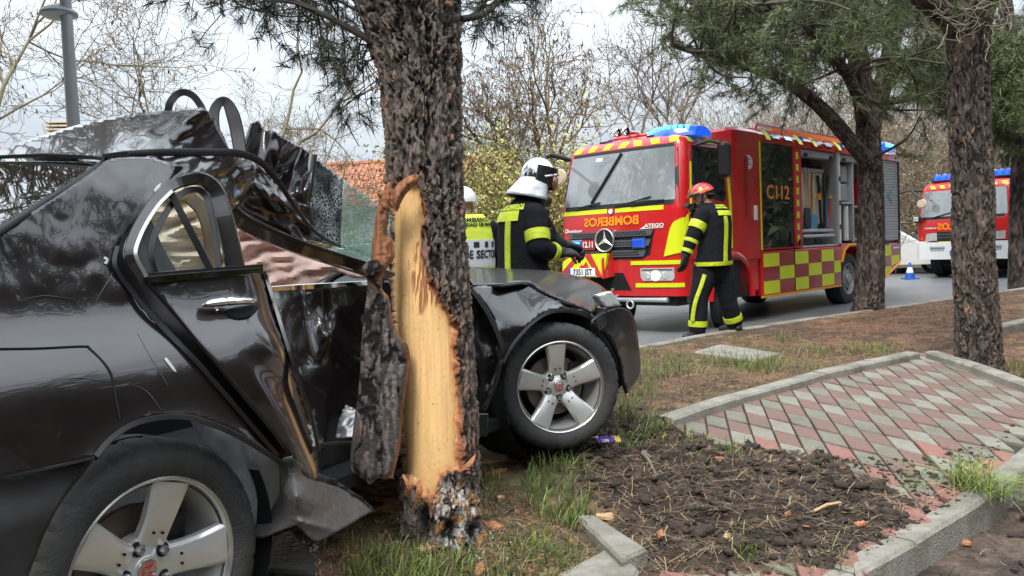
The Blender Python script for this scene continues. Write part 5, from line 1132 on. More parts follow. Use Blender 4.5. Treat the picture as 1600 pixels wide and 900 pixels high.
# ------------------------------------------------------------------ bare winter trees
def bare_tree(name, label, base, h, lean, seed, spread=.75, r0=.13, lv=5, col=(.19, .165, .11), pods=0, fork=.22, group=None, cat='tree', stems=1, sides=4, tip=.005, dens=.36, kids=(2, 4), podcol=(.10, .065, .05)):
    r_ = np.random.default_rng(seed); segs = []; big = []; ends = []
    def grow(p, d, L_, rad, l):
        k = 5 if l < 2 else 4; q = p
        for i in range(k):
            d = d+r_.normal(0, .10+.05*l, 3)+np.array([0, 0, .05 if l < 3 else .02]); d /= np.linalg.norm(d)
            q2 = q+d*L_/k; ra, rb = max(tip, rad*(1-.45*i/k)), max(tip, rad*(1-.45*(i+1)/k)); (big if l < 2 else segs).append((q, q2, ra, rb)); q = q2
            if l < lv and (i >= 1 or l > 0):
                for _ in range(1 if r_.random() < dens else 0):
                    nd = d+r_.normal(0, spread, 3); nd /= np.linalg.norm(nd); grow(q, nd, L_*(.50+.25*r_.random()), rad*.52, l+1)
        if l < lv:
            for _ in range(r_.integers(*kids)):
                nd = d+r_.normal(0, spread*.7, 3); nd /= np.linalg.norm(nd); grow(q, nd, L_*(.6+.2*r_.random()), rad*.55, l+1)
        else: ends.append(q)
    t = thing(name, label, cat, base, 0, group)
    for s_ in range(stems):
        d0 = np.r_[lean, 0.]+np.r_[r_.normal(0, .12*(stems > 1)+.02, 2), 1.]; grow(np.array(base, float), d0/np.linalg.norm(d0), h*.36, r0, 0)
    v, f = tubes_np(big, 8); mesh_np('trunk', v, f, 'bare_bark', t, True, None, np.tile(np.array(col), (len(v), 1))*(1+.15*rng.normal(0, 1, (len(v), 1))), world=True)
    if segs:
        v, f = tubes_np(segs, 3); dk = np.array(col)*np.array([.85, .75, .78]); mesh_np('crown', v, f, 'bare_bark', t, True, None, np.tile(dk, (len(v), 1))*(1+.15*rng.normal(0, 1, (len(v), 1))), world=True)
    if pods and ends:
        E_p = np.array(ends); E_p = E_p[r_.integers(0, len(E_p), pods)]+r_.normal(0, .06, (pods, 3)); n = pods; az = r_.random(n)*6.28
        s_ = np.stack([np.cos(az), np.sin(az), 0*az], 1)*(.012+.012*r_.random(n))[:, None]; dn = np.array([0, 0, -1.])*(.06+.08*r_.random(n))[:, None]+r_.normal(0, .03, (n, 3))
        V = np.stack([E_p, E_p+dn*.5+s_, E_p+dn, E_p+dn*.5-s_], 1); mesh_np('seed_pods', V.reshape(-1, 3), np.arange(n*4).reshape(-1, 4), 'leaf', t, False, None, np.repeat(np.tile(np.array(podcol), (n, 1))*(1+.3*r_.normal(0, 1, (n, 1))), 4, 0), world=True)['kind'] = 'stuff'
    return t
gz_ = -.1
def place(px, d): c_ = at(px, 400, d); return (c_[0], c_[1], gz_)
pale = (.24, .21, .13)
bare_tree('bare_tree', 'pale limbed bare tree leaning in from the top left corner', place(-60, 13.5), 8.6, (.12, 0), 109, .5, .085, 5, pale, 200, group=None)
bare_tree('bare_tree', 'bare twiggy tree behind the grey lamp post', place(190, 19), 8.2, (.02, 0), 113, .5, .06, 5, pale, 200)
bare_tree('bare_tree', 'bare tree with hanging seed clusters above the torn car roof', place(352, 16), 8.8, (0, 0), 126, .5, .075, 5, pale, 700)
bare_tree('bare_tree', 'thin bare tree left of the struck trunk over the tiled roof', place(470, 24), 6.5, (.05, 0), 135, .55, .05, 5, pale, 150)
bare_tree('bare_tree', 'forked bare tree full of seed clusters behind the chrome helmet', place(868, 17.5), 6.3, (-.02, 0), 147, .55, .10, 5, (.25, .22, .13), 1100, podcol=(.12, .075, .055))
bare_tree('bare_tree', 'leaning seedy bare tree just right of the struck trunk', place(830, 17.5), 6.0, (-.12, 0), 158, .5, .08, 5, (.18, .15, .10), 1000, podcol=(.11, .07, .055))
bare_tree('bare_tree', 'slender bare tree rising behind the left lamp of the fire engine', place(985, 22), 8.2, (0, 0), 161, .5, .09, 5, (.25, .22, .16), 300, dens=.27)
bare_tree('bare_tree', 'slim bare tree left of the blue light bar in front of the pine needles', place(1050, 25), 9.0, (.02, 0), 172, .45, .10, 5, (.25, .22, .16), 200, dens=.27)
bare_tree('bare_tree', 'slim bare tree in the gap left of the second fire engine', place(1440, 33), 9.0, (0, 0), 183, .5, .13, 5, (.24, .21, .17), 0, tip=.010)
bare_tree('bare_tree', 'tall bare tree between the thick pine and the right edge', place(1570, 34), 9.5, (0, 0), 194, .5, .13, 5, (.24, .21, .17), 0, tip=.010)
bare_tree('bare_tree', 'bare tree behind the roof of the fire engine body', place(1240, 27), 7.0, (0, 0), 205, .6, .11, 5, (.22, .19, .13), 0, tip=.009)
# a twiggy thicket closing the view behind the fire engines: nobody could count it
sg = []; r_ = np.random.default_rng(77)
for k_ in range(900):
    px_ = 1130+550*r_.random(); d_ = 28+12*r_.random(); p = np.array(place(px_, d_)); hh = 2.2+3.4*r_.random(); d = np.r_[r_.normal(0, .16, 2), 1]
    stack_ = [(p, d/np.linalg.norm(d), hh, .016, 0)]
    while stack_:
        p, d, L_, rad, l = stack_.pop(); q = p
        for i in range(4):
            d = d+r_.normal(0, .14, 3); d /= np.linalg.norm(d); q2 = q+d*L_/4; sg.append((q, q2, max(.007, rad*(1-.15*i)), max(.007, rad*(.85-.15*i)))); q = q2
            if l < 2 and i > 0 and len(sg) < 110000:
                for _ in range(2): nd = d+r_.normal(0, .6, 3); stack_.append((q, nd/np.linalg.norm(nd), L_*.42, rad*.55, l+1))
v_, f_ = tubes_np(sg, 3); th_ = mesh_np('bare_thicket', v_, f_, 'bare_bark', None, False, None, np.tile(np.array([.27, .22, .155]), (len(v_), 1))*(1+.3*np.repeat(rng.normal(0, 1, (len(sg), 1)), 6, 0))); th_['kind'] = 'stuff'
for k_, (bp__, sd__) in enumerate(((((-6.8, -1.2, -.1)), 401), (((-5.0, -3.4, -.1)), 402), (((-9.5, -3.5, -.1)), 403))):
    bare_tree('bare_tree', 'bare tree out of frame beside the boot of the black car', bp__, 8.5, (.05, .0), sd__, .65, .13, 5, pale, 0, group='bare trees beside the boot of the car', dens=.6, tip=.012)
bare_tree('bare_tree', 'tall bare tree out of frame left of the black car roof', (-5.6, 5.2, -.1), 10.5, (.04, -.03), 411, .7, .10, 5, pale, 0, dens=.6, tip=.010)
bare_tree('bare_tree', 'second bare tree out of frame behind the black car', (-7.6, 8.0, -.1), 11, (.0, -.05), 412, .7, .10, 5, pale, 0, dens=.6, tip=.012)
# two pines further along the row, out of frame on the right: the car door and the lockers mirror them
for k_, (c_, sd__) in enumerate((((8.5, .9, -.3), 431), ((11.5, 5.2, -.1), 432))):
    t_ = thing('pine_tree', ('pine tree out of frame right of the stepped kerb', 'pine tree out of frame further along the road kerb')[k_], 'tree', c_)
    c_ = np.array(c_); r_ = np.random.default_rng(sd__); trunk_mesh('trunk', [c_+[0, 0, z_] for z_ in (0, 1, 2, 3, 4)], [.22, .19, .18, .17, .15], 80, 60, .08, t_, .02, (.09, .08, .07), sd__)
    tips_ = [c_+np.r_[r_.normal(0, 1.7, 2), r_.uniform(2.6, 7.0)] for _ in range(170)]
    twig_crown([[c_+[0, 0, 3], c_+[.2, 0, 5.5]], [c_+[0, 0, 3.2], c_+[1.5, .6, 4.5]], [c_+[0, 0, 3.4], c_+[-1.3, -.8, 4.6]]], tips_, None, 0, 0, 12, .22, .03, pg, t_, sd__, .6, .02, 5, .10, .1)
# leafy shrubs
def shrub(name, label, base, w_, h_, n, cols, seed, lf=.032, twigs=40, dens=1., group=None):
    r_ = np.random.default_rng(seed); t = thing(name, label, 'shrub', base, 0, group); segs = []; L_ = []
    for k in range(twigs):
        a = r_.random()*6.28; d = np.array([math.cos(a)*.55*r_.random(), math.sin(a)*.55*r_.random(), 1.]); p = np.array(base)+np.r_[r_.normal(0, w_*.22, 2), 0]; hh = h_*(.5+.5*r_.random())
        for i in range(7):
            q = p+(d+r_.normal(0, .22, 3))*hh/7; segs.append((p, q, .018*(1-i*.11), .018*(.9-i*.11))); p = q
            if i > 0:
                for _ in range(3):
                    e_ = q+r_.normal(0, .20, 3)*np.array([w_*.8, w_*.8, h_*.3]); segs.append((q, e_, .006, .004)); L_.append((q, e_))
    v, f = tubes_np(segs, 3); mesh_np('stem', v, f, 'bare_bark', t, False, None, np.tile(np.array([.16, .125, .08]), (len(v), 1)), world=True)
    A = np.array([a for a, b in L_]); B = np.array([b for a, b in L_]); i = r_.integers(0, len(A), n); f_ = r_.random((n, 1)); P = A[i]+(B[i]-A[i])*(.3+.8*f_)+r_.normal(0, .06*w_, (n, 3)); P = P[P[:, 2] > base[2]+.02]; n = len(P)
    x = r_.normal(0, 1, (n, 3)); x /= np.linalg.norm(x, axis=1)[:, None]; y = np.cross(x, r_.normal(0, 1, (n, 3))); y /= np.linalg.norm(y, axis=1)[:, None]; s_ = lf*(.5+r_.random((n, 1)))
    V = np.stack([P-x*s_, P+y*s_*.5, P+x*s_, P-y*s_*.5], 1); c_ = np.array(cols)[r_.integers(0, len(cols), n)]*(1+.25*r_.normal(0, 1, (n, 1)))
    mesh_np('foliage', V.reshape(-1, 3), np.arange(n*4).reshape(-1, 4), 'leaf', t, False, None, np.repeat(np.clip(c_, .01, 1), 4, 0), world=True); return t
yg = [(.44, .45, .11), (.34, .36, .10), (.52, .48, .16), (.34, .26, .13), (.24, .23, .08)]
tanb = [(.33, .26, .15), (.27, .21, .12), (.36, .30, .17), (.24, .23, .10)]
gr_ = [(.07, .10, .03), (.10, .13, .04), (.14, .15, .06), (.05, .07, .025)]
shrub('flowering_shrub', 'yellow green budding shrub right beside the struck trunk', place(752, 15), 1.5, 3.3, 15000, yg, 301)
shrub('flowering_shrub', 'yellow budding shrub behind the chrome helmet of the firefighter', place(815, 14.2), 1.7, 2.9, 15000, yg, 302)
shrub('flowering_shrub', 'taller pale yellow shrub further back above the yellow vest', place(775, 18), 2.4, 3.9, 15000, yg, 303)
shrub('flowering_shrub', 'tan and yellow shrub left of the struck trunk below the tiled roof', place(560, 19), 2.6, 3.4, 9000, [(.30, .26, .08), (.24, .19, .08), (.2, .16, .07)], 304)
shrub('dry_shrub', 'dry brown shrub between chrome helmet and fire engine mirror', place(880, 18), 1.8, 2.8, 5200, tanb, 305)
shrub('dry_shrub', 'dry twiggy shrub low behind the torn car roof', place(470, 21), 2.4, 2.6, 3500, tanb, 306)
shrub('green_shrub', 'low green shrub under the gloved hands beside the fire engine', place(872, 11.5), .7, .55, 2200, gr_, 307, .035)
shrub('green_shrub', 'leafy shrub beside the chimney at the far left', place(60, 24), 2.2, 4.6, 5000, [(.22, .20, .08), (.16, .15, .06), (.26, .2, .1)], 308)
shrub('green_shrub', 'dark green hedge bush behind the white car', place(1432, 33), 2.2, 3.4, 9000, gr_, 309, .035)
shrub('green_shrub', 'mossy brown hedge bush left of the second fire engine roof', place(1455, 35), 2.8, 4.2, 9000, gr_[1:3]+tanb, 310, .035)
shrub('green_shrub', 'mixed hedge bush above the open lockers of the fire engine', place(1300, 24), 2.6, 4.2, 9000, [(.28, .25, .11), (.24, .22, .10), (.32, .26, .15)], 311, .03)
shrub('green_shrub', 'olive hedge bush above the fire engine cab', place(1180, 24), 2.6, 4.0, 9000, [(.28, .25, .12), (.23, .22, .10), (.32, .26, .16)], 312, .03)
shrub('green_shrub', 'hedge bush right of the second fire engine windscreen', place(1560, 31), 2.8, 4.0, 9000, gr_[1:]+tanb, 313, .035)
shrub('dry_shrub', 'pale dry shrub behind the left mirror of the fire engine', place(925, 23), 2.6, 3.0, 4000, tanb+yg[:2], 314)
shrub('dry_shrub', 'dry shrub behind the windscreen corner of the fire engine', place(1010, 26), 3.0, 3.2, 4500, tanb, 315)
# the belt of trees across the street behind the camera: it is what the black paint mirrors
r_ = np.random.default_rng(9); n = 34000; a = r_.uniform(R(-205), R(46), n); rad = r_.uniform(13, 20, n); P = np.stack([rad*np.cos(a), rad*np.sin(a)-1, 0*a], 1)
top = 6.5+2.5*fbm(np.cos(a)*4, np.sin(a)*4, o=3, seed=91)+1.2*fbm(a*9, a*0, o=2, seed=92); P[:, 2] = -.2+top*r_.random(n)**.8
v_, f_, c_ = needle_tufts(P, r_.normal(0, 1, (n, 3)), 5, .6, .42, np.array(gr_+[(.12, .09, .06), (.08, .065, .045)]), 1.2); tb = mesh_np('tree_belt', v_, f_, 'leaf', None, False, None, c_); tb['kind'] = 'stuff'

n = 16000; a = r_.uniform(R(-62), R(33), n); rad = r_.uniform(19, 27, n); P = np.stack([10+rad*np.cos(a), 12+rad*np.sin(a), 0*a], 1)
top = 7+2.5*fbm(np.cos(a)*5, np.sin(a)*5, o=3, seed=95); P[:, 2] = -.2+top*r_.random(n)**.8
v_, f_, c_ = needle_tufts(P, r_.normal(0, 1, (n, 3)), 5, .6, .42, np.array(gr_+[(.12, .09, .06), (.08, .065, .045)]), 1.2); tb = mesh_np('tree_belt', v_, f_, 'leaf', None, False, None, c_); tb['kind'] = 'stuff'
# ------------------------------------------------------------------ ground beyond the road
far = [(-80, 5), (-14, 9), (-3.5, 13.0), (2, 17.2), (9, 23.2), (22, 32.5), (90, 70)]
fv = [(x, y, -.06) for x, y in far]+[(120, 400, -.06), (-140, 400, -.06)]
pm('rough_grass', (.10, .10, .045), .95, var=.5, vscale=1.5, bump=.5, bscale=8)
mesh_np('far_verge', fv, [list(range(len(fv)))[::-1]], 'rough_grass')['kind'] = 'structure'
kerb('far_kerb', 'distant kerb along the far side of the wet road', far[1:6], .14, -.04, -.4, 2.2, side=1)

# ------------------------------------------------------------------ houses and lamp post
pm('roof_tile', (.40, .15, .085), .8, var=.3, vscale=6); pm('render_wall', (.55, .47, .36), .9, var=.15, vscale=2); pm('lamp_grey', (.20, .215, .22), .45, metal=.2, var=.12, vscale=6)
def house(name, label, c0, ang, L_, W_, eave, ridge, chim=None):
    t = thing(name, label, 'house', (*c0, -.1), ang)
    mb = MB(); mb.prism([(-W_/2, 0), (W_/2, 0), (W_/2, eave), (0, ridge-.15), (-W_/2, eave)], -L_/2, L_/2, M=basis((0, 0, 0), (0, 1, 0), (0, 0, 1), (1, 0, 0))); mb.build('wall', 'render_wall', t, sharp=None)
    mb = MB()
    for s_ in (-1, 1):   # rolled tile rows
        k = int(L_/.30); sl = math.hypot(W_/2+.4, ridge-eave)
        for i in range(k):
            x = -L_/2+(i+.5)*L_/k; a = np.array([x, 0, ridge]); b = np.array([x, s_*(W_/2+.4), eave-.15]); mb.tube([a, b], .165, 5, flat=.8)
    mb.build('roof', 'roof_tile', t, sharp=60)
    mb = MB(); mb.tube([(-L_/2, 0, ridge+.1), (L_/2, 0, ridge+.1)], .16, 8); mb.build('ridge_tiles', 'roof_tile', t)
    for s_ in (-1, 1):
        for i in range(4):
            x = -L_/2+(i+.5)*L_/4; mb = MB(); mb.box((x, s_*(W_/2), eave*.55), (1.1, .12, 1.3), .02); wn = mb.build('window', 'concrete', t); mb = MB(); mb.box((x, s_*(W_/2+.05), eave*.55), (.9, .05, 1.1)); mb.build('pane', 'tinted_glass', wn)
    if chim:
        mb = MB(); mb.box((chim[0], chim[1], ridge-.3), (1.1, .8, 1.6)); ch = mb.build('chimney', 'render_wall', t)
        mb = MB()
        for i in range(4): mb.box((chim[0], chim[1], ridge+.62+i*.16), (1.25, .95, .07))
        mb.build('chimney_louvre', 'render_wall', ch)
    return t
h1 = at(20, 400, 34); house('house', 'house roof of red tiles at the far left with a louvred chimney', (h1[0]-6, h1[1]+3), R(8), 14, 8, 4.1, 6.45, (6.8, -1.0))
h2 = at(545, 400, 42); house('house', 'orange tiled house seen between torn car roof and struck pine', (h2[0]+1, h2[1]+4), R(-4), 15, 9, 3.6, 6.15)
lp = at(112, 150, 9.6)
lamp = thing('street_lamp', 'grey street lamp post with a saucer head above the car roof', 'street lamp', (lp[0], lp[1], -.17))
mb = MB(); mb.lathe([(.085, 0), (.083, 1.2), (.074, 2.6), (.062, 4.6), (.055, 4.65)], 20); mb.build('pole', 'lamp_grey', lamp)
mb = MB(); mb.lathe([(.14, 0), (.14, .03), (.09, .05)], 20); mb.build('base', 'lamp_grey', lamp)
hd = at(92, 20, 9.6)-np.array(lamp.location)
mb = MB(); mb.lathe([(0, .10), (.05, .10), (.09, .075), (.17, .04), (.205, -.005), (.20, -.03), (.19, -.03)], 28, M=TR(tuple(hd))); mb.build('lamp_head', 'lamp_grey', lamp)
pm('lamp_glass', (.42, .43, .42), .4); mb = MB(); mb.lathe([(.19, -.028), (.15, -.06), (0, -.075)], 24, M=TR(tuple(hd))); mb.build('lamp_glass', 'lamp_glass', lamp)
# ------------------------------------------------------------------ fire engines
pm('fire_red', (.56, .013, .015), .28, coat=.9, croug=.05, var=.12, vscale=1.5, dirt=.25, dirtcol=(.22, .07, .055))
pm('fire_red_dark', (.32, .008, .014), .35, coat=.5)
pm('fluo_yellow', (.66, .72, .015), .42, var=.06, vscale=3, spec=.4)
pm('fluo_orange', (.85, .30, .01), .42)
pm('letter_orange', (.90, .28, .01), .45)
pm('white_paint', (.78, .78, .76), .35, coat=.4, var=.06)
pm('plastic_black', (.014, .014, .015), .45, var=.2, vscale=10)
pm('grille_grey', (.085, .09, .098), .4, var=.15, vscale=8)
pm('cab_glass', (.02, .025, .028), .03, coat=1., croug=.01, cior=1.7, spec=.7)
pm('screen_painted_sky', (.21, .23, .235), .04, coat=1., croug=.01, cior=1.7, spec=.8, var=.6, vscale=1.8)  # pale mottled base colour painted in for clouds reflected in the windscreens
pm('alu', (.56, .57, .58), .38, metal=.55, var=.1)
pm('alu_slat', (.40, .42, .44), .45, metal=.35, var=.12, vscale=3)
pm('locker_grey', (.36, .37, .38), .55)
pm('blue_lens', (.01, .06, .62), .15, coat=1., emis=(.02, .16, 1.), es=.35)
pm('blue_dome', (.012, .07, .42), .12, coat=1., spec=.6)
pm('blue_led', (.02, .5, .95), .3, emis=(.03, .55, 1.), es=5.)
pm('lamp_clear', (.66, .67, .66), .12, coat=1., metal=.4, var=.3, vscale=14)
pm('lamp_warm', (.9, .8, .6), .3, emis=(1., .80, .48), es=.45)
pm('tyre_truck', (.028, .028, .029), .75, bump=.3, bscale=30, dirt=.5, dirtcol=(.08, .075, .07))
pm('rim_truck', (.36, .36, .37), .45, metal=.5, dirt=.5, dirtcol=(.12, .11, .10))
pm('star_silver', (.78, .78, .78), .28, metal=.7)
pm('wood_handle', (.52, .36, .18), .6, var=.2, vscale=5)
pm('tool_blue', (.06, .22, .34), .4); pm('tool_red', (.5, .03, .02), .4); pm('board_pale', (.58, .56, .50), .6)
def truck_wheel(root, x, y, z, r, w_, steer=0., name='wheel'):
    t = thing(name, None, None); t.parent = root
    t.matrix_local = Matrix.Translation((x, y, z)) @ Euler((0, 0, steer)).to_matrix().to_4x4() @ Matrix(((1, 0, 0, 0), (0, 0, -1, 0), (0, 1, 0, 0), (0, 0, 0, 1)))
    # local z points out of the visible side (-y of the truck)
    mb = MB(); p_ = [(.60, -.02), (.66, .012), (.80, .03), (.93, .012), (.985, -.01), (1., -.05), (1., -w_*.45/r), (.97, -w_*.5/r), (1., -w_*.55/r), (1., -w_/r+.05), (.9, -w_/r)]
    k = []; mb.lathe([(a*r, b*r) for a, b in p_], 48); mb.build('tyre', 'tyre_truck', t)
    mb = MB(); mb.lathe([(.63*r, -.02*r), (.60*r, .0), (.57*r, -.02*r), (.54*r, -.13*r), (.40*r, -.16*r), (.34*r, -.08*r), (.22*r, -.05*r), (.2*r, .03*r), (0, .04*r)], 40); rm = mb.build('rim', 'rim_truck', t)
    for i in range(10):
        a = i*PI/5; mb = MB(); mb.lathe([(0, .014), (.013, .014), (.016, -.004), (.016, -.03)], 6, M=TR((.285*r*math.cos(a), .285*r*math.sin(a), -.055*r))); mb.build('wheel_nut', 'steel', rm)
    for i in range(8):
        a = (i+.5)*PI/4; mb = MB(); mb.lathe([(0, .003), (.055*r, .003), (.06*r, -.01)], 12, M=TR((.47*r*math.cos(a), .47*r*math.sin(a), -.14*r))); mb.build('rim_hole', 'dark_void', rm)
    return t
class Cab:
    """rounded cab: rings over height z, perimeter from the rear of the near side round the front to the rear of the far side"""
    def __init__(s, L_, W, zs, xf, inset, rad): s.L, s.W, s.zs, s.xf, s.ins, s.rad = L_, W, zs, xf, inset, rad
    def pt(s, kind, a, z, off=0.):
        xf = np.interp(z, s.zs, s.xf); i = np.interp(z, s.zs, s.ins); r_ = np.interp(z, s.zs, s.rad); W = s.W
        # kind: 'n' near side (a = x), 'f' front (a = y), 'r' far side
        n0 = i; n1 = W-i; y = x = 0
        if kind == 'n':
            x, y, nx, ny = a, n0, 0, -1
            if a < xf+r_: kind = 'c'; t = (xf+r_-a)/r_; an = math.asin(min(1, max(0, t))); x = xf+r_-r_*math.sin(an); y = n0+r_-r_*math.cos(an); nx, ny = -math.sin(an), -math.cos(an)
        elif kind == 'f':
            x, y, nx, ny = xf, a, -1, 0
            crown = .05*(1-((a-W/2)/(W/2))**2); x -= crown-.0
            if a < n0+r_: t = (n0+r_-a)/r_; an = math.asin(min(1, max(0, t))); y = n0+r_-r_*math.sin(an); x = xf+r_-r_*math.cos(an); nx, ny = -math.cos(an), -math.sin(an); x -= .05*(1-((y-W/2)/(W/2))**2)*0
            if a > n1-r_: t = (a-n1+r_)/r_; an = math.asin(min(1, max(0, t))); y = n1-r_+r_*math.sin(an); x = xf+r_-r_*math.cos(an); nx, ny = -math.cos(an), math.sin(an)
        else: x, y, nx, ny = a, n1, 0, 1
        return (x+nx*off, y+ny*off, z)
    def ring(s, z):
        xf = np.interp(z, s.zs, s.xf); r_ = np.interp(z, s.zs, s.rad); i = np.interp(z, s.zs, s.ins); k = 8; out = []
        out += [s.pt('n', x, z) for x in np.linspace(s.L, xf+r_, 8)]
        for a in np.linspace(0, PI/2, k+1)[1:-1]: out.append((xf+r_-r_*math.sin(a), i+r_-r_*math.cos(a), z))
        out += [(xf-.05*(1-((y-s.W/2)/(s.W/2-i-r_+1e-6))**2), y, z) for y in np.linspace(i+r_, s.W-i-r_, 12)]
        for a in np.linspace(PI/2, 0, k+1)[1:-1]: out.append((xf+r_-r_*math.sin(a), s.W-i-r_+r_*math.cos(a), z))
        out += [(x, s.W-i, z) for x in np.linspace(xf+r_, s.L, 8)]
        return out
    def front(s, y, z, off=0.):
        xf = np.interp(z, s.zs, s.xf); r_ = np.interp(z, s.zs, s.rad); i = np.interp(z, s.zs, s.ins); a0, a1 = i+r_, s.W-i-r_
        if a0 <= y <= a1: return (xf-.05*(1-((y-s.W/2)/(s.W/2-i-r_+1e-6))**2)-off, y, z)
        if y < a0: t = min(1, (a0-y)/r_); an = math.asin(t); return (xf+r_-r_*math.cos(an)-off*math.cos(an), a0-r_*math.sin(an)-off*math.sin(an), z)
        t = min(1, (y-a1)/r_); an = math.asin(t); return (xf+r_-r_*math.cos(an)-off*math.cos(an), a1+r_*math.sin(an)+off*math.sin(an), z)
    def side(s, x, z, off=0.):
        i = np.interp(z, s.zs, s.ins); xf = np.interp(z, s.zs, s.xf); r_ = np.interp(z, s.zs, s.rad)
        if x >= xf+r_: return (x, i-off, z)
        t = min(1, (xf+r_-x)/r_); an = math.asin(t); return (xf+r_-r_*math.sin(an)-off*math.sin(an), i+r_-r_*math.cos(an)-off*math.cos(an), z)
def skin(name, fn, poly, mat, parent, off=.006, th=.012, n=14, label=None):
    """a plate lying on the cab skin: poly in (a,z), fn(a,z,off) -> point"""
    P = np.array(poly, float); lo, hi = P.min(0), P.max(0); st = max((hi-lo).max()/n, .004); ol = []
    for i in range(len(P)):
        a, b = P[i], P[(i+1) % len(P)]; k = max(1, int(np.linalg.norm(b-a)/st)); ol += [a+(b-a)*j/k for j in range(k)]
    ol = np.array(ol); gx, gy = np.meshgrid(np.arange(lo[0], hi[0], st), np.arange(lo[1], hi[1], st)); g = np.stack([gx.ravel(), gy.ravel()], 1); g = g[inside(g, ol)]
    if len(g): g = g[dist_poly(g, ol) > st*.4]
    v = [Vector(p) for p in ol]+[Vector(p) for p in g]; v2, e2, f2, *_ = delaunay_2d_cdt(v, [(i, (i+1) % len(ol)) for i in range(len(ol))], [], 0, 1e-5)
    V = np.array([tuple(p) for p in v2]); F = [list(f) for f in f2 if inside([V[list(f)].mean(0)], ol)[0]]
    top = [fn(a, b, off) for a, b in V]; bot = [fn(a, b, off-th) for a, b in V]; m_ = len(V); from collections import Counter
    E = Counter();
    for f in F:
        for i in range(len(f)): E[(f[i], f[(i+1) % len(f)])] += 1
    side = [(a, b, b+m_, a+m_) for (a, b) in E if (b, a) not in E]
    mb = MB(); mb.add(top+bot, F+[[i+m_ for i in f][::-1] for f in F]+side); return mb.build(name, mat, parent, sharp=40, label=label)
def rect(a0, a1, z0, z1): return [(a0, z0), (a1, z0), (a1, z1), (a0, z1)]
def para(a0, a1, z0, z1, sh): return [(a0, z0), (a1, z0), (a1+sh, z1), (a0+sh, z1)]
def cab_text(name, body, size, fn, a, z, mat, parent, mirror=False, sx=1., off=.012, bold=0., flip=1):
    v, f = text_geo(body, size, bold=bold, sx=sx); s_ = -1 if mirror else 1
    mb = MB(); mb.add([fn(a+s_*flip*x, z+y, off) for x, y, _ in v], f); o = mb.build(name, mat, parent, sharp=None, fixn=False); md = o.modifiers.new('t', 'SOLIDIFY'); md.thickness = .003; md.offset = 0; return o
def blue_bar(name, parent, fn, y0, y1, z0, z1, lit, n=9):
    """swept roof light: dome from y0 to y1, with leds"""
    mb = MB(); rings = []
    for t in np.linspace(0, 1, 14):
        y = y0+(y1-y0)*t; h = (z1-z0)*(.55+.45*math.sin(PI*min(1, .15+.85*t))) if lit else (z1-z0)*(.5+.5*t)
        c_ = fn(y, t); rings.append([(c_[0]+dx, y, z0+h*dz) for dx, dz in ((-.02, 0), (.0, .55), (.05, .92), (.14, 1.), (.30, .9), (.40, .5), (.42, 0))])
    mb.loft(rings); bar = mb.build(name, 'blue_lens' if lit else 'blue_dome', parent, sharp=50)
    if lit:
        for i in range(n):
            t = .12+.76*i/(n-1); y = y0+(y1-y0)*t; c_ = fn(y, t); h = (z1-z0)*(.55+.45*math.sin(PI*min(1, .15+.85*t)))
            mb = MB(); mb.box((c_[0]+.012, y, z0+h*.74), (.03, .042, .045), .006); mb.build('led', 'blue_led', bar)
    return bar
def mirror_arm(root, parts, name='mirror'):
    pass
# ------------------------------------------------------------------ the near fire engine
W1 = 2.08
eng = thing('fire_engine', 'red and yellow fire engine with open tool lockers parked behind the firefighter', 'fire engine', (2.24, 10.71, -.17), R(46.4))
cb = Cab(1.5, W1, [.40, .50, 1.0, 1.66, 1.74, 2.5, 2.6, 2.68, 2.74], [.05, .02, .0, .0, .01, .17, .20, .27, .5], [.02, .0, .0, .0, .0, .05, .07, .12, .3], [.16, .16, .16, .16, .15, .13, .13, .14, .2])
mb = MB(); mb.loft([cb.ring(z) for z in (.95, 1.2, 1.45, 1.66, 1.74, 1.9, 2.1, 2.3, 2.5, 2.55, 2.6, 2.64, 2.68, 2.72, 2.74)]); mb.build('cab', 'fire_red', eng, sharp=32)
fr, sd_ = cb.front, cb.side
# front lower cab in front of the wheel, and bumper
mb = MB(); mb.loft([[(min(p[0], .72), p[1], z) for p in cb.ring(z)] for z in (.52, .6, .8, .96)]); mb.build('bumper', 'fire_red', eng, sharp=32)
mb = MB(); mb.box((.42, W1/2, .46), (.6, W1-.3, .16), .02); mb.build('underrun_bar', 'plastic_black', eng)
mb = MB(); mb.tube([(.02, .25, .47), (.02, W1-.25, .47)], .035, 8); mb.build('front_rail', 'alu', eng)
mb = MB(); mb.tube([(.0, .85+.055*math.cos(a), .40+.055*math.sin(a)) for a in np.linspace(0, 2*PI, 13)], .014, 6); mb.build('tow_ring', 'alu', eng)
ws = skin('windscreen', fr, [(.10, 1.80), (W1-.10, 1.80), (W1-.17, 2.51), (.17, 2.51)], 'screen_painted_sky', eng, .008, .012, 24)
skin('windscreen_surround', fr, [(.05, 1.735), (W1-.05, 1.735), (W1-.05, 1.80), (W1-.13, 2.56), (.13, 2.56), (.05, 1.80)], 'plastic_black', eng, .003, .012, 26)
skin('screen_sticker', fr, rect(1.32, 1.44, 2.42, 2.47), 'white_paint', eng, .011, .004, 4)
mb = MB(); mb.tube([fr(1.44, 1.83, .03), fr(1.18, 2.2, .03), fr(.98, 2.5, .03)], .018, 6); mb.build('whip_aerial', 'plastic_black', eng)
for a0, a1, z1 in ((1.75, 1.28, 1.83), (1.02, .45, 1.86), (.75, .25, 1.80)):
    mb = MB(); mb.tube([fr(a0, 1.76, .03), fr((a0+a1)/2, 1.80, .04), fr(a1, z1, .025)], .011, 5); mb.build('wiper', 'plastic_black', eng)
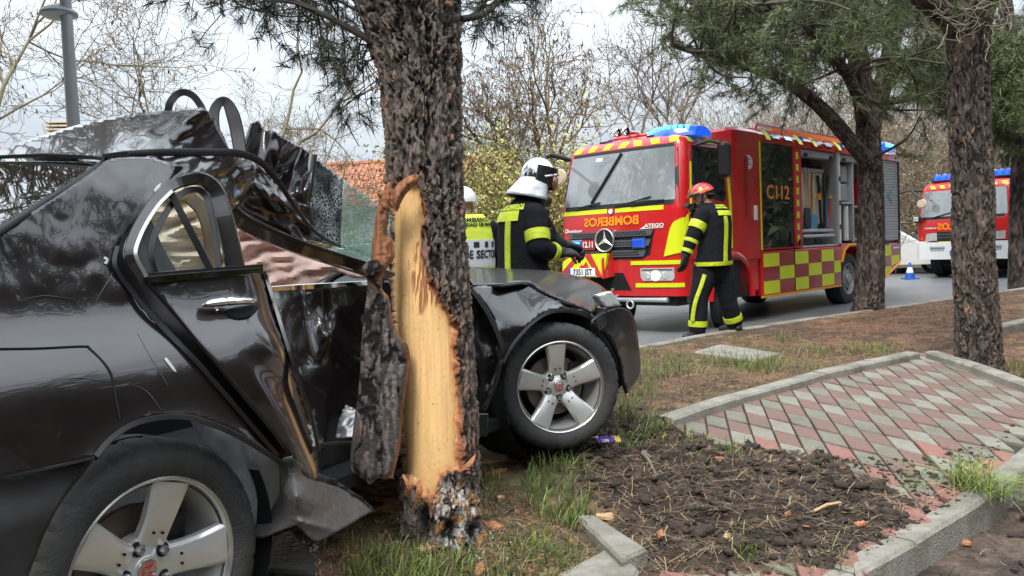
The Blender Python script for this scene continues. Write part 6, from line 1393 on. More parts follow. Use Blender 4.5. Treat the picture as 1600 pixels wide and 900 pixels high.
# hatching above the screen
for i in range(7):
    y = .12+i*.275; skin('roof_hatch_mark', fr, para(y, y+.13, 2.575, 2.66, .05*(1 if y < .9 else -1)), 'fluo_yellow', eng, .005, .006, 8)
for i in range(5):
    x = .34+i*.25; skin('side_hatch_mark', sd_, para(x, x+.13, 2.57, 2.64, -.03), 'fluo_yellow', eng, .005, .006, 8)
for y in (.62, 1.42): mb = MB(); mb.box(fr(y, 2.70, .02), (.08, .11, .035), .01); mb.build('marker_light', 'plastic_black', eng)
mb = MB(); mb.box(sd_(.32, 2.71, .02), (.07, .05, .05), .01); mb.build('side_marker', 'lamp_warm', eng)
skin('front_stripe', fr, rect(1.16, 1.98, 1.675, 1.735), 'fluo_yellow', eng, .006, .008, 14)
skin('front_stripe', fr, rect(.26, 1.02, 1.675, 1.735), 'fluo_yellow', eng, .006, .008, 14)
skin('crest', fr, [(1.03, 1.74), (1.15, 1.74), (1.145, 1.68), (1.09, 1.63), (1.035, 1.68)], 'fire_red_dark', eng, .010, .008, 6)
mb = MB(); c_ = fr(1.09, 1.695, .0); mb.lathe([(0, .022), (.035, .02), (.038, .0)], 16, M=basis(c_, (0, -1, 0), (0, 0, 1), (-1, 0, 0))); mb.build('crest_disc', 'white_paint', eng)
cab_text('lettering', 'BOMBEROS', .165, fr, 1.10, 1.555, 'letter_orange', eng, mirror=False, sx=1.12, off=.010, bold=.006, flip=1)
cab_text('maker_lettering', 'rosenbauer', .060, fr, 1.77, 1.45, 'white_paint', eng, sx=1.1, off=.010, bold=.001, flip=-1)
mb = MB(); c_ = fr(1.93, 1.455, .0); mb.lathe([(.018, .012), (.030, .012), (.030, .0)], 14, M=basis(c_, (0, -1, 0), (0, 0, 1), (-1, 0, 0))); mb.build('maker_ring', 'white_paint', eng)
cab_text('model_lettering', 'ATEGO', .065, fr, .40, 1.47, 'white_paint', eng, sx=1.35, off=.010, bold=.002, flip=-1)
skin('model_swoosh', fr, [(.62, 1.43), (.26, 1.435), (.26, 1.442), (.56, 1.442), (.52, 1.48)], 'white_paint', eng, .010, .006, 10)
# grille
gro = [(.40, 1.42), (1.88, 1.42), (1.80, 1.10), (1.70, 1.03), (.62, 1.03), (.48, 1.08)]
skin('grille_back', fr, gro, 'plastic_black', eng, .004, .01, 16)
for z0, z1, a0, a1 in ((1.34, 1.42, .40, 1.88), (1.20, 1.29, .44, 1.85), (1.06, 1.15, .52, 1.77)): 
    gl = skin('grille_bar', fr, [(a0, z1), (a1, z1), (a1-.03, z0), (a0+.04, z0)], 'grille_grey', eng, .035, .03, 20)
    for i in range(28):
        a = a0+.10+(a1-a0-.2)*(i+.5)/28
        for j in range(2):
            mb = MB(); c_ = fr(a+(j*.018), z0+(z1-z0)*(.32+.36*j), .036); mb.box(c_, (.006, .026, .018)); mb.build('grille_hole', 'dark_void', gl, sharp=None)
sx_ = fr(1.17, 1.30, .06); Ms = basis(sx_, (0, -1, 0), (0, 0, 1), (-1, 0, 0))
mb = MB(); mb.lathe([(.158, -.02), (.165, .012), (.158, .022), (.148, .012), (.145, -.01)], 40, M=Ms); st_ = mb.build('star_emblem', 'star_silver', eng)
mb = MB(); mb.lathe([(0, .0), (.147, -.002)], 40, M=Ms); mb.build('star_back', 'plastic_black', st_)
mb = MB()
for k in range(3):
    a = PI/2+k*2*PI/3; tip = (.150*math.cos(a), .150*math.sin(a)); l2 = [(.030*math.cos(a+s_*PI/3), .030*math.sin(a+s_*PI/3)) for s_ in (-1, 1)]
    mb.add([(*tip, .008), (*l2[0], .004), (0, 0, .026), (*l2[1], .004)], [(0, 1, 2), (0, 2, 3)], 0, Ms)
mb.build('star', 'star_silver', st_, sharp=None)
skin('number_panel', fr, rect(1.36, 1.60, 1.17, 1.32), 'fire_red_dark', eng, .055, .03, 6)
cab_text('number_lettering', '12.11', .115, fr, 1.48, 1.245, 'white_paint', eng, sx=.85, off=.060, bold=.003, flip=-1)
for a, lit in ((1.70, 1), (.62, 0)):
    b_ = skin('strobe', fr, rect(a-.075, a+.075, 1.19, 1.30), 'blue_lens', eng, .075, .05, 6)
    skin('strobe_bezel', fr, rect(a-.105, a+.105, 1.17, 1.32), 'chrome', b_, .045, .03, 6)
    for i in range(4): mb = MB(); mb.box(fr(a-.054+i*.036, 1.245, .078), (.012, .024, .085), .004); mb.build('led', 'blue_led' if lit else 'blue_dome', b_)
# yellow corner panels, lower stripes, lamps
skin('corner_panel', fr, [(.27, 1.05), (.03, 1.10), (.0, 1.5), (.02, 1.56), (.12, 1.50), (.17, 1.42)], 'fluo_yellow', eng, .010, .012, 14)
skin('corner_panel_side', sd_, [(.09, 1.09), (.175, 1.09), (.175, 1.60), (.09, 1.54)], 'fluo_yellow', eng, .008, .010, 8)
skin('lower_stripe', fr, rect(.03, .78, .945, 1.0), 'fluo_yellow', eng, .012, .012, 12)
skin('lower_stripe', fr, rect(1.55, W1-.03, .95, 1.01), 'fluo_yellow', eng, .012, .012, 12)
skin('bumper_stripe', fr, rect(.03, .72, .64, .695), 'fluo_yellow', eng, .012, .012, 12)
skin('bumper_vent', fr, [(.80, .60), (1.5, .60), (1.5, .84), (.92, .84)], 'dark_void', eng, .006, .01, 12)
for a0, a1 in ((.13, .63), (1.72, 1.98)):
    hb = skin('headlight', fr, [(a0, .76), (a0+.03, .73), (a1-.03, .73), (a1, .78), (a1, .90), (a0, .90)], 'lamp_clear', eng, .014, .02, 14)
    skin('headlight_strip', fr, rect(a0+.02, a1-.02, .865, .885), 'grille_grey', hb, .017, .01, 8)
    for t, m_, r_ in ((.28, 'lamp_clear', .055), (.55, 'lamp_warm', .075), (.80, 'lamp_clear', .05)):
        mb = MB(); c_ = fr(a0+(a1-a0)*t, .80, .012); mb.lathe([(0, .006), (r_*.8, .01), (r_, .004), (r_, -.01)], 20, M=basis(c_, (0, -1, 0), (0, 0, 1), (-1, 0, 0))); mb.build('lamp_bowl', m_, hb)
# hinged chevron shield with the plate
sh = MB(); shp = [(1.02, .73), (1.08, 1.0), (1.0, 1.05), (1.62, 1.08), (1.90, 1.0), (1.93, .80), (1.85, .76)]
Mf = basis((-.16, 0, 0), (0, 1, 0), (0, 0, 1), (1, 0, 0))
sh.prism([(1.22, .72), (1.98, .72), (1.94, .95), (1.75, 1.04), (1.15, 1.05)], .0, .05, M=basis((-.17, 0, 0), (0, -1, 0), (0, 0, 1)) if False else Matrix(((0, 0, 1, -.20), (1, 0, 0, -.08), (0, 1, 0, .07), (0, 0, 0, 1)))); shd = sh.build('winch_shield', 'fluo_yellow', eng)
mb = MB(); mb.prism([(-.02, .70), (.25, .74), (.28, 1.03), (.06, 1.05), (-.02, .98)], .0, .03, M=Matrix(((0, -.8, 0, -.20+.0), (0, 0, -1, 1.20), (0, 0, 0, 0), (0, 0, 0, 1))) if False else Matrix(((.9, 0, 0, -.20), (-.35, 0, 1, 1.12), (0, 1, 0, .07), (0, 0, 0, 1)))); mb.build('shield_cheek', 'fire_red', eng)
def fshield(a, z, off=0.): return (-.20-off, a-.08, z+.07)
for poly in ([(1.92, .72), (1.98, .72), (1.97, .80), (1.70, 1.03), (1.60, 1.045)], [(1.68, .72), (1.80, .72), (1.60, .90), (1.52, .84)], [(1.24, .72), (1.33, .72), (1.55, 1.04), (1.43, 1.045)], [(1.62, .84), (1.52, .94), (1.46, .84)]): skin('shield_chevron', fshield, poly, 'fire_red', shd, .004, .005, 8)
skin('number_plate', fshield, rect(1.36, 1.84, .735, .85), 'white_paint', eng, .014, .01, 6)
skin('plate_band', fshield, rect(1.80, 1.84, .735, .85), 'blue_dome', eng, .018, .006, 4)
cab_text('plate_lettering', '7351 JST', .115, fshield, 1.58, .792, 'plastic_black', eng, sx=.83, off=.018, bold=.001, flip=-1)
# side of the cab: door, window, trims
skin('door_seam', sd_, [(.20, .98), (1.24, .98), (1.24, 2.56), (.33, 2.56), (.20, 1.9)], 'fire_red_dark', eng, .002, .01, 14)
dr_ = skin('cab_door', sd_, [(.22, 1.0), (1.22, 1.0), (1.22, 2.545), (.345, 2.545), (.22, 1.9)], 'fire_red', eng, .010, .016, 16)
skin('side_window', sd_, [(.30, 1.93), (1.10, 1.80), (1.16, 1.86), (1.16, 2.42), (1.10, 2.49), (.40, 2.49)], 'cab_glass', dr_, .016, .012, 12)
skin('window_seal', sd_, [(.27, 1.90), (1.11, 1.765), (1.19, 1.84), (1.19, 2.45), (1.12, 2.52), (.38, 2.52)], 'plastic_black', dr_, .012, .008, 12)
skin('pillar_stripe', sd_, [(.20, 1.6), (.235, 1.6), (.33, 2.3), (.30, 2.3)], 'fluo_yellow', eng, .016, .008, 10)
skin('door_stripe', sd_, rect(1.27, 1.33, 1.12, 2.60), 'fluo_yellow', eng, .012, .010, 14)
skin('door_handle', sd_, rect(1.0, 1.16, 1.6, 1.66), 'plastic_black', dr_, .03, .02, 6)
# step, arch, wheels
mb = MB(); mb.box((.50, .10, .56), (.35, .16, .30), .02); mb.build('cab_step', 'alu', eng)
arc = [(1.3+.60*math.cos(a), .44+.60*math.sin(a)) for a in np.linspace(PI*1.02, -.02*PI, 18)]
mb = MB(); mb.prism(arc, .0, .9, M=Matrix(((1, 0, 0, 0), (0, 0, 1, .02), (0, 1, 0, 0), (0, 0, 0, 1)))); mb.build('wheel_well', 'dark_void', eng)
mb = MB(); mb.tube([(x, .0, z) for x, z in arc], .045, 6); mb.build('wheel_arch', 'fire_red', eng)
truck_wheel(eng, 1.36, .02, .47, .48, .28, R(22)); truck_wheel(eng, 1.30, W1-.30, .45, .46, .28, R(20)); truck_wheel(eng, 5.66, .04, .45, .46, .30); truck_wheel(eng, 5.66, W1-.34, .45, .46, .30)
# mirrors
mb = MB(); mb.box((.62, -.30, 2.30), (.14, .17, .46), .04); mi = mb.build('mirror', 'plastic_black', eng)
mb = MB(); mb.tube([sd_(.45, 2.52, .01), (.50, -.15, 2.57), (.58, -.26, 2.52)], .022, 8); mb.build('mirror_arm', 'plastic_black', mi)
mb = MB(); mb.tube([fr(W1-.06, 2.52, .02), (.02, W1+.12, 2.60), (-.06, W1+.30, 2.52), (-.05, W1+.33, 2.3), (.0, W1+.30, 1.98)], .035, 8); mb.box((-.02, W1+.30, 2.22), (.12, .12, .46), .04); mf = mb.build('mirror', 'plastic_black', eng)
mb = MB(); mb.tube([(-.05, W1+.2, 2.56), (-.22, W1-.05, 2.42), (-.30, W1-.25, 2.30)], .024, 8); mb.build('mirror_arm', 'plastic_black', mf)
mb = MB(); mb.lathe([(0, .02), (.10, .015), (.13, -.01), (.11, -.05), (.05, -.07)], 20, M=basis((-.32, W1-.30, 2.22), (0, -1, 0), (.2, 0, 1))); mb.build('front_mirror', 'trim_beige', mf)
mb = MB(); mb.lathe([(0, .02), (.085, .02), (.10, 0), (.09, -.09), (.05, -.13)], 20, M=basis((-.16, W1+.16, 1.92), (0, -1, 0), (0, 0, 1))); sp_ = mb.build('spotlight', 'plastic_black', eng); mb = MB(); mb.lathe([(0, .03), (.07, .026)], 20, M=basis((-.162, W1+.16, 1.92), (0, -1, 0), (0, 0, 1))); mb.build('spot_lens', 'lamp_clear', sp_)
# roof lights, horns
blue_bar('light_bar', eng, lambda y, t: (.42-.16*math.sin(PI*t), 0), .00, .80, 2.66, 2.83, True)
blue_bar('light_bar_unlit', eng, lambda y, t: (.46-.12*t, 0), 2.06, 1.42, 2.62, 2.76, False)
for y in (1.05, 1.2): mb = MB(); mb.lathe([(.02, 0), (.03, .2), (.06, .30), (.065, .31)], 14, M=basis((.62, y, 2.82), (0, 1, 0), (0, 0, 1), (-1, 0, 0))); mb.build('air_horn', 'chrome', eng)
mb = MB(); mb.box((.75, 1.1, 2.78), (.3, .8, .06), .02); mb.build('horn_tray', 'fire_red', eng)
# crew cab
mb = MB(); mb.box((1.86, W1/2, 1.88), (.76, W1, 1.96), .05); mb.build('crew_cab', 'fire_red', eng)
mb = MB(); mb.box((1.86, W1/2, .70), (.60, W1-.04, .50), .03); mb.build('crew_cab_base', 'fire_red', eng)
mb = MB(); mb.box((1.80, .0, 2.0), (.10, .03, .9), .01); mb.build('vent_strip', 'fire_red_dark', eng)
mb = MB(); mb.box((2.04, -.012, 1.62), (.09, .03, .22), .01); mb.build('side_marker_plate', 'white_paint', eng)
mb = MB(); mb.lathe([(0, .012), (.10, .012), (.105, 0)], 24, M=basis((1.88, 0, 2.36), (1, 0, 0), (0, 0, 1))); ro = mb.build('round_sign', 'white_paint', eng)
v_, f_ = text_geo('G', .14); mb = MB(); mb.add(v_, f_, 0, basis((1.88, -.0135, 2.36), (1, 0, 0), (0, 0, 1))); mb.build('round_sign_print', 'fire_red_dark', ro, sharp=None)
# body frame
def bx(name, x0, x1, y0, y1, z0, z1, m_, b=.015, parent=None): mb = MB(); mb.box(((x0+x1)/2, (y0+y1)/2, (z0+z1)/2), (x1-x0, y1-y0, z1-z0), b); return mb.build(name, m_, parent or eng)
bx('body_back', 3.66, 8.24, .78, W1-.02, 1.0, 2.74, 'locker_grey', 0)
bx('crew_floor', 2.24, 3.68, .05, W1-.03, .9, 1.06, 'plastic_black')
bx('crew_inner', 2.26, 3.66, .45, W1-.03, 1.05, 2.7, 'dark_void')
bx('far_wall', 2.2, 8.26, W1-.02, W1+.02, .5, 2.8, 'fire_red')
sk = bx('side_skirt', 2.22, 5.22, 0, .25, .37, 1.045, 'fire_red')
bx('skirt_edge', 2.22, 5.22, -.004, .03, .335, .372, 'fluo_orange', .004)
bx('chassis', 1.0, 8.0, .45, W1-.45, .45, .8, 'dark_void')
mb = MB(); mb.tube([(3.9, .25, .40), (5.0, .25, .40)], .09, 12); mb.build('air_tank', 'plastic_black', eng)
mb = MB(); mb.prism([(5.22, 1.045), (5.22, .75), (5.36, .98), (5.55, 1.06), (6.1, 1.06), (6.3, .98), (6.5, .60), (6.75, .60), (6.75, 1.09), (5.22, 1.09)], 0, .3, M=Matrix(((1, 0, 0, 0), (0, 0, 1, 0), (0, 1, 0, 0), (0, 0, 0, 1)))); mb.build('rear_arch', 'fire_red', eng)
mb = MB(); mb.tube([(5.225, -.004, .76), (5.37, -.004, .98), (5.56, -.004, 1.055), (6.1, -.004, 1.055), (6.3, -.004, .98)], .03, 6); mb.build('arch_trim', 'fluo_orange', eng)
mb = MB(); mb.box((5.7, .75, .8), (1.2, .9, .5)); mb.build('rear_well', 'dark_void', eng)
mb = MB(); mb.prism([(6.70, .36), (7.26, .36), (8.20, .66), (8.25, 1.045), (6.70, 1.045)], 0, .3, M=Matrix(((1, 0, 0, 0), (0, 0, 1, 0), (0, 1, 0, 0), (0, 0, 0, 1)))); rs = mb.build('rear_skirt', 'fire_red', eng)
mb = MB(); mb.tube([(6.7, -.003, .35), (7.26, -.003, .35), (8.22, -.003, .65)], .022, 6); mb.build('rear_skirt_edge', 'fluo_orange', eng)
# chequer squares
flat = lambda x, z, off=0.: (x, -off, z)
x_e = [2.27, 2.78, 3.29, 3.32, 3.83, 4.35, 4.87, 5.18]; xs = [(2.27, 2.80), (2.80, 3.33), (3.35, 3.86), (3.86, 4.38), (4.38, 4.90), (4.90, 5.19)]; zs_ = [(.80, 1.01), (.59, .80), (.385, .59)]
for i, (x0, x1) in enumerate(xs):
    for j, (z0, z1) in enumerate(zs_):
        if i == 5: on = (j != 1) if False else (j == 0 and False)
        on = ((i+j) % 2 == 0) if i < 2 else ((i+j) % 2 == 0)
        skin('reflective_square', flat, rect(x0+.006, x1-.006, z0+.004, z1-.004), 'fluo_yellow' if on else 'fire_red_dark', sk, .006, .005, 4)
for x in (3.34,): bx('skirt_joint', x-.006, x+.006, -.010, .0, .37, 1.045, 'plastic_black', 0)
for i, (x0, x1) in enumerate(((6.75, 7.28), (7.28, 7.72), (7.72, 8.2))):
    for j, (z0, z1) in enumerate(zs_):
        zz = lambda x, z: max(z, .37+max(0, x-7.26)*.32)
        if zz(x1, z0) >= z1-.02: continue
        skin('reflective_square', flat, [(x0+.006, zz(x0, z0+.004)), (x1-.006, zz(x1, z0+.004)), (x1-.006, z1-.004), (x0+.006, z1-.004)], 'fluo_yellow' if (i+j) % 2 == 1 else 'fire_red_dark', rs, .006, .005, 4)
cab_text('maker_lettering', 'rosenbauer', .06, flat, 7.98, .95, 'white_paint', eng, sx=1.3, off=.013)
# crew door
cd_ = bx('crew_door', 2.22, 3.36, .0, .05, 1.06, 2.70, 'fire_red'); cd2 = skin('crew_glass', flat, rect(2.29, 3.33, 1.09, 2.68), 'cab_glass', cd_, .008, .01, 6)
bx('door_edge', 2.205, 2.245, -.012, .0, 1.06, 2.69, 'fluo_yellow', .003); bx('crew_rail', 2.30, 3.32, -.014, -.008, 2.0, 2.02, 'plastic_black', 0)
cab_text('door_lettering', 'C112', .30, flat, 2.79, 1.93, 'letter_orange', cd_, sx=1.2, off=.014, bold=.004)['kind'] = 'stuff'
bx('crew_handle', 3.18, 3.24, -.03, -.01, 1.14, 1.34, 'plastic_black', .005)
# dashed pillar, lockers
pl_ = bx('locker_pillar', 3.38, 3.68, 0, .3, 1.06, 2.70, 'fire_red')
for i in range(8): skin('pillar_dash', flat, para(3.47, 3.55, 1.16+i*.19, 1.27+i*.19, 0), 'fluo_orange' if False else 'fluo_yellow', pl_, .006, .006, 4)
bx('pillar_handle', 3.50, 3.56, -.03, .0, 1.10, 1.2, 'plastic_black', .008)
bx('locker_pillar', 5.12, 5.27, 0, .3, 1.08, 2.70, 'alu'); bx('pillar_edge', 5.17, 5.21, -.016, 0, 1.1, 2.60, 'white_paint', .003)
for i in range(3): bx('pillar_clip', 5.16, 5.22, -.022, -.012, 1.35+i*.42, 1.43+i*.42, 'plastic_black', 0)
bx('locker_pillar', 6.62, 7.02, 0, .3, 1.08, 2.70, 'alu')
mb = MB(); mb.prism([(0, 2.68), (0, 2.80), (.10, 2.90), (W1-.1, 2.90), (W1, 2.80), (W1, 2.68)], 2.18, 8.27, M=basis((0, 0, 0), (0, 1, 0), (0, 0, 1), (1, 0, 0))); mb.build('roof', 'fire_red', eng)
for x0, x1 in ((3.70, 5.10), (5.30, 6.60)):
    bx('shutter_box', x0, x1, .03, .2, 2.56, 2.68, 'alu_slat')
    for x in np.linspace(x0+.18, x1-.18, 2): bx('shutter_stop', x-.05, x+.05, .0, .03, 2.55, 2.61, 'plastic_black', .005)
bx('locker_floor', 3.68, 6.62, .02, .8, 1.05, 1.09, 'alu'); 
for i in range(2): bx('drawer', 3.74, 5.0, .0+.03*i, .75, 1.22+.09*i, 1.27+.09*i, 'alu')
bx('shelf', 5.28, 5.95, .05, .76, 1.80, 1.83, 'alu'); bx('shelf', 5.98, 6.6, .05, .76, 1.74, 1.77, 'alu'); bx('locker_divider', 5.93, 5.98, .04, .76, 1.09, 2.56, 'alu')
for i in range(2):
    for j in range(2): bx('storage_box', 5.32+.30*i, 5.58+.30*i, .12, .7, 1.86+.34*j, 2.16+.34*j, 'locker_grey', .02)
# roller shutter
sh_ = bx('shutter_frame', 7.02, 8.27, .03, .10, 1.05, 2.70, 'plastic_black')
for i in range(30): z = 1.10+i*.0525; mb = MB(); mb.prism([(0, 0), (-.012, .012), (-.012, .040), (0, .050), (.012, .05), (.012, 0)], 7.06, 8.22, M=basis((0, .03, z), (0, 1, 0), (0, 0, 1), (1, 0, 0))); mb.build('slat', 'alu_slat', sh_, sharp=None)
skin('shutter_mark', flat, [(7.62, 1.98), (7.86, 2.14), (7.76, 1.98), (7.90, 1.80)], 'tool_blue', sh_, -.010, .006, 6); bx('shutter_latch', 7.45, 7.6, -.01, .03, 1.02, 1.10, 'plastic_black', .005); bx('shutter_latch', 8.1, 8.2, -.01, .03, 1.02, 1.10, 'plastic_black', .005)
bx('rear_edge', 8.24, 8.29, 0, W1, .66, 2.78, 'plastic_black')
# roof furniture
for x in (2.75, 3.2, 4.3, 4.75):
    mb = MB(); mb.box((x, .03, 2.80), (.32, .05, .12), .015, rot=(R(-35), 0, 0)); fl = mb.build('flood_light', 'plastic_black', eng); mb = MB(); mb.box((x, .0, 2.795), (.25, .01, .085), .002, rot=(R(-35), 0, 0)); mb.build('flood_lens', 'lamp_clear', fl)
for x in (3.72, 5.35): mb = MB(); mb.lathe([(0, .10), (.06, .09), (.085, .0)], 14, M=TR((x, .06, 2.78))); mb.build('side_strobe', 'blue_dome', eng)
froof = lambda x, s_, off=0.: (x, .0+.10*s_-off, 2.80+.10*s_+off*.3)
for x in (2.3, 3.42, 4.0, 5.0, 5.9): skin('roof_hatch_mark', froof, [(x, -.9), (x+.12, -.9), (x+.26, .0), (x+.26, .9), (x+.12, .9), (x+.12, .2)], 'fluo_yellow', eng, .006, .006, 6)
for z, m_ in ((2.97, 'fire_red'), ): mb = MB(); mb.tube([(2.3, .1, 2.88), (2.36, .1, z), (6.4, .1, z)], .025, 8); mb.build('roof_rail', m_, eng)
for s_ in (0, .35): mb = MB(); mb.box((5.0, .35+s_, 2.98), (3.3, .03, .10), .008); mb.build('ladder_rail', 'fluo_orange', eng)
for i in range(10): mb = MB(); mb.tube([(3.5+i*.32, .35, 2.98), (3.5+i*.32, .70, 2.98)], .015, 6); mb.build('ladder_rung', 'fluo_orange', eng)
mb = MB(); mb.box((7.86, .16, 2.92), (.5, .25, .26), .05); rl = mb.build('rear_light_bar', 'blue_lens', eng)
for i in range(5): mb = MB(); mb.box((7.66+i*.1, .03, 2.98), (.05, .02, .05), .004); mb.build('led', 'blue_led', rl)
# tools in the open lockers: each lies in the locker, so each is a thing
Mw = eng.matrix_basis if False else (Matrix.Translation((2.24, 10.71, -.17)) @ Euler((0, 0, R(46.4))).to_matrix().to_4x4())
def tool(name, label, x, y, z): p = Mw @ Vector((x+.28, y*.38, z)); return thing(name, label, 'tool', tuple(p), R(46.4))
def bar(t, name, m_, p, q, r_, n=8): mb = MB(); mb.tube([p, q], r_, n); return mb.build(name, m_, t)
t = tool('tool_board', 'pale tool board hanging at the back of the first open locker', 4.2, .5, 1.5); t['category'] = 'board'
mb = MB(); mb.box((0, 0, .42), (.85, .03, .95), .02); mb.build('board', 'board_pale', t); mb = MB(); mb.box((0, -.03, .86), (.80, .05, .05), .01)
for i in range(6): mb.box((-.3+i*.12, -.06, .86), (.02, .05, .05))
mb.build('hook_rail', 'alu', t)
for x, lb in ((3.98, 'left'), (4.16, 'right')):
    t = tool('axe', 'wooden handled fire axe, %s one of the two in the locker' % lb, x, .36, 1.45); bar(t, 'handle', 'wood_handle', (0, 0, 0), (.02, .02, .85), .022); mb = MB(); mb.prism([(-.09, 0), (.10, -.02), (.10, .10), (-.09, .05)], -.015, .015, M=Matrix(((1, 0, 0, 0), (0, 0, 1, 0), (0, 1, 0, -.02), (0, 0, 0, 1)))); mb.build('head', 'plastic_black', t)
t = tool('shovel', 'black bladed shovel standing at the left of the open locker', 3.84, .3, 1.36); bar(t, 'handle', 'wood_handle', (0, 0, .35), (.05, .05, 1.05), .018); mb = MB(); mb.prism([(-.10, .36), (.10, .36), (.11, .1), (0, -.02), (-.11, .1)], -.01, .01, M=Matrix(((1, 0, 0, 0), (0, 0, 1, 0), (0, 1, 0, 0), (0, 0, 0, 1)))); mb.build('blade', 'plastic_black', t)
t = tool('rake', 'blue headed rake beside the shovel in the locker', 4.08, .28, 1.36); bar(t, 'handle', 'wood_handle', (0, 0, .2), (.1, .05, 1.0), .018); mb = MB(); mb.box((0, 0, .1), (.2, .06, .30), .02, rot=(0, .3, 0)); mb.build('head', 'tool_blue', t)
t = tool('crowbar', 'dark crowbar with orange band in the middle of the locker', 4.40, .3, 1.38); bar(t, 'bar', 'plastic_black', (0, 0, 0), (-.04, .03, .9), .026); bar(t, 'band', 'fluo_orange', (-.022, .015, .48), (-.026, .018, .60), .032)
t = tool('bolt_cutter', 'black and blue long handled bolt cutter in the locker', 4.56, .3, 1.38)
bar(t, 'handle', 'plastic_black', (-.05, 0, 0), (.0, 0, .6), .022); bar(t, 'handle', 'tool_blue', (.08, 0, .0), (.04, 0, .6), .022); mb = MB(); mb.prism([(-.04, .58), (.08, .58), (.20, .88), (.12, .92), (.05, .75), (-.02, .9), (-.08, .85)], -.015, .015, M=Matrix(((1, 0, 0, 0), (0, 0, 1, 0), (0, 1, 0, 0), (0, 0, 0, 1)))); mb.build('jaw', 'plastic_black', t)
t = tool('hook_pole', 'red handled hook leaning at the right of the locker', 4.78, .3, 1.38); bar(t, 'shaft', 'tool_red', (-.1, 0, 0), (.06, .04, .5), .022); mb = MB(); mb.lathe([(0, .03), (.04, .03), (.04, -.03), (0, -.03)], 10, M=TR((.06, .03, .54))); mb.build('knob', 'wood_handle', t)
t = tool('hose_reel', 'coiled yellow brown hose on the lower shelf of the second locker', 6.28, .3, 1.36); t['category'] = 'hose'
for i in range(5):
    mb = MB(); mb.tube([(-.2+i*.08, .0+.22*math.cos(a), .0+.24*math.sin(a)) for a in np.linspace(0, 2*PI, 20)], .036, 6); mb.build('hose_coil', 'wood_handle' if i % 2 else 'chip_pale', t)
t = tool('red_cylinder', 'dark red cylinder on the upper shelf of the second locker', 6.2, .3, 1.78); t['category'] = 'cylinder'; mb = MB(); mb.lathe([(0, 0), (.13, 0), (.14, .03), (.14, .42), (.09, .52), (.03, .55), (.03, .62), (0, .62)], 20); mb.build('body', 'fire_red_dark', t); mb = MB(); mb.box((0, 0, .65), (.09, .07, .06), .01); mb.build('valve', 'alu', t)
t = tool('traffic_post', 'pale upright post in the second locker beside the divider', 5.42, .25, 1.10); t['category'] = 'post'; bar(t, 'post', 'white_paint', (0, 0, 0), (0, 0, .66), .05); bar(t, 'foot', 'plastic_black', (0, 0, 0), (0, 0, .04), .09)

# ------------------------------------------------------------------ the far fire engine
W2 = 2.38
e2 = thing('fire_engine', 'second fire engine with a white bumper half hidden by the thick pine', 'fire engine', (12.38, 20.2, -.17), R(38))
c2_ = Cab(1.9, W2, [.40, .50, 1.0, 1.5, 1.56, 2.3, 2.4, 2.5, 2.56], [.05, .02, .0, .0, .01, .14, .18, .24, .5], [.02, 0, 0, 0, 0, .06, .08, .12, .3], [.18]*9)
mb = MB(); mb.loft([c2_.ring(z) for z in (.98, 1.2, 1.5, 1.56, 1.8, 2.05, 2.3, 2.36, 2.42, 2.48, 2.53, 2.56)]); mb.build('cab', 'fire_red', e2, sharp=32)
f2_, s2_ = c2_.front, c2_.side
skin('windscreen', f2_, [(.12, 1.62), (W2-.12, 1.62), (W2-.18, 2.29), (.18, 2.29)], 'screen_painted_sky', e2, .008, .012, 18)
skin('windscreen_surround', f2_, [(.06, 1.55), (W2-.06, 1.55), (W2-.06, 1.62), (W2-.13, 2.34), (.13, 2.34), (.06, 1.62)], 'plastic_black', e2, .003, .012, 18)
for i in range(8): y = .14+i*.25; skin('roof_hatch_mark', f2_, para(y, y+.12, 2.36, 2.44, .06), 'fluo_yellow', e2, .005, .006, 5)
for i in range(4): x = .35+i*.25; skin('side_hatch_mark', s2_, para(x, x+.12, 2.38, 2.46, .06), 'fluo_yellow', e2, .005, .006, 5)
cab_text('lettering', 'BOMBEROS', .24, f2_, W2/2-.02, 1.35, 'letter_orange', e2, sx=1.0, off=.010, bold=.008, flip=1)
cab_text('maker_lettering', 'rosenbauer', .07, f2_, 1.97, 1.33, 'white_paint', e2, off=.010, bold=.001, flip=-1)
skin('grille', f2_, [(.45, 1.22), (1.85, 1.22), (1.78, .98), (.55, .98)], 'plastic_black', e2, .012, .015, 12)
for z in (1.06, 1.14): skin('grille_bar', f2_, rect(.5, 1.8, z, z+.025), 'grille_grey', e2, .02, .012, 12)
skin('front_stripe', f2_, rect(.6, 1.75, .93, .965), 'fluo_yellow', e2, .03, .02, 10)
for a0, a1 in ((.16, .50), (1.80, 2.12)): h_ = skin('headlight', f2_, [(a0, 1.0), (a1, .98), (a1-.04, 1.18), (a0, 1.2)], 'lamp_clear', e2, .016, .02, 8)
mb = MB(); mb.loft([[(min(p[0], .75)-.06*(p[0] < .7), p[1], z) for p in c2_.ring(.98)] for z in (.50, .54, .90, .95)]); mb.build('bumper', 'white_paint', e2, sharp=32)
fb = lambda a, z, off=0.: tuple(np.array(f2_(a, z, off+.065)))
for a in (1.78, .42):
    g_ = skin('bumper_lamp', fb, rect(a-.20, a+.20, .68, .84), 'alu', e2, .004, .01, 6)
    for i in range(9):
        for j in range(2): mb = MB(); mb.box(fb(a-.16+i*.04, .73+j*.06, .006), (.004, .022, .03)); mb.build('lamp_slot', 'grille_grey', g_, sharp=None)
skin('number_plate', fb, rect(.95, 1.45, .60, .72), 'white_paint', e2, .012, .01, 6); skin('plate_band', fb, rect(1.40, 1.45, .60, .72), 'blue_dome', e2, .015, .004, 4); cab_text('plate_lettering', '8258 GNZ'[:4], .11, fb, 1.28, .66, 'plastic_black', e2, off=.016, flip=-1)
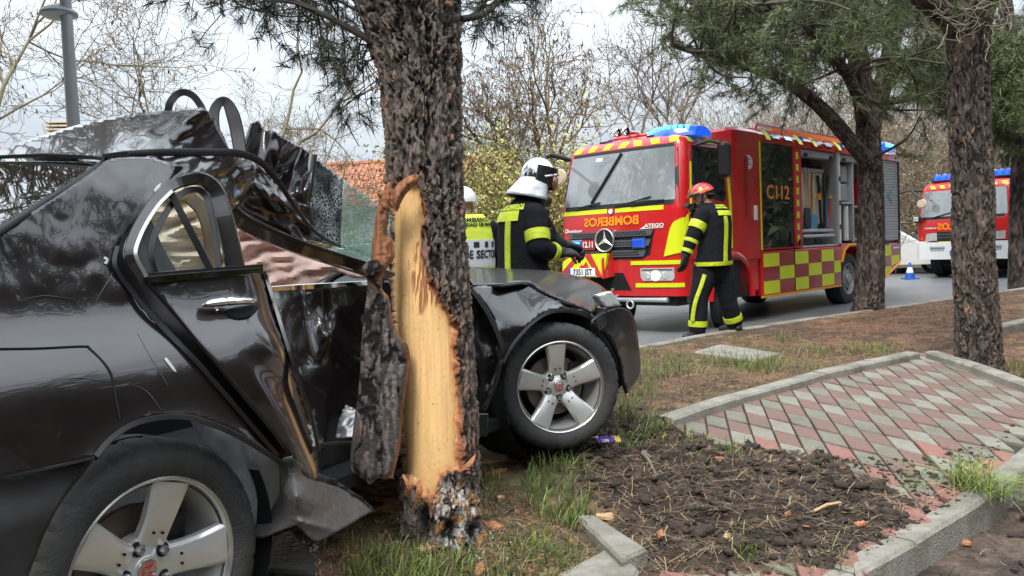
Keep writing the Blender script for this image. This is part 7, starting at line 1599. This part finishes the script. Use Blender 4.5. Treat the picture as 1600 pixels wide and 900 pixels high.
skin('tow_hatch', fb, rect(1.46, 1.56, .60, .70), 'plastic_black', e2, .006, .01, 4)
bx('side_window', 0, 0, 0, 0, 0, 0, 'cab_glass', 0, e2) if False else None
d2_ = skin('cab_door', s2_, [(.30, 1.0), (1.35, 1.0), (1.35, 2.36), (.40, 2.36), (.30, 1.7)], 'fire_red', e2, .010, .016, 10); skin('side_window', s2_, [(.40, 1.66), (1.22, 1.55), (1.25, 2.24), (.46, 2.27)], 'cab_glass', d2_, .016, .012, 8); skin('pillar_stripe', s2_, [(.20, 1.2), (.25, 1.2), (.32, 2.2), (.28, 2.2)], 'fluo_orange', e2, .012, .01, 6)
for i in range(3): skin('side_dash', s2_, rect(.5+i*.25, .62+i*.25, 1.35, 1.45), 'fluo_orange', d2_, .014, .008, 3)
bx('body', 1.95, 7.0, 0, W2, .5, 2.6, 'fire_red', .05, e2); bx('chassis', .5, 6.8, .4, W2-.4, .35, .55, 'dark_void', 0, e2)
for x, y in ((1.15, .03), (1.15, W2-.34), (5.2, .03), (5.2, W2-.34)): truck_wheel(e2, x, y, .46, .46, .30)
for x, y0, y1, lit in ((.48, .18, .82, 1), (.48, .90, 1.12, 0), (.5, 1.35, 2.1, 0)):
    n = max(1, round((y1-y0)/.17)); mb = MB(); mb.box((x, (y0+y1)/2, 2.57), (.3, y1-y0, .05), .01); br_ = mb.build('light_bar', 'plastic_black', e2)
    for i in range(n): mb = MB(); y = y0+(i+.5)*(y1-y0)/n; mb.lathe([(0, .17), (.06, .16), (.085, .10), (.085, 0)], 14, M=TR((x, y, 2.59))); mb.build('beacon', 'blue_lens' if lit or i < 9 else 'blue_dome', br_)
    if lit: mb = MB(); mb.box((x-.09, y1-.08, 2.67), (.02, .14, .07), .01); mb.build('led', 'blue_led', br_)
mb = MB(); mb.tube([f2_(W2-.06, 2.34, .02), (-.05, W2+.15, 2.36), (-.12, W2+.42, 2.30)], .03, 6); mb.box((-.12, W2+.48, 1.98), (.12, .2, .52), .05); mb.box((-.12, W2+.48, 1.60), (.12, .2, .2), .05); mb.tube([(-.12, W2+.45, 1.5), (.1, W2, 1.50)], .02, 6); m2_ = mb.build('mirror', 'plastic_black', e2)
mb = MB(); mb.tube([(-.05, W2+.05, 2.34), (-.30, W2-.3, 2.1)], .025, 6); mb.build('mirror_arm', 'plastic_black', m2_); mb = MB(); mb.lathe([(0, .02), (.10, .015), (.13, -.01), (.11, -.06)], 16, M=basis((-.32, W2-.32, 1.98), (0, -1, 0), (.2, 0, 1))); mb.build('front_mirror', 'trim_beige', m2_)
mb = MB(); mb.box((-.12, W2-.10, 1.58), (.12, .2, .18), .04); q_ = mb.build('spotlight', 'plastic_black', e2); mb = MB(); mb.box((-.19, W2-.10, 1.58), (.02, .14, .12), .01); mb.build('spot_lens', 'lamp_clear', q_)
mb = MB(); mb.tube([f2_(1.9, 1.6, .03), f2_(1.3, 1.75, .03)], .015, 5); mb.tube([f2_(1.2, 1.6, .03), f2_(.8, 1.72, .03)], .015, 5); mb.build('wiper', 'plastic_black', e2)

# ------------------------------------------------------------------ white car and cone
wc = thing('white_car', 'white parked car peeping out behind the fire engine tail', 'car', (13.95, 25.2, -.17), R(149.5))
prof_c = [(.0, .30), (.0, .62), (.10, .74), (.9, .92), (1.05, .96), (1.75, 1.40), (2.1, 1.46), (3.0, 1.45), (3.7, 1.15), (4.0, 1.0), (4.1, .7), (4.08, .30)]
mb = MB(); rings = []
for t in np.linspace(0, 1, 9):
    y = t*1.75; e_ = .16*(2*t-1)**4; rings.append([(x+(e_*1.2 if x < 1 else (-e_ if x > 3.5 else 0)), y, z-e_*(.6 if z > .9 else .1)) for x, z in prof_c])
mb.loft(rings); mb.build('body', 'white_paint', wc, sharp=40)
fw = lambda y, s_, off=0.: (1.05+.68*s_-off*.5, y, .97+.43*s_+off)
skin('windscreen', fw, [(.18, .06), (1.57, .06), (1.47, .95), (.28, .95)], 'screen_painted_sky', wc, .03, .02, 8)
fs = lambda x, z, off=0.: (x, .08+.10*max(0, z-.95)-off, z)
skin('side_window', fs, [(1.35, 1.0), (2.2, 1.0), (2.2, 1.36), (1.85, 1.36)], 'cab_glass', wc, .05, .04, 6); skin('side_window', fs, [(2.27, 1.0), (3.3, 1.02), (2.95, 1.36), (2.27, 1.36)], 'cab_glass', wc, .05, .04, 6)
for x, y in ((.78, .02), (.78, 1.53), (3.3, .02), (3.3, 1.53)): truck_wheel(wc, x, y, .31, .31, .2)
mb = MB(); mb.prism([(.78+.37*math.cos(a), .33+.37*math.sin(a)) for a in np.linspace(PI, 0, 14)], 0, .15, M=Matrix(((1, 0, 0, 0), (0, 0, 1, .10), (0, 1, 0, 0), (0, 0, 0, 1)))); mb.build('wheel_arch', 'dark_void', wc)
fh = lambda y, z, off=0.: (.02-off, y, z)
for a0, a1 in ((.12, .45), (1.3, 1.63)): skin('headlight', fh, rect(a0, a1, .60, .72), 'lamp_clear', wc, .10, .12, 4)
skin('grille', fh, rect(.5, 1.25, .42, .6), 'plastic_black', wc, .05, .06, 4); mb = MB(); mb.box((1.2, -.02, .98), (.12, .16, .10), .03); mb.build('mirror', 'white_paint', wc); mb = MB(); mb.tube([(.3, -.0, .80), (.5, -.0, .84), (.62, 0., .76)], .02, 5); mb.build('side_mark', 'plastic_black', wc)
pm('cone_blue', (.01, .09, .42), .45); cp = on_z(1422, 436, -.17)
cn = thing('traffic_cone', 'blue traffic cone with a white band on the wet road', 'traffic cone', tuple(cp))
mb = MB(); mb.box((0, 0, .015), (.36, .36, .03), .012); mb.build('base', 'cone_blue', cn)
mb = MB(); mb.lathe([(.13, .03), (.095, .17)], 20); mb.build('lower_cone', 'cone_blue', cn); mb = MB(); mb.lathe([(.0955, .17), (.058, .32)], 20); mb.build('band', 'white_paint', cn); mb = MB(); mb.lathe([(.058, .32), (.03, .43), (.02, .44), (.0, .44)], 20); mb.build('tip', 'cone_blue', cn)
# ------------------------------------------------------------------ people
pm('skin', (.46, .27, .19), .55, var=.1, vscale=30)
pm('beard', (.045, .03, .022), .8); pm('suit', (.009, .0095, .013), .9, spec=.2, var=.5, vscale=9, bump=1., bscale=9)
pm('suit_leg', (.011, .012, .016), .9, spec=.2, var=.5, vscale=9, bump=1., bscale=9)
pm('glove', (.012, .012, .013), .7, bump=.3, bscale=60); pm('boot', (.013, .012, .012), .45)
pm('reflex', (.50, .60, .02), .45, var=.25, vscale=16, bump=.5, bscale=25, dirt=.35, dirtcol=(.22, .24, .04)); pm('reflex_grey', (.55, .57, .58), .4, var=.1)
pm('helmet_chrome', (.80, .81, .82), .09, metal=1., bump=.03, bscale=12); pm('neck_silver', (.55, .56, .57), .40, metal=.35, bump=.5, bscale=14)
pm('helmet_red', (.55, .02, .02), .25, coat=.8); pm('helmet_white', (.75, .75, .73), .3, coat=.5); pm('visor', (.02, .02, .022), .08, coat=1.); pm('visor_amber', (.25, .10, .03), .1, coat=1.)
pm('vest_yellow', (.62, .72, .06), .7, var=.12, vscale=8, bump=.3, bscale=20); pm('vest_grey', (.56, .58, .60), .5, bump=.3, bscale=20); pm('print_black', (.012, .012, .014), .7)
def blob(mb, pts, radii, n=14):
    """tapering limb with round joints"""
    P = catmull(pts, max(2, (len(pts)-1)*6+1)); r_ = np.interp(np.linspace(0, 1, len(P)), np.linspace(0, 1, len(radii)), radii)
    a, b = P[0], P[-1]; d0 = (P[0]-P[1]); d0 /= np.linalg.norm(d0)+1e-9; d1 = P[-1]-P[-2]; d1 /= np.linalg.norm(d1)+1e-9
    P2 = [a+d0*r_[0]*.85, a+d0*r_[0]*.5]+list(P)+[b+d1*r_[-1]*.5, b+d1*r_[-1]*.85]; R2 = [r_[0]*.45, r_[0]*.86]+list(r_)+[r_[-1]*.86, r_[-1]*.45]
    mb.tube(P2, R2, n)
def fuse(mb, name, m_, parent, vox, smooth=6):
    o = mb.build(name, m_, parent, sharp=None, world=True); rm = o.modifiers.new('fuse', 'REMESH'); rm.mode = 'VOXEL'; rm.voxel_size = vox; rm.use_smooth_shade = True
    if smooth: s_ = o.modifiers.new('s', 'SMOOTH'); s_.factor = .5; s_.iterations = smooth
    return o
class Torso:
    """elliptic rings: rows (centre, half width, half depth); lat and fwd are the body's own axes"""
    def __init__(s, rows, lat, fwd): s.rows = [(np.array(c), a, b) for c, a, b in rows]; s.lat = np.array(lat)/np.linalg.norm(lat); s.fwd = np.array(fwd)/np.linalg.norm(fwd)
    def pt(s, t, ang, off=0.):
        k = t*(len(s.rows)-1); i = min(int(k), len(s.rows)-2); u = k-i
        c = s.rows[i][0]*(1-u)+s.rows[i+1][0]*u; a = s.rows[i][1]*(1-u)+s.rows[i+1][1]*u; b = s.rows[i][2]*(1-u)+s.rows[i+1][2]*u
        ca, sa = math.cos(ang), math.sin(ang); e = 2/2.4; x = math.copysign(abs(ca)**e, ca); y = math.copysign(abs(sa)**e, sa); return c+s.lat*(a+off)*x+s.fwd*(b+off)*y
    def solid(s, mb, nt=20, na=36): mb.loft([[s.pt(t, 2*PI*j/na) for j in range(na)] for t in np.linspace(0, 1, nt)])
    def band(s, name, t0, t1, a0, a1, m_, parent, off=.012, n=26):
        mb = MB(); rows = []
        for k in range(n+1):
            a = a0+(a1-a0)*k/n; rows.append([s.pt(t0, a, off-.016), s.pt(t0, a, off), s.pt((t0+t1)/2, a, off+.002), s.pt(t1, a, off), s.pt(t1, a, off-.016)])
        mb.loft(rows, closed=False); return mb.build(name, m_, parent, world=True, sharp=60)
    def text(s, name, body, size, t, a, m_, parent, off=.016, sx=1., flip=1):
        v, f = text_geo(body, size, bold=.002, sx=sx); H_ = np.linalg.norm(s.rows[-1][0]-s.rows[0][0]); w_ = s.rows[len(s.rows)//2][1]
        mb = MB(); mb.add([s.pt(min(1, t+y/H_), a+flip*x/w_, off) for x, y, _ in v], f); o = mb.build(name, m_, parent, sharp=None, world=True, fixn=False); md = o.modifiers.new('t', 'SOLIDIFY'); md.thickness = .002; md.offset = 0; return o
def sleeve_band(name, p, q, r0, r1, t0, t1, m_, parent, off=.010):
    p, q = np.array(p), np.array(q); mb = MB(); a, b = p+(q-p)*t0, p+(q-p)*t1; ra, rb = r0+(r1-r0)*t0+off, r0+(r1-r0)*t1+off
    mb.tube([a, a*.999+b*.001, (a+b)/2, b*.999+a*.001, b], [ra*.9, ra, (ra+rb)/2+.002, rb, rb*.9], 20); return mb.build(name, m_, parent, world=True, sharp=60)
def hand(mb, wrist, d, palm_n, curl=.8, s=1.):
    """glove: palm, four unequal bent fingers and a side thumb; d points to the fingers, palm_n out of the palm"""
    d = np.array(d)/np.linalg.norm(d); n_ = np.array(palm_n, float); n_ -= d*(n_@d); n_ /= np.linalg.norm(n_); sd2 = np.cross(d, n_); w0 = np.array(wrist)
    for k in np.linspace(-.03, .03, 4): blob(mb, [w0+sd2*k*.7*s, w0+d*.085*s+sd2*k*s], [.020*s, .018*s], 8)
    for k, L_ in zip(np.linspace(-.033, .033, 4), (.062, .078, .082, .070)):
        p = w0+d*.09*s+sd2*k*s; a = p+(d*math.cos(curl*.6)+n_*math.sin(curl*.6))*L_*.5*s; b = a+(d*math.cos(curl*1.6)+n_*math.sin(curl*1.6))*L_*.35*s; c_ = b+(d*math.cos(curl*2.3)+n_*math.sin(curl*2.3))*L_*.28*s
        blob(mb, [p, a, b, c_], [.0115*s, .0105*s, .010*s, .009*s], 8)
    p = w0+d*.03*s+sd2*.034*s; blob(mb, [p, p+(d*.6+sd2*.6+n_*.4)*.045*s, p+(d*.9+sd2*.45+n_*.75)*.075*s], [.015*s, .0125*s, .010*s], 8)
def head(name, root, c, fwd, up=(0, 0, 1), beard=True, s=1.):
    """head, neck and face as one body surface, features in head axes"""
    f_ = np.array(fwd, float)/np.linalg.norm(fwd); u_ = np.array(up, float); u_ -= f_*(u_@f_); u_ /= np.linalg.norm(u_); r_ = np.cross(f_, u_)
    H = lambda x, y, z: np.array(c)+s*(r_*x+f_*y+u_*z); return H, r_, f_, u_
def face(mb, H):
    blob(mb, [H(0, -.015, .03), H(0, -.005, .05)], [.088, .084], 18); blob(mb, [H(0, .015, -.02), H(0, .03, -.06)], [.068, .052], 16); blob(mb, [H(0, .045, -.092), H(0, .055, -.098)], [.030, .026], 12)
    blob(mb, [H(0, .088, .012), H(0, .108, -.024), H(0, .098, -.032)], [.010, .0135, .012], 10)
    for s_ in (-1, 1): blob(mb, [H(s_*.012, .095, -.03), H(s_*.014, .092, -.032)], [.010, .009], 8); blob(mb, [H(s_*.080, -.012, .01), H(s_*.082, -.016, -.025)], [.014, .011], 8); blob(mb, [H(s_*.032, .080, .022), H(s_*.046, .072, .020)], [.012, .011], 8)
    blob(mb, [H(-.022, .088, -.058), H(0, .094, -.060), H(.022, .088, -.058)], [.008, .009, .008], 8)
    blob(mb, [H(0, -.02, -.06), H(0, -.03, -.16)], [.058, .060], 14)
def eyes(root, H, parent):
    for s_ in (-1, 1): mb = MB(); blob(mb, [H(s_*.031, .088, .008), H(s_*.033, .088, .008)], [.0085, .0085], 10); mb.build('eye', 'print_black', parent, world=True)

# ---- the firefighter in the red helmet at the driver's door
D = 9.5
p1 = thing('person', 'firefighter in a red helmet walking beside the door of the near fire engine', 'person', tuple(at(1118, 520, D)))
F1 = np.array([-.85, .53, 0.]); L1 = np.array([-.53, -.85, 0.])
T1 = Torso([(at(1115, 417, D), .262, .185), (at(1115, 408, D), .265, .19), (at(1116, 392, D), .25, .18), (at(1117, 370, D), .245, .178), (at(1117, 350, D), .25, .18), (at(1116, 335, D), .245, .17), (at(1113, 325, D-.0), .19, .14), (at(1108, 317, D), .10, .10)], L1, F1)
jk = MB(); T1.solid(jk)
shL, elL, wrL = at(1098, 336, D-.16), at(1083, 368, D-.20), at(1073, 394, D-.22)
shR, elR, wrR = at(1122, 332, D+.22), at(1097, 358, D+.30), at(1086, 335, D+.12)
blob(jk, [shL, elL], [.098, .085]); blob(jk, [elL, wrL], [.085, .062]); blob(jk, [shR, elR], [.095, .08]); blob(jk, [elR, wrR], [.08, .06])
fuse(jk, 'jacket', 'suit', p1, .014, 5)
tr = MB(); h1_, k1_, a1_ = at(1103, 416, D-.06), at(1092, 464, D-.10), at(1090, 514, D-.08); h2_, k2_, a2_ = at(1126, 416, D+.04), at(1135, 462, D+.06), at(1147, 504, D+.14)
blob(tr, [h1_, (h1_+k1_)/2+[.01, 0, 0], k1_], [.145, .132, .108]); blob(tr, [k1_, (k1_+a1_)/2, a1_], [.108, .108, .098]); blob(tr, [h2_, (h2_+k2_)/2, k2_], [.145, .132, .108]); blob(tr, [k2_, (k2_+a2_)/2, a2_], [.108, .106, .098]); blob(tr, [at(1114, 412, D), at(1114, 424, D)], [.19, .16])
fuse(tr, 'trousers', 'suit_leg', p1, .014, 5)
for a, d in ((a1_, (-.75, -.35, 0)), (a2_, (-.5, .6, 0))):
    mb = MB(); d = np.array(d)/np.linalg.norm(d); z0 = a[2]; bt = a-np.array([0, 0, .055]); blob(mb, [a, bt], [.075, .07]); blob(mb, [bt-d*.05-np.array([0, 0, .012]), bt+d*.10-np.array([0, 0, .02]), bt+d*.17-np.array([0, 0, .03])], [.055, .055, .045]); fuse(mb, 'boot', 'boot', p1, .009, 3)
gl = MB(); hand(gl, wrL+np.array([-.01, 0, -.03]), (-.25, -.1, -1), (-.6, .7, 0), .5, 1.25); blob(gl, [wrL, wrL+np.array([-.02, 0, -.05])], [.055, .05]); fuse(gl, 'glove', 'glove', p1, .007, 2)
gl = MB(); hand(gl, wrR, (-.45, -.2, .8), (-.7, -.3, -.4), .9, 1.25); fuse(gl, 'glove', 'glove', p1, .007, 2)
mb = MB(); mb.box(tuple(at(1083, 325, D+.05)), (.06, .05, .12), .012, rot=(.2, .3, .4)); rad_ = mb.build('radio', 'plastic_black'); props(rad_, 'small black radio held to the chin by the red helmeted firefighter', 'radio')
A0 = -PI/2   # the back of the suit
T1.band('reflective_band', .04, .135, 0, 2*PI, 'reflex', p1, .012, 44)
T1.band('reflective_band', .69, .785, A0-.45, A0+.95, 'reflex', p1, .012)
for k in range(14):
    pass
def vband(T, a, wd, t0, t1, parent, off=.012):
    mb = MB(); rows = []
    for t in np.linspace(t0, t1, 16): rows.append([T.pt(t, a-wd/2, off-.014), T.pt(t, a-wd/2, off), T.pt(t, a, off+.002), T.pt(t, a+wd/2, off), T.pt(t, a+wd/2, off-.014)])
    mb.loft(rows, closed=False); return mb.build('reflective_band', 'reflex', parent, world=True, sharp=60)
vband(T1, A0+.42, .27, .135, .68, p1)
T1.text('lettering', 'BOMBEROS', .055, .90, A0+.42, 'reflex', p1, .020, .9, 1); T1.text('lettering', 'COMUNIDAD DE MADRID', .03, .845, A0+.42, 'reflex', p1, .018, .8, 1)
sleeve_band('reflective_band', shL, elL, .098, .085, .38, .72, 'reflex', p1); sleeve_band('reflective_band', elL, wrL, .085, .062, .25, .45, 'reflex', p1, .008); sleeve_band('reflective_band', elL, wrL, .085, .062, .85, 1.05, 'reflex', p1, .010)
sleeve_band('reflective_band', k1_, a1_, .108, .098, .74, .92, 'reflex', p1); sleeve_band('reflective_band', k2_, a2_, .108, .098, .74, .92, 'reflex', p1)
ribbon('reflective_band', [(1101, 429, D-.215), (1095, 448, D-.225), (1087, 470, D-.225), (1083, 490, D-.205), (1082, 501, D-.195)], .045, 'reflex', p1, thick=.012, n=20)
hd_c = at(1097, 307, D+.02); H, r_, f_, u_ = head('head', p1, hd_c, (-.95, .10, -.35)); bd = MB(); face(bd, H); body1 = fuse(bd, 'body', 'skin', p1, .006, 2)
eyes(p1, H, body1); mb = MB(); blob(mb, [H(-.055, .03, -.055), H(-.03, .06, -.09), H(0, .075, -.10), H(.03, .06, -.09), H(.055, .03, -.055)], [.022, .028, .03, .028, .022]); fuse(mb, 'beard', 'beard', body1, .006, 1)
hair = MB(); blob(hair, [H(0, -.055, -.02), H(0, -.05, .03)], [.058, .06]); fuse(hair, 'hair', 'beard', body1, .008, 1)
def shell(name, H, rx, ry, rz, z0, m_, parent, front_cut=.0, nseg=28, oz=.04, flare=0.):
    """helmet shell: dome down to z0"""
    mb = MB(); rows = []
    for t in np.linspace(0, 1, 12):
        e = t*(PI/2+z0); rows.append([H(rx*math.sin(e)*math.cos(a)*(1+flare*t**6), ry*math.sin(e)*math.sin(a)*(1+flare*t**6)-.005, oz+rz*math.cos(e)-front_cut*max(0, math.sin(a))**2*0) for a in np.linspace(0, 2*PI, nseg, endpoint=False)])
    mb.loft(rows, cap=True); return mb.build(name, m_, parent, world=True, sharp=60)
hm = shell('helmet', H, .118, .140, .115, .10, 'helmet_red', p1, oz=.045, flare=.10)
mb = MB(); rows = []
for t in np.linspace(-.9, 1.15, 22): rows.append([H(x, .145*math.sin(t), .045+.122*math.cos(t)) for x in (-.026, -.02, .02, .026)])
mb.loft(rows, closed=False); mb.build('helmet_stripe', 'reflex', hm, world=True)
for s_ in (-1, 1):
    mb = MB(); mb.loft([[H(s_*(.121+.001*k)*math.cos(t), .144*math.sin(t), z_) for k, z_ in ((0, .035), (1, .05), (1, .066), (0, .075))] for t in np.linspace(-.75, .9, 14)], closed=False); mb.build('helmet_band', 'reflex', hm, world=True)
mb = MB(); mb.tube(catmull([H(-.118, .03, .045), H(-.08, .12, .06), H(0, .152, .065), H(.08, .12, .06), H(.118, .03, .045)], 16), .016, 8); mb.build('goggles', 'visor', hm, world=True)
mb = MB(); mb.tube(catmull([H(.088, .0, .02), H(.080, .03, -.05), H(.03, .06, -.122), H(0, .05, -.128), H(-.03, .06, -.122), H(-.08, .03, -.05), H(-.088, 0, .02)], 20), .007, 6); mb.build('chin_strap', 'glove', hm, world=True)
mb = MB(); mb.tube(catmull([H(.09, -.05, .0), H(.06, -.11, -.02), H(0, -.125, -.03), H(-.06, -.11, -.02), H(-.09, -.05, 0)], 14), .03, 8, flat=.5); mb.build('neck_guard', 'glove', hm, world=True)

# ---- the firefighter in the chrome helmet behind the bonnet
D = 6.6
p2 = thing('person', 'firefighter in chrome helmet with silver neck flap standing behind the black bonnet', 'person', (at(815, 420, D)[0], at(815, 420, D)[1], 0.))
F2 = np.array([.88, .48, 0.]); L2 = np.array([.48, -.88, 0.])     # L2 points to the person's right, our side
gz = 0.02
T2 = Torso([(at(818, 452, D), .235, .19), (at(818, 440, D), .24, .19), (at(817, 415, D), .225, .185), (at(816, 390, D), .22, .18), (at(816, 365, D), .225, .18), (at(816, 345, D), .225, .175), (at(818, 328, D), .20, .155), (at(822, 316, D), .14, .12), (at(826, 305, D), .085, .085)], L2, F2)
jk = MB(); T2.solid(jk); sR, eR, wR = at(835, 335, D-.17), at(842, 386, D-.24), at(868, 395, D-.12); sL, eL, wL = at(836, 333, D+.2), at(862, 378, D+.25), at(880, 384, D+.12)
blob(jk, [sR, eR], [.098, .085]); blob(jk, [eR, wR], [.086, .06]); blob(jk, [sL, eL], [.095, .08]); blob(jk, [eL, wL], [.08, .055]); blob(jk, [at(828, 312, D), at(833, 300, D)], [.085, .075]); fuse(jk, 'jacket', 'suit', p2, .011, 5)
tr = MB(); gp = lambda x, y, z: np.array(p2.location)+np.array([x, y, z])
for s_, fx in ((-1, .10), (1, -.04)):
    hp_ = at(818, 446, D)+L2*.10*s_; an = gp(0, 0, .13)+L2*.13*s_+F2*fx; blob(tr, [hp_, (hp_+an)/2+F2*.03, an], [.14, .112, .095])
    mb = MB(); bt = an-np.array([0, 0, .075]); blob(mb, [an, bt], [.075, .07]); blob(mb, [bt-F2*.05, bt+F2*.10-np.array([0, 0, .008]), bt+F2*.17-np.array([0, 0, .015])], [.055, .052, .042]); fuse(mb, 'boot', 'boot', p2, .011, 3); sleeve_band('reflective_band', hp_, an, .14, .095, .80, .93, 'reflex', p2, .012)
fuse(tr, 'trousers', 'suit_leg', p2, .014, 5)
gl = MB(); hand(gl, wR+F2*.04, (.95, .25, -.05), (0, .4, -.9), .7, 1.25); blob(gl, [wR, wR+F2*.06], [.052, .048]); fuse(gl, 'glove', 'glove', p2, .006, 2)
gl = MB(); hand(gl, wL+F2*.03, (.9, -.1, -.35), (-.3, -.6, -.6), .9, 1.25); blob(gl, [wL, wL+F2*.05], [.05, .046]); fuse(gl, 'glove', 'glove', p2, .006, 2)
B0 = -PI/2
T2.band('reflective_band', .62, .735, B0-.55, B0+.78, 'reflex', p2, .012); vband(T2, B0+.30, .26, .02, .62, p2)
T2.band('reflective_band', .02, .10, 0, 2*PI, 'reflex', p2, .012, 44)
T2.text('lettering', 'BOMBEROS', .062, .80, B0+.42, 'reflex', p2, .016, .8, 1); T2.text('lettering', 'COMUNIDAD DE MADRID', .032, .757, B0+.35, 'reflex', p2, .014, .75, 1)
sleeve_band('reflective_band', sR, eR, .098, .085, .52, .84, 'reflex', p2); sleeve_band('reflective_band', eR, wR, .086, .06, .74, .98, 'reflex', p2, .012)
mb = MB(); mb.box(tuple(at(853, 337, D-.05)), (.05, .07, .11), .012); mb.build('chest_radio', 'plastic_black', p2, world=True); mb = MB(); mb.box(tuple(at(858, 364, D-.08)), (.06, .06, .09), .015); mb.build('chest_pouch', 'glove', p2, world=True)
hc = at(841, 283, D); H, r_, f_, u_ = head('head', p2, hc, (.93, .30, -.22), s=.9); bd = MB(); face(bd, H); body2 = fuse(bd, 'body', 'skin', p2, .006, 2); eyes(p2, H, body2)
hm = shell('helmet', H, .135, .165, .165, .20, 'helmet_chrome', p2, oz=.045, flare=.0)
mb = MB(); mb.loft([[H(.139*math.cos(t), .169*math.sin(t), z_) for z_ in (-.03, .02, .085, .125)] for t in np.linspace(-.45, 1.05, 14)], closed=False); o = mb.build('helmet_side', 'visor', hm, world=True)
mb = MB(); mb.loft([[H(.150*math.cos(t)*q_, .185*math.sin(t)*q_, z_) for q_, z_ in ((1., .05), (1.0, .0), (.97, -.05))] for t in np.linspace(.55, PI-.55, 18)], closed=False); o = mb.build('visor', 'visor_amber', hm, world=True); md = o.modifiers.new('t', 'SOLIDIFY'); md.thickness = .005
mb = MB(); mb.tube(catmull([H(-.14, .0, .03), H(-.1, .11, .07), H(0, .175, .09), H(.1, .11, .07), H(.14, .0, .03)], 18), .010, 8); mb.build('helmet_trim', 'chrome', hm, world=True)
mb = MB(); rows = []
for t in np.linspace(0, 1, 8):   # silver curtain flaring over the shoulders
    rows.append([H((.128+.05*t)*math.cos(a)+.004*math.sin(a*9)*t, (.150+.10*t)*math.sin(a)-.01-.025*t, .015-.185*t) for a in np.linspace(PI*.88, PI*2.12, 26)])
mb.loft(rows, closed=False); o = mb.build('neck_curtain', 'neck_silver', hm, world=True, sharp=70); md = o.modifiers.new('t', 'SOLIDIFY'); md.thickness = .008
mb = MB(); blob(mb, [H(.03, .05, -.10), H(-.03, .05, -.10)], [.05, .05]); blob(mb, [H(0, .02, -.13), H(0, .0, -.19)], [.075, .085]); fuse(mb, 'hood', 'glove', body2, .008, 2)

# ---- the officer in the yellow vest, mostly behind the trunk
D = 7.5
p3 = thing('person', 'officer in a yellow and grey vest seen from behind beside the struck trunk', 'person', (at(737, 400, D)[0], at(737, 400, D)[1], -.17))
F3 = np.array([-.25, .97, 0.]); L3 = np.array([.97, .25, 0.])
T3 = Torso([(at(738, 440, D), .185, .15), (at(738, 425, D), .19, .155), (at(738, 405, D), .192, .155), (at(738, 385, D), .196, .155), (at(737, 365, D), .20, .15), (at(737, 350, D), .185, .14), (at(736, 341, D), .125, .12), (at(735, 334, D), .085, .085)], L3, F3)
T3b = Torso([(c, a+.012, b+.012) for c, a, b in T3.rows[:]], L3, F3)
mb = MB(); na = 40; mb.loft([[T3b.pt(t, 2*PI*j/na) for j in range(na)] for t in np.linspace(.30, .97, 16)]); mb.build('vest', 'vest_yellow', p3, world=True, sharp=60)
T3b.band('reflective_panel', .20, .50, 0, 2*PI, 'vest_grey', p3, .006, 44); T3b.band('vest_hem', .14, .20, 0, 2*PI, 'vest_yellow', p3, .004, 44)
for i in range(5):
    a = B0-.75+i*.38; T3b.band('vest_check', .415, .475, a-.075, a+.075, 'print_black', p3, .010, 4)
T3b.text('lettering', 'BOMBEROS', .085, .80, B0+.02, 'print_black', p3, .008, .85, 1); T3b.text('lettering', 'COMUNIDAD DE MADRID', .045, .70, B0+.02, 'print_black', p3, .008, .8, 1); T3b.text('lettering', 'JEFE DE SECTOR', .075, .335, B0+.02, 'print_black', p3, .012, .8, 1)
jk = MB(); T3.solid(jk); s_, e_, w_ = at(767, 356, D), at(774, 394, D+.02), at(765, 425, D+.15); blob(jk, [s_, e_], [.075, .068]); blob(jk, [e_, w_], [.068, .052]); s2_3, e2_3, w2_3 = at(708, 356, D), at(700, 394, D+.02), at(708, 425, D+.15); blob(jk, [s2_3, e2_3], [.075, .068]); blob(jk, [e2_3, w2_3], [.068, .052]); fuse(jk, 'jacket', 'suit', p3, .014, 4)
tr = MB()
for q_ in (-1, 1):
    hp_ = at(738, 440, D)+L3*.10*q_; an = np.array(p3.location)+L3*.12*q_+np.array([0, 0, .12]); blob(tr, [hp_, (hp_+an)/2, an], [.125, .10, .085]); mb = MB(); bt = an-np.array([0, 0, .06]); blob(mb, [an, bt], [.07, .065]); blob(mb, [bt-F3*.04, bt+F3*.17-np.array([0, 0, .01])], [.05, .045]); fuse(mb, 'boot', 'boot', p3, .012, 3)
fuse(tr, 'trousers', 'suit_leg', p3, .015, 4)
for w__, q_ in ((w_, 1), (w2_3, -1)): gl = MB(); hand(gl, w__, (0, .5, -.8), (-q_, .2, 0), .5, 1.1); fuse(gl, 'hand', 'skin', p3, .008, 2)
H, r_, f_, u_ = head('head', p3, at(724, 322, D), (-.4, .9, -.15)); bd = MB(); face(bd, H); body3 = fuse(bd, 'body', 'skin', p3, .007, 2); eyes(p3, H, body3); shell('helmet', H, .125, .15, .14, .2, 'helmet_white', p3, oz=.04)
bpy.context.view_layer.update()
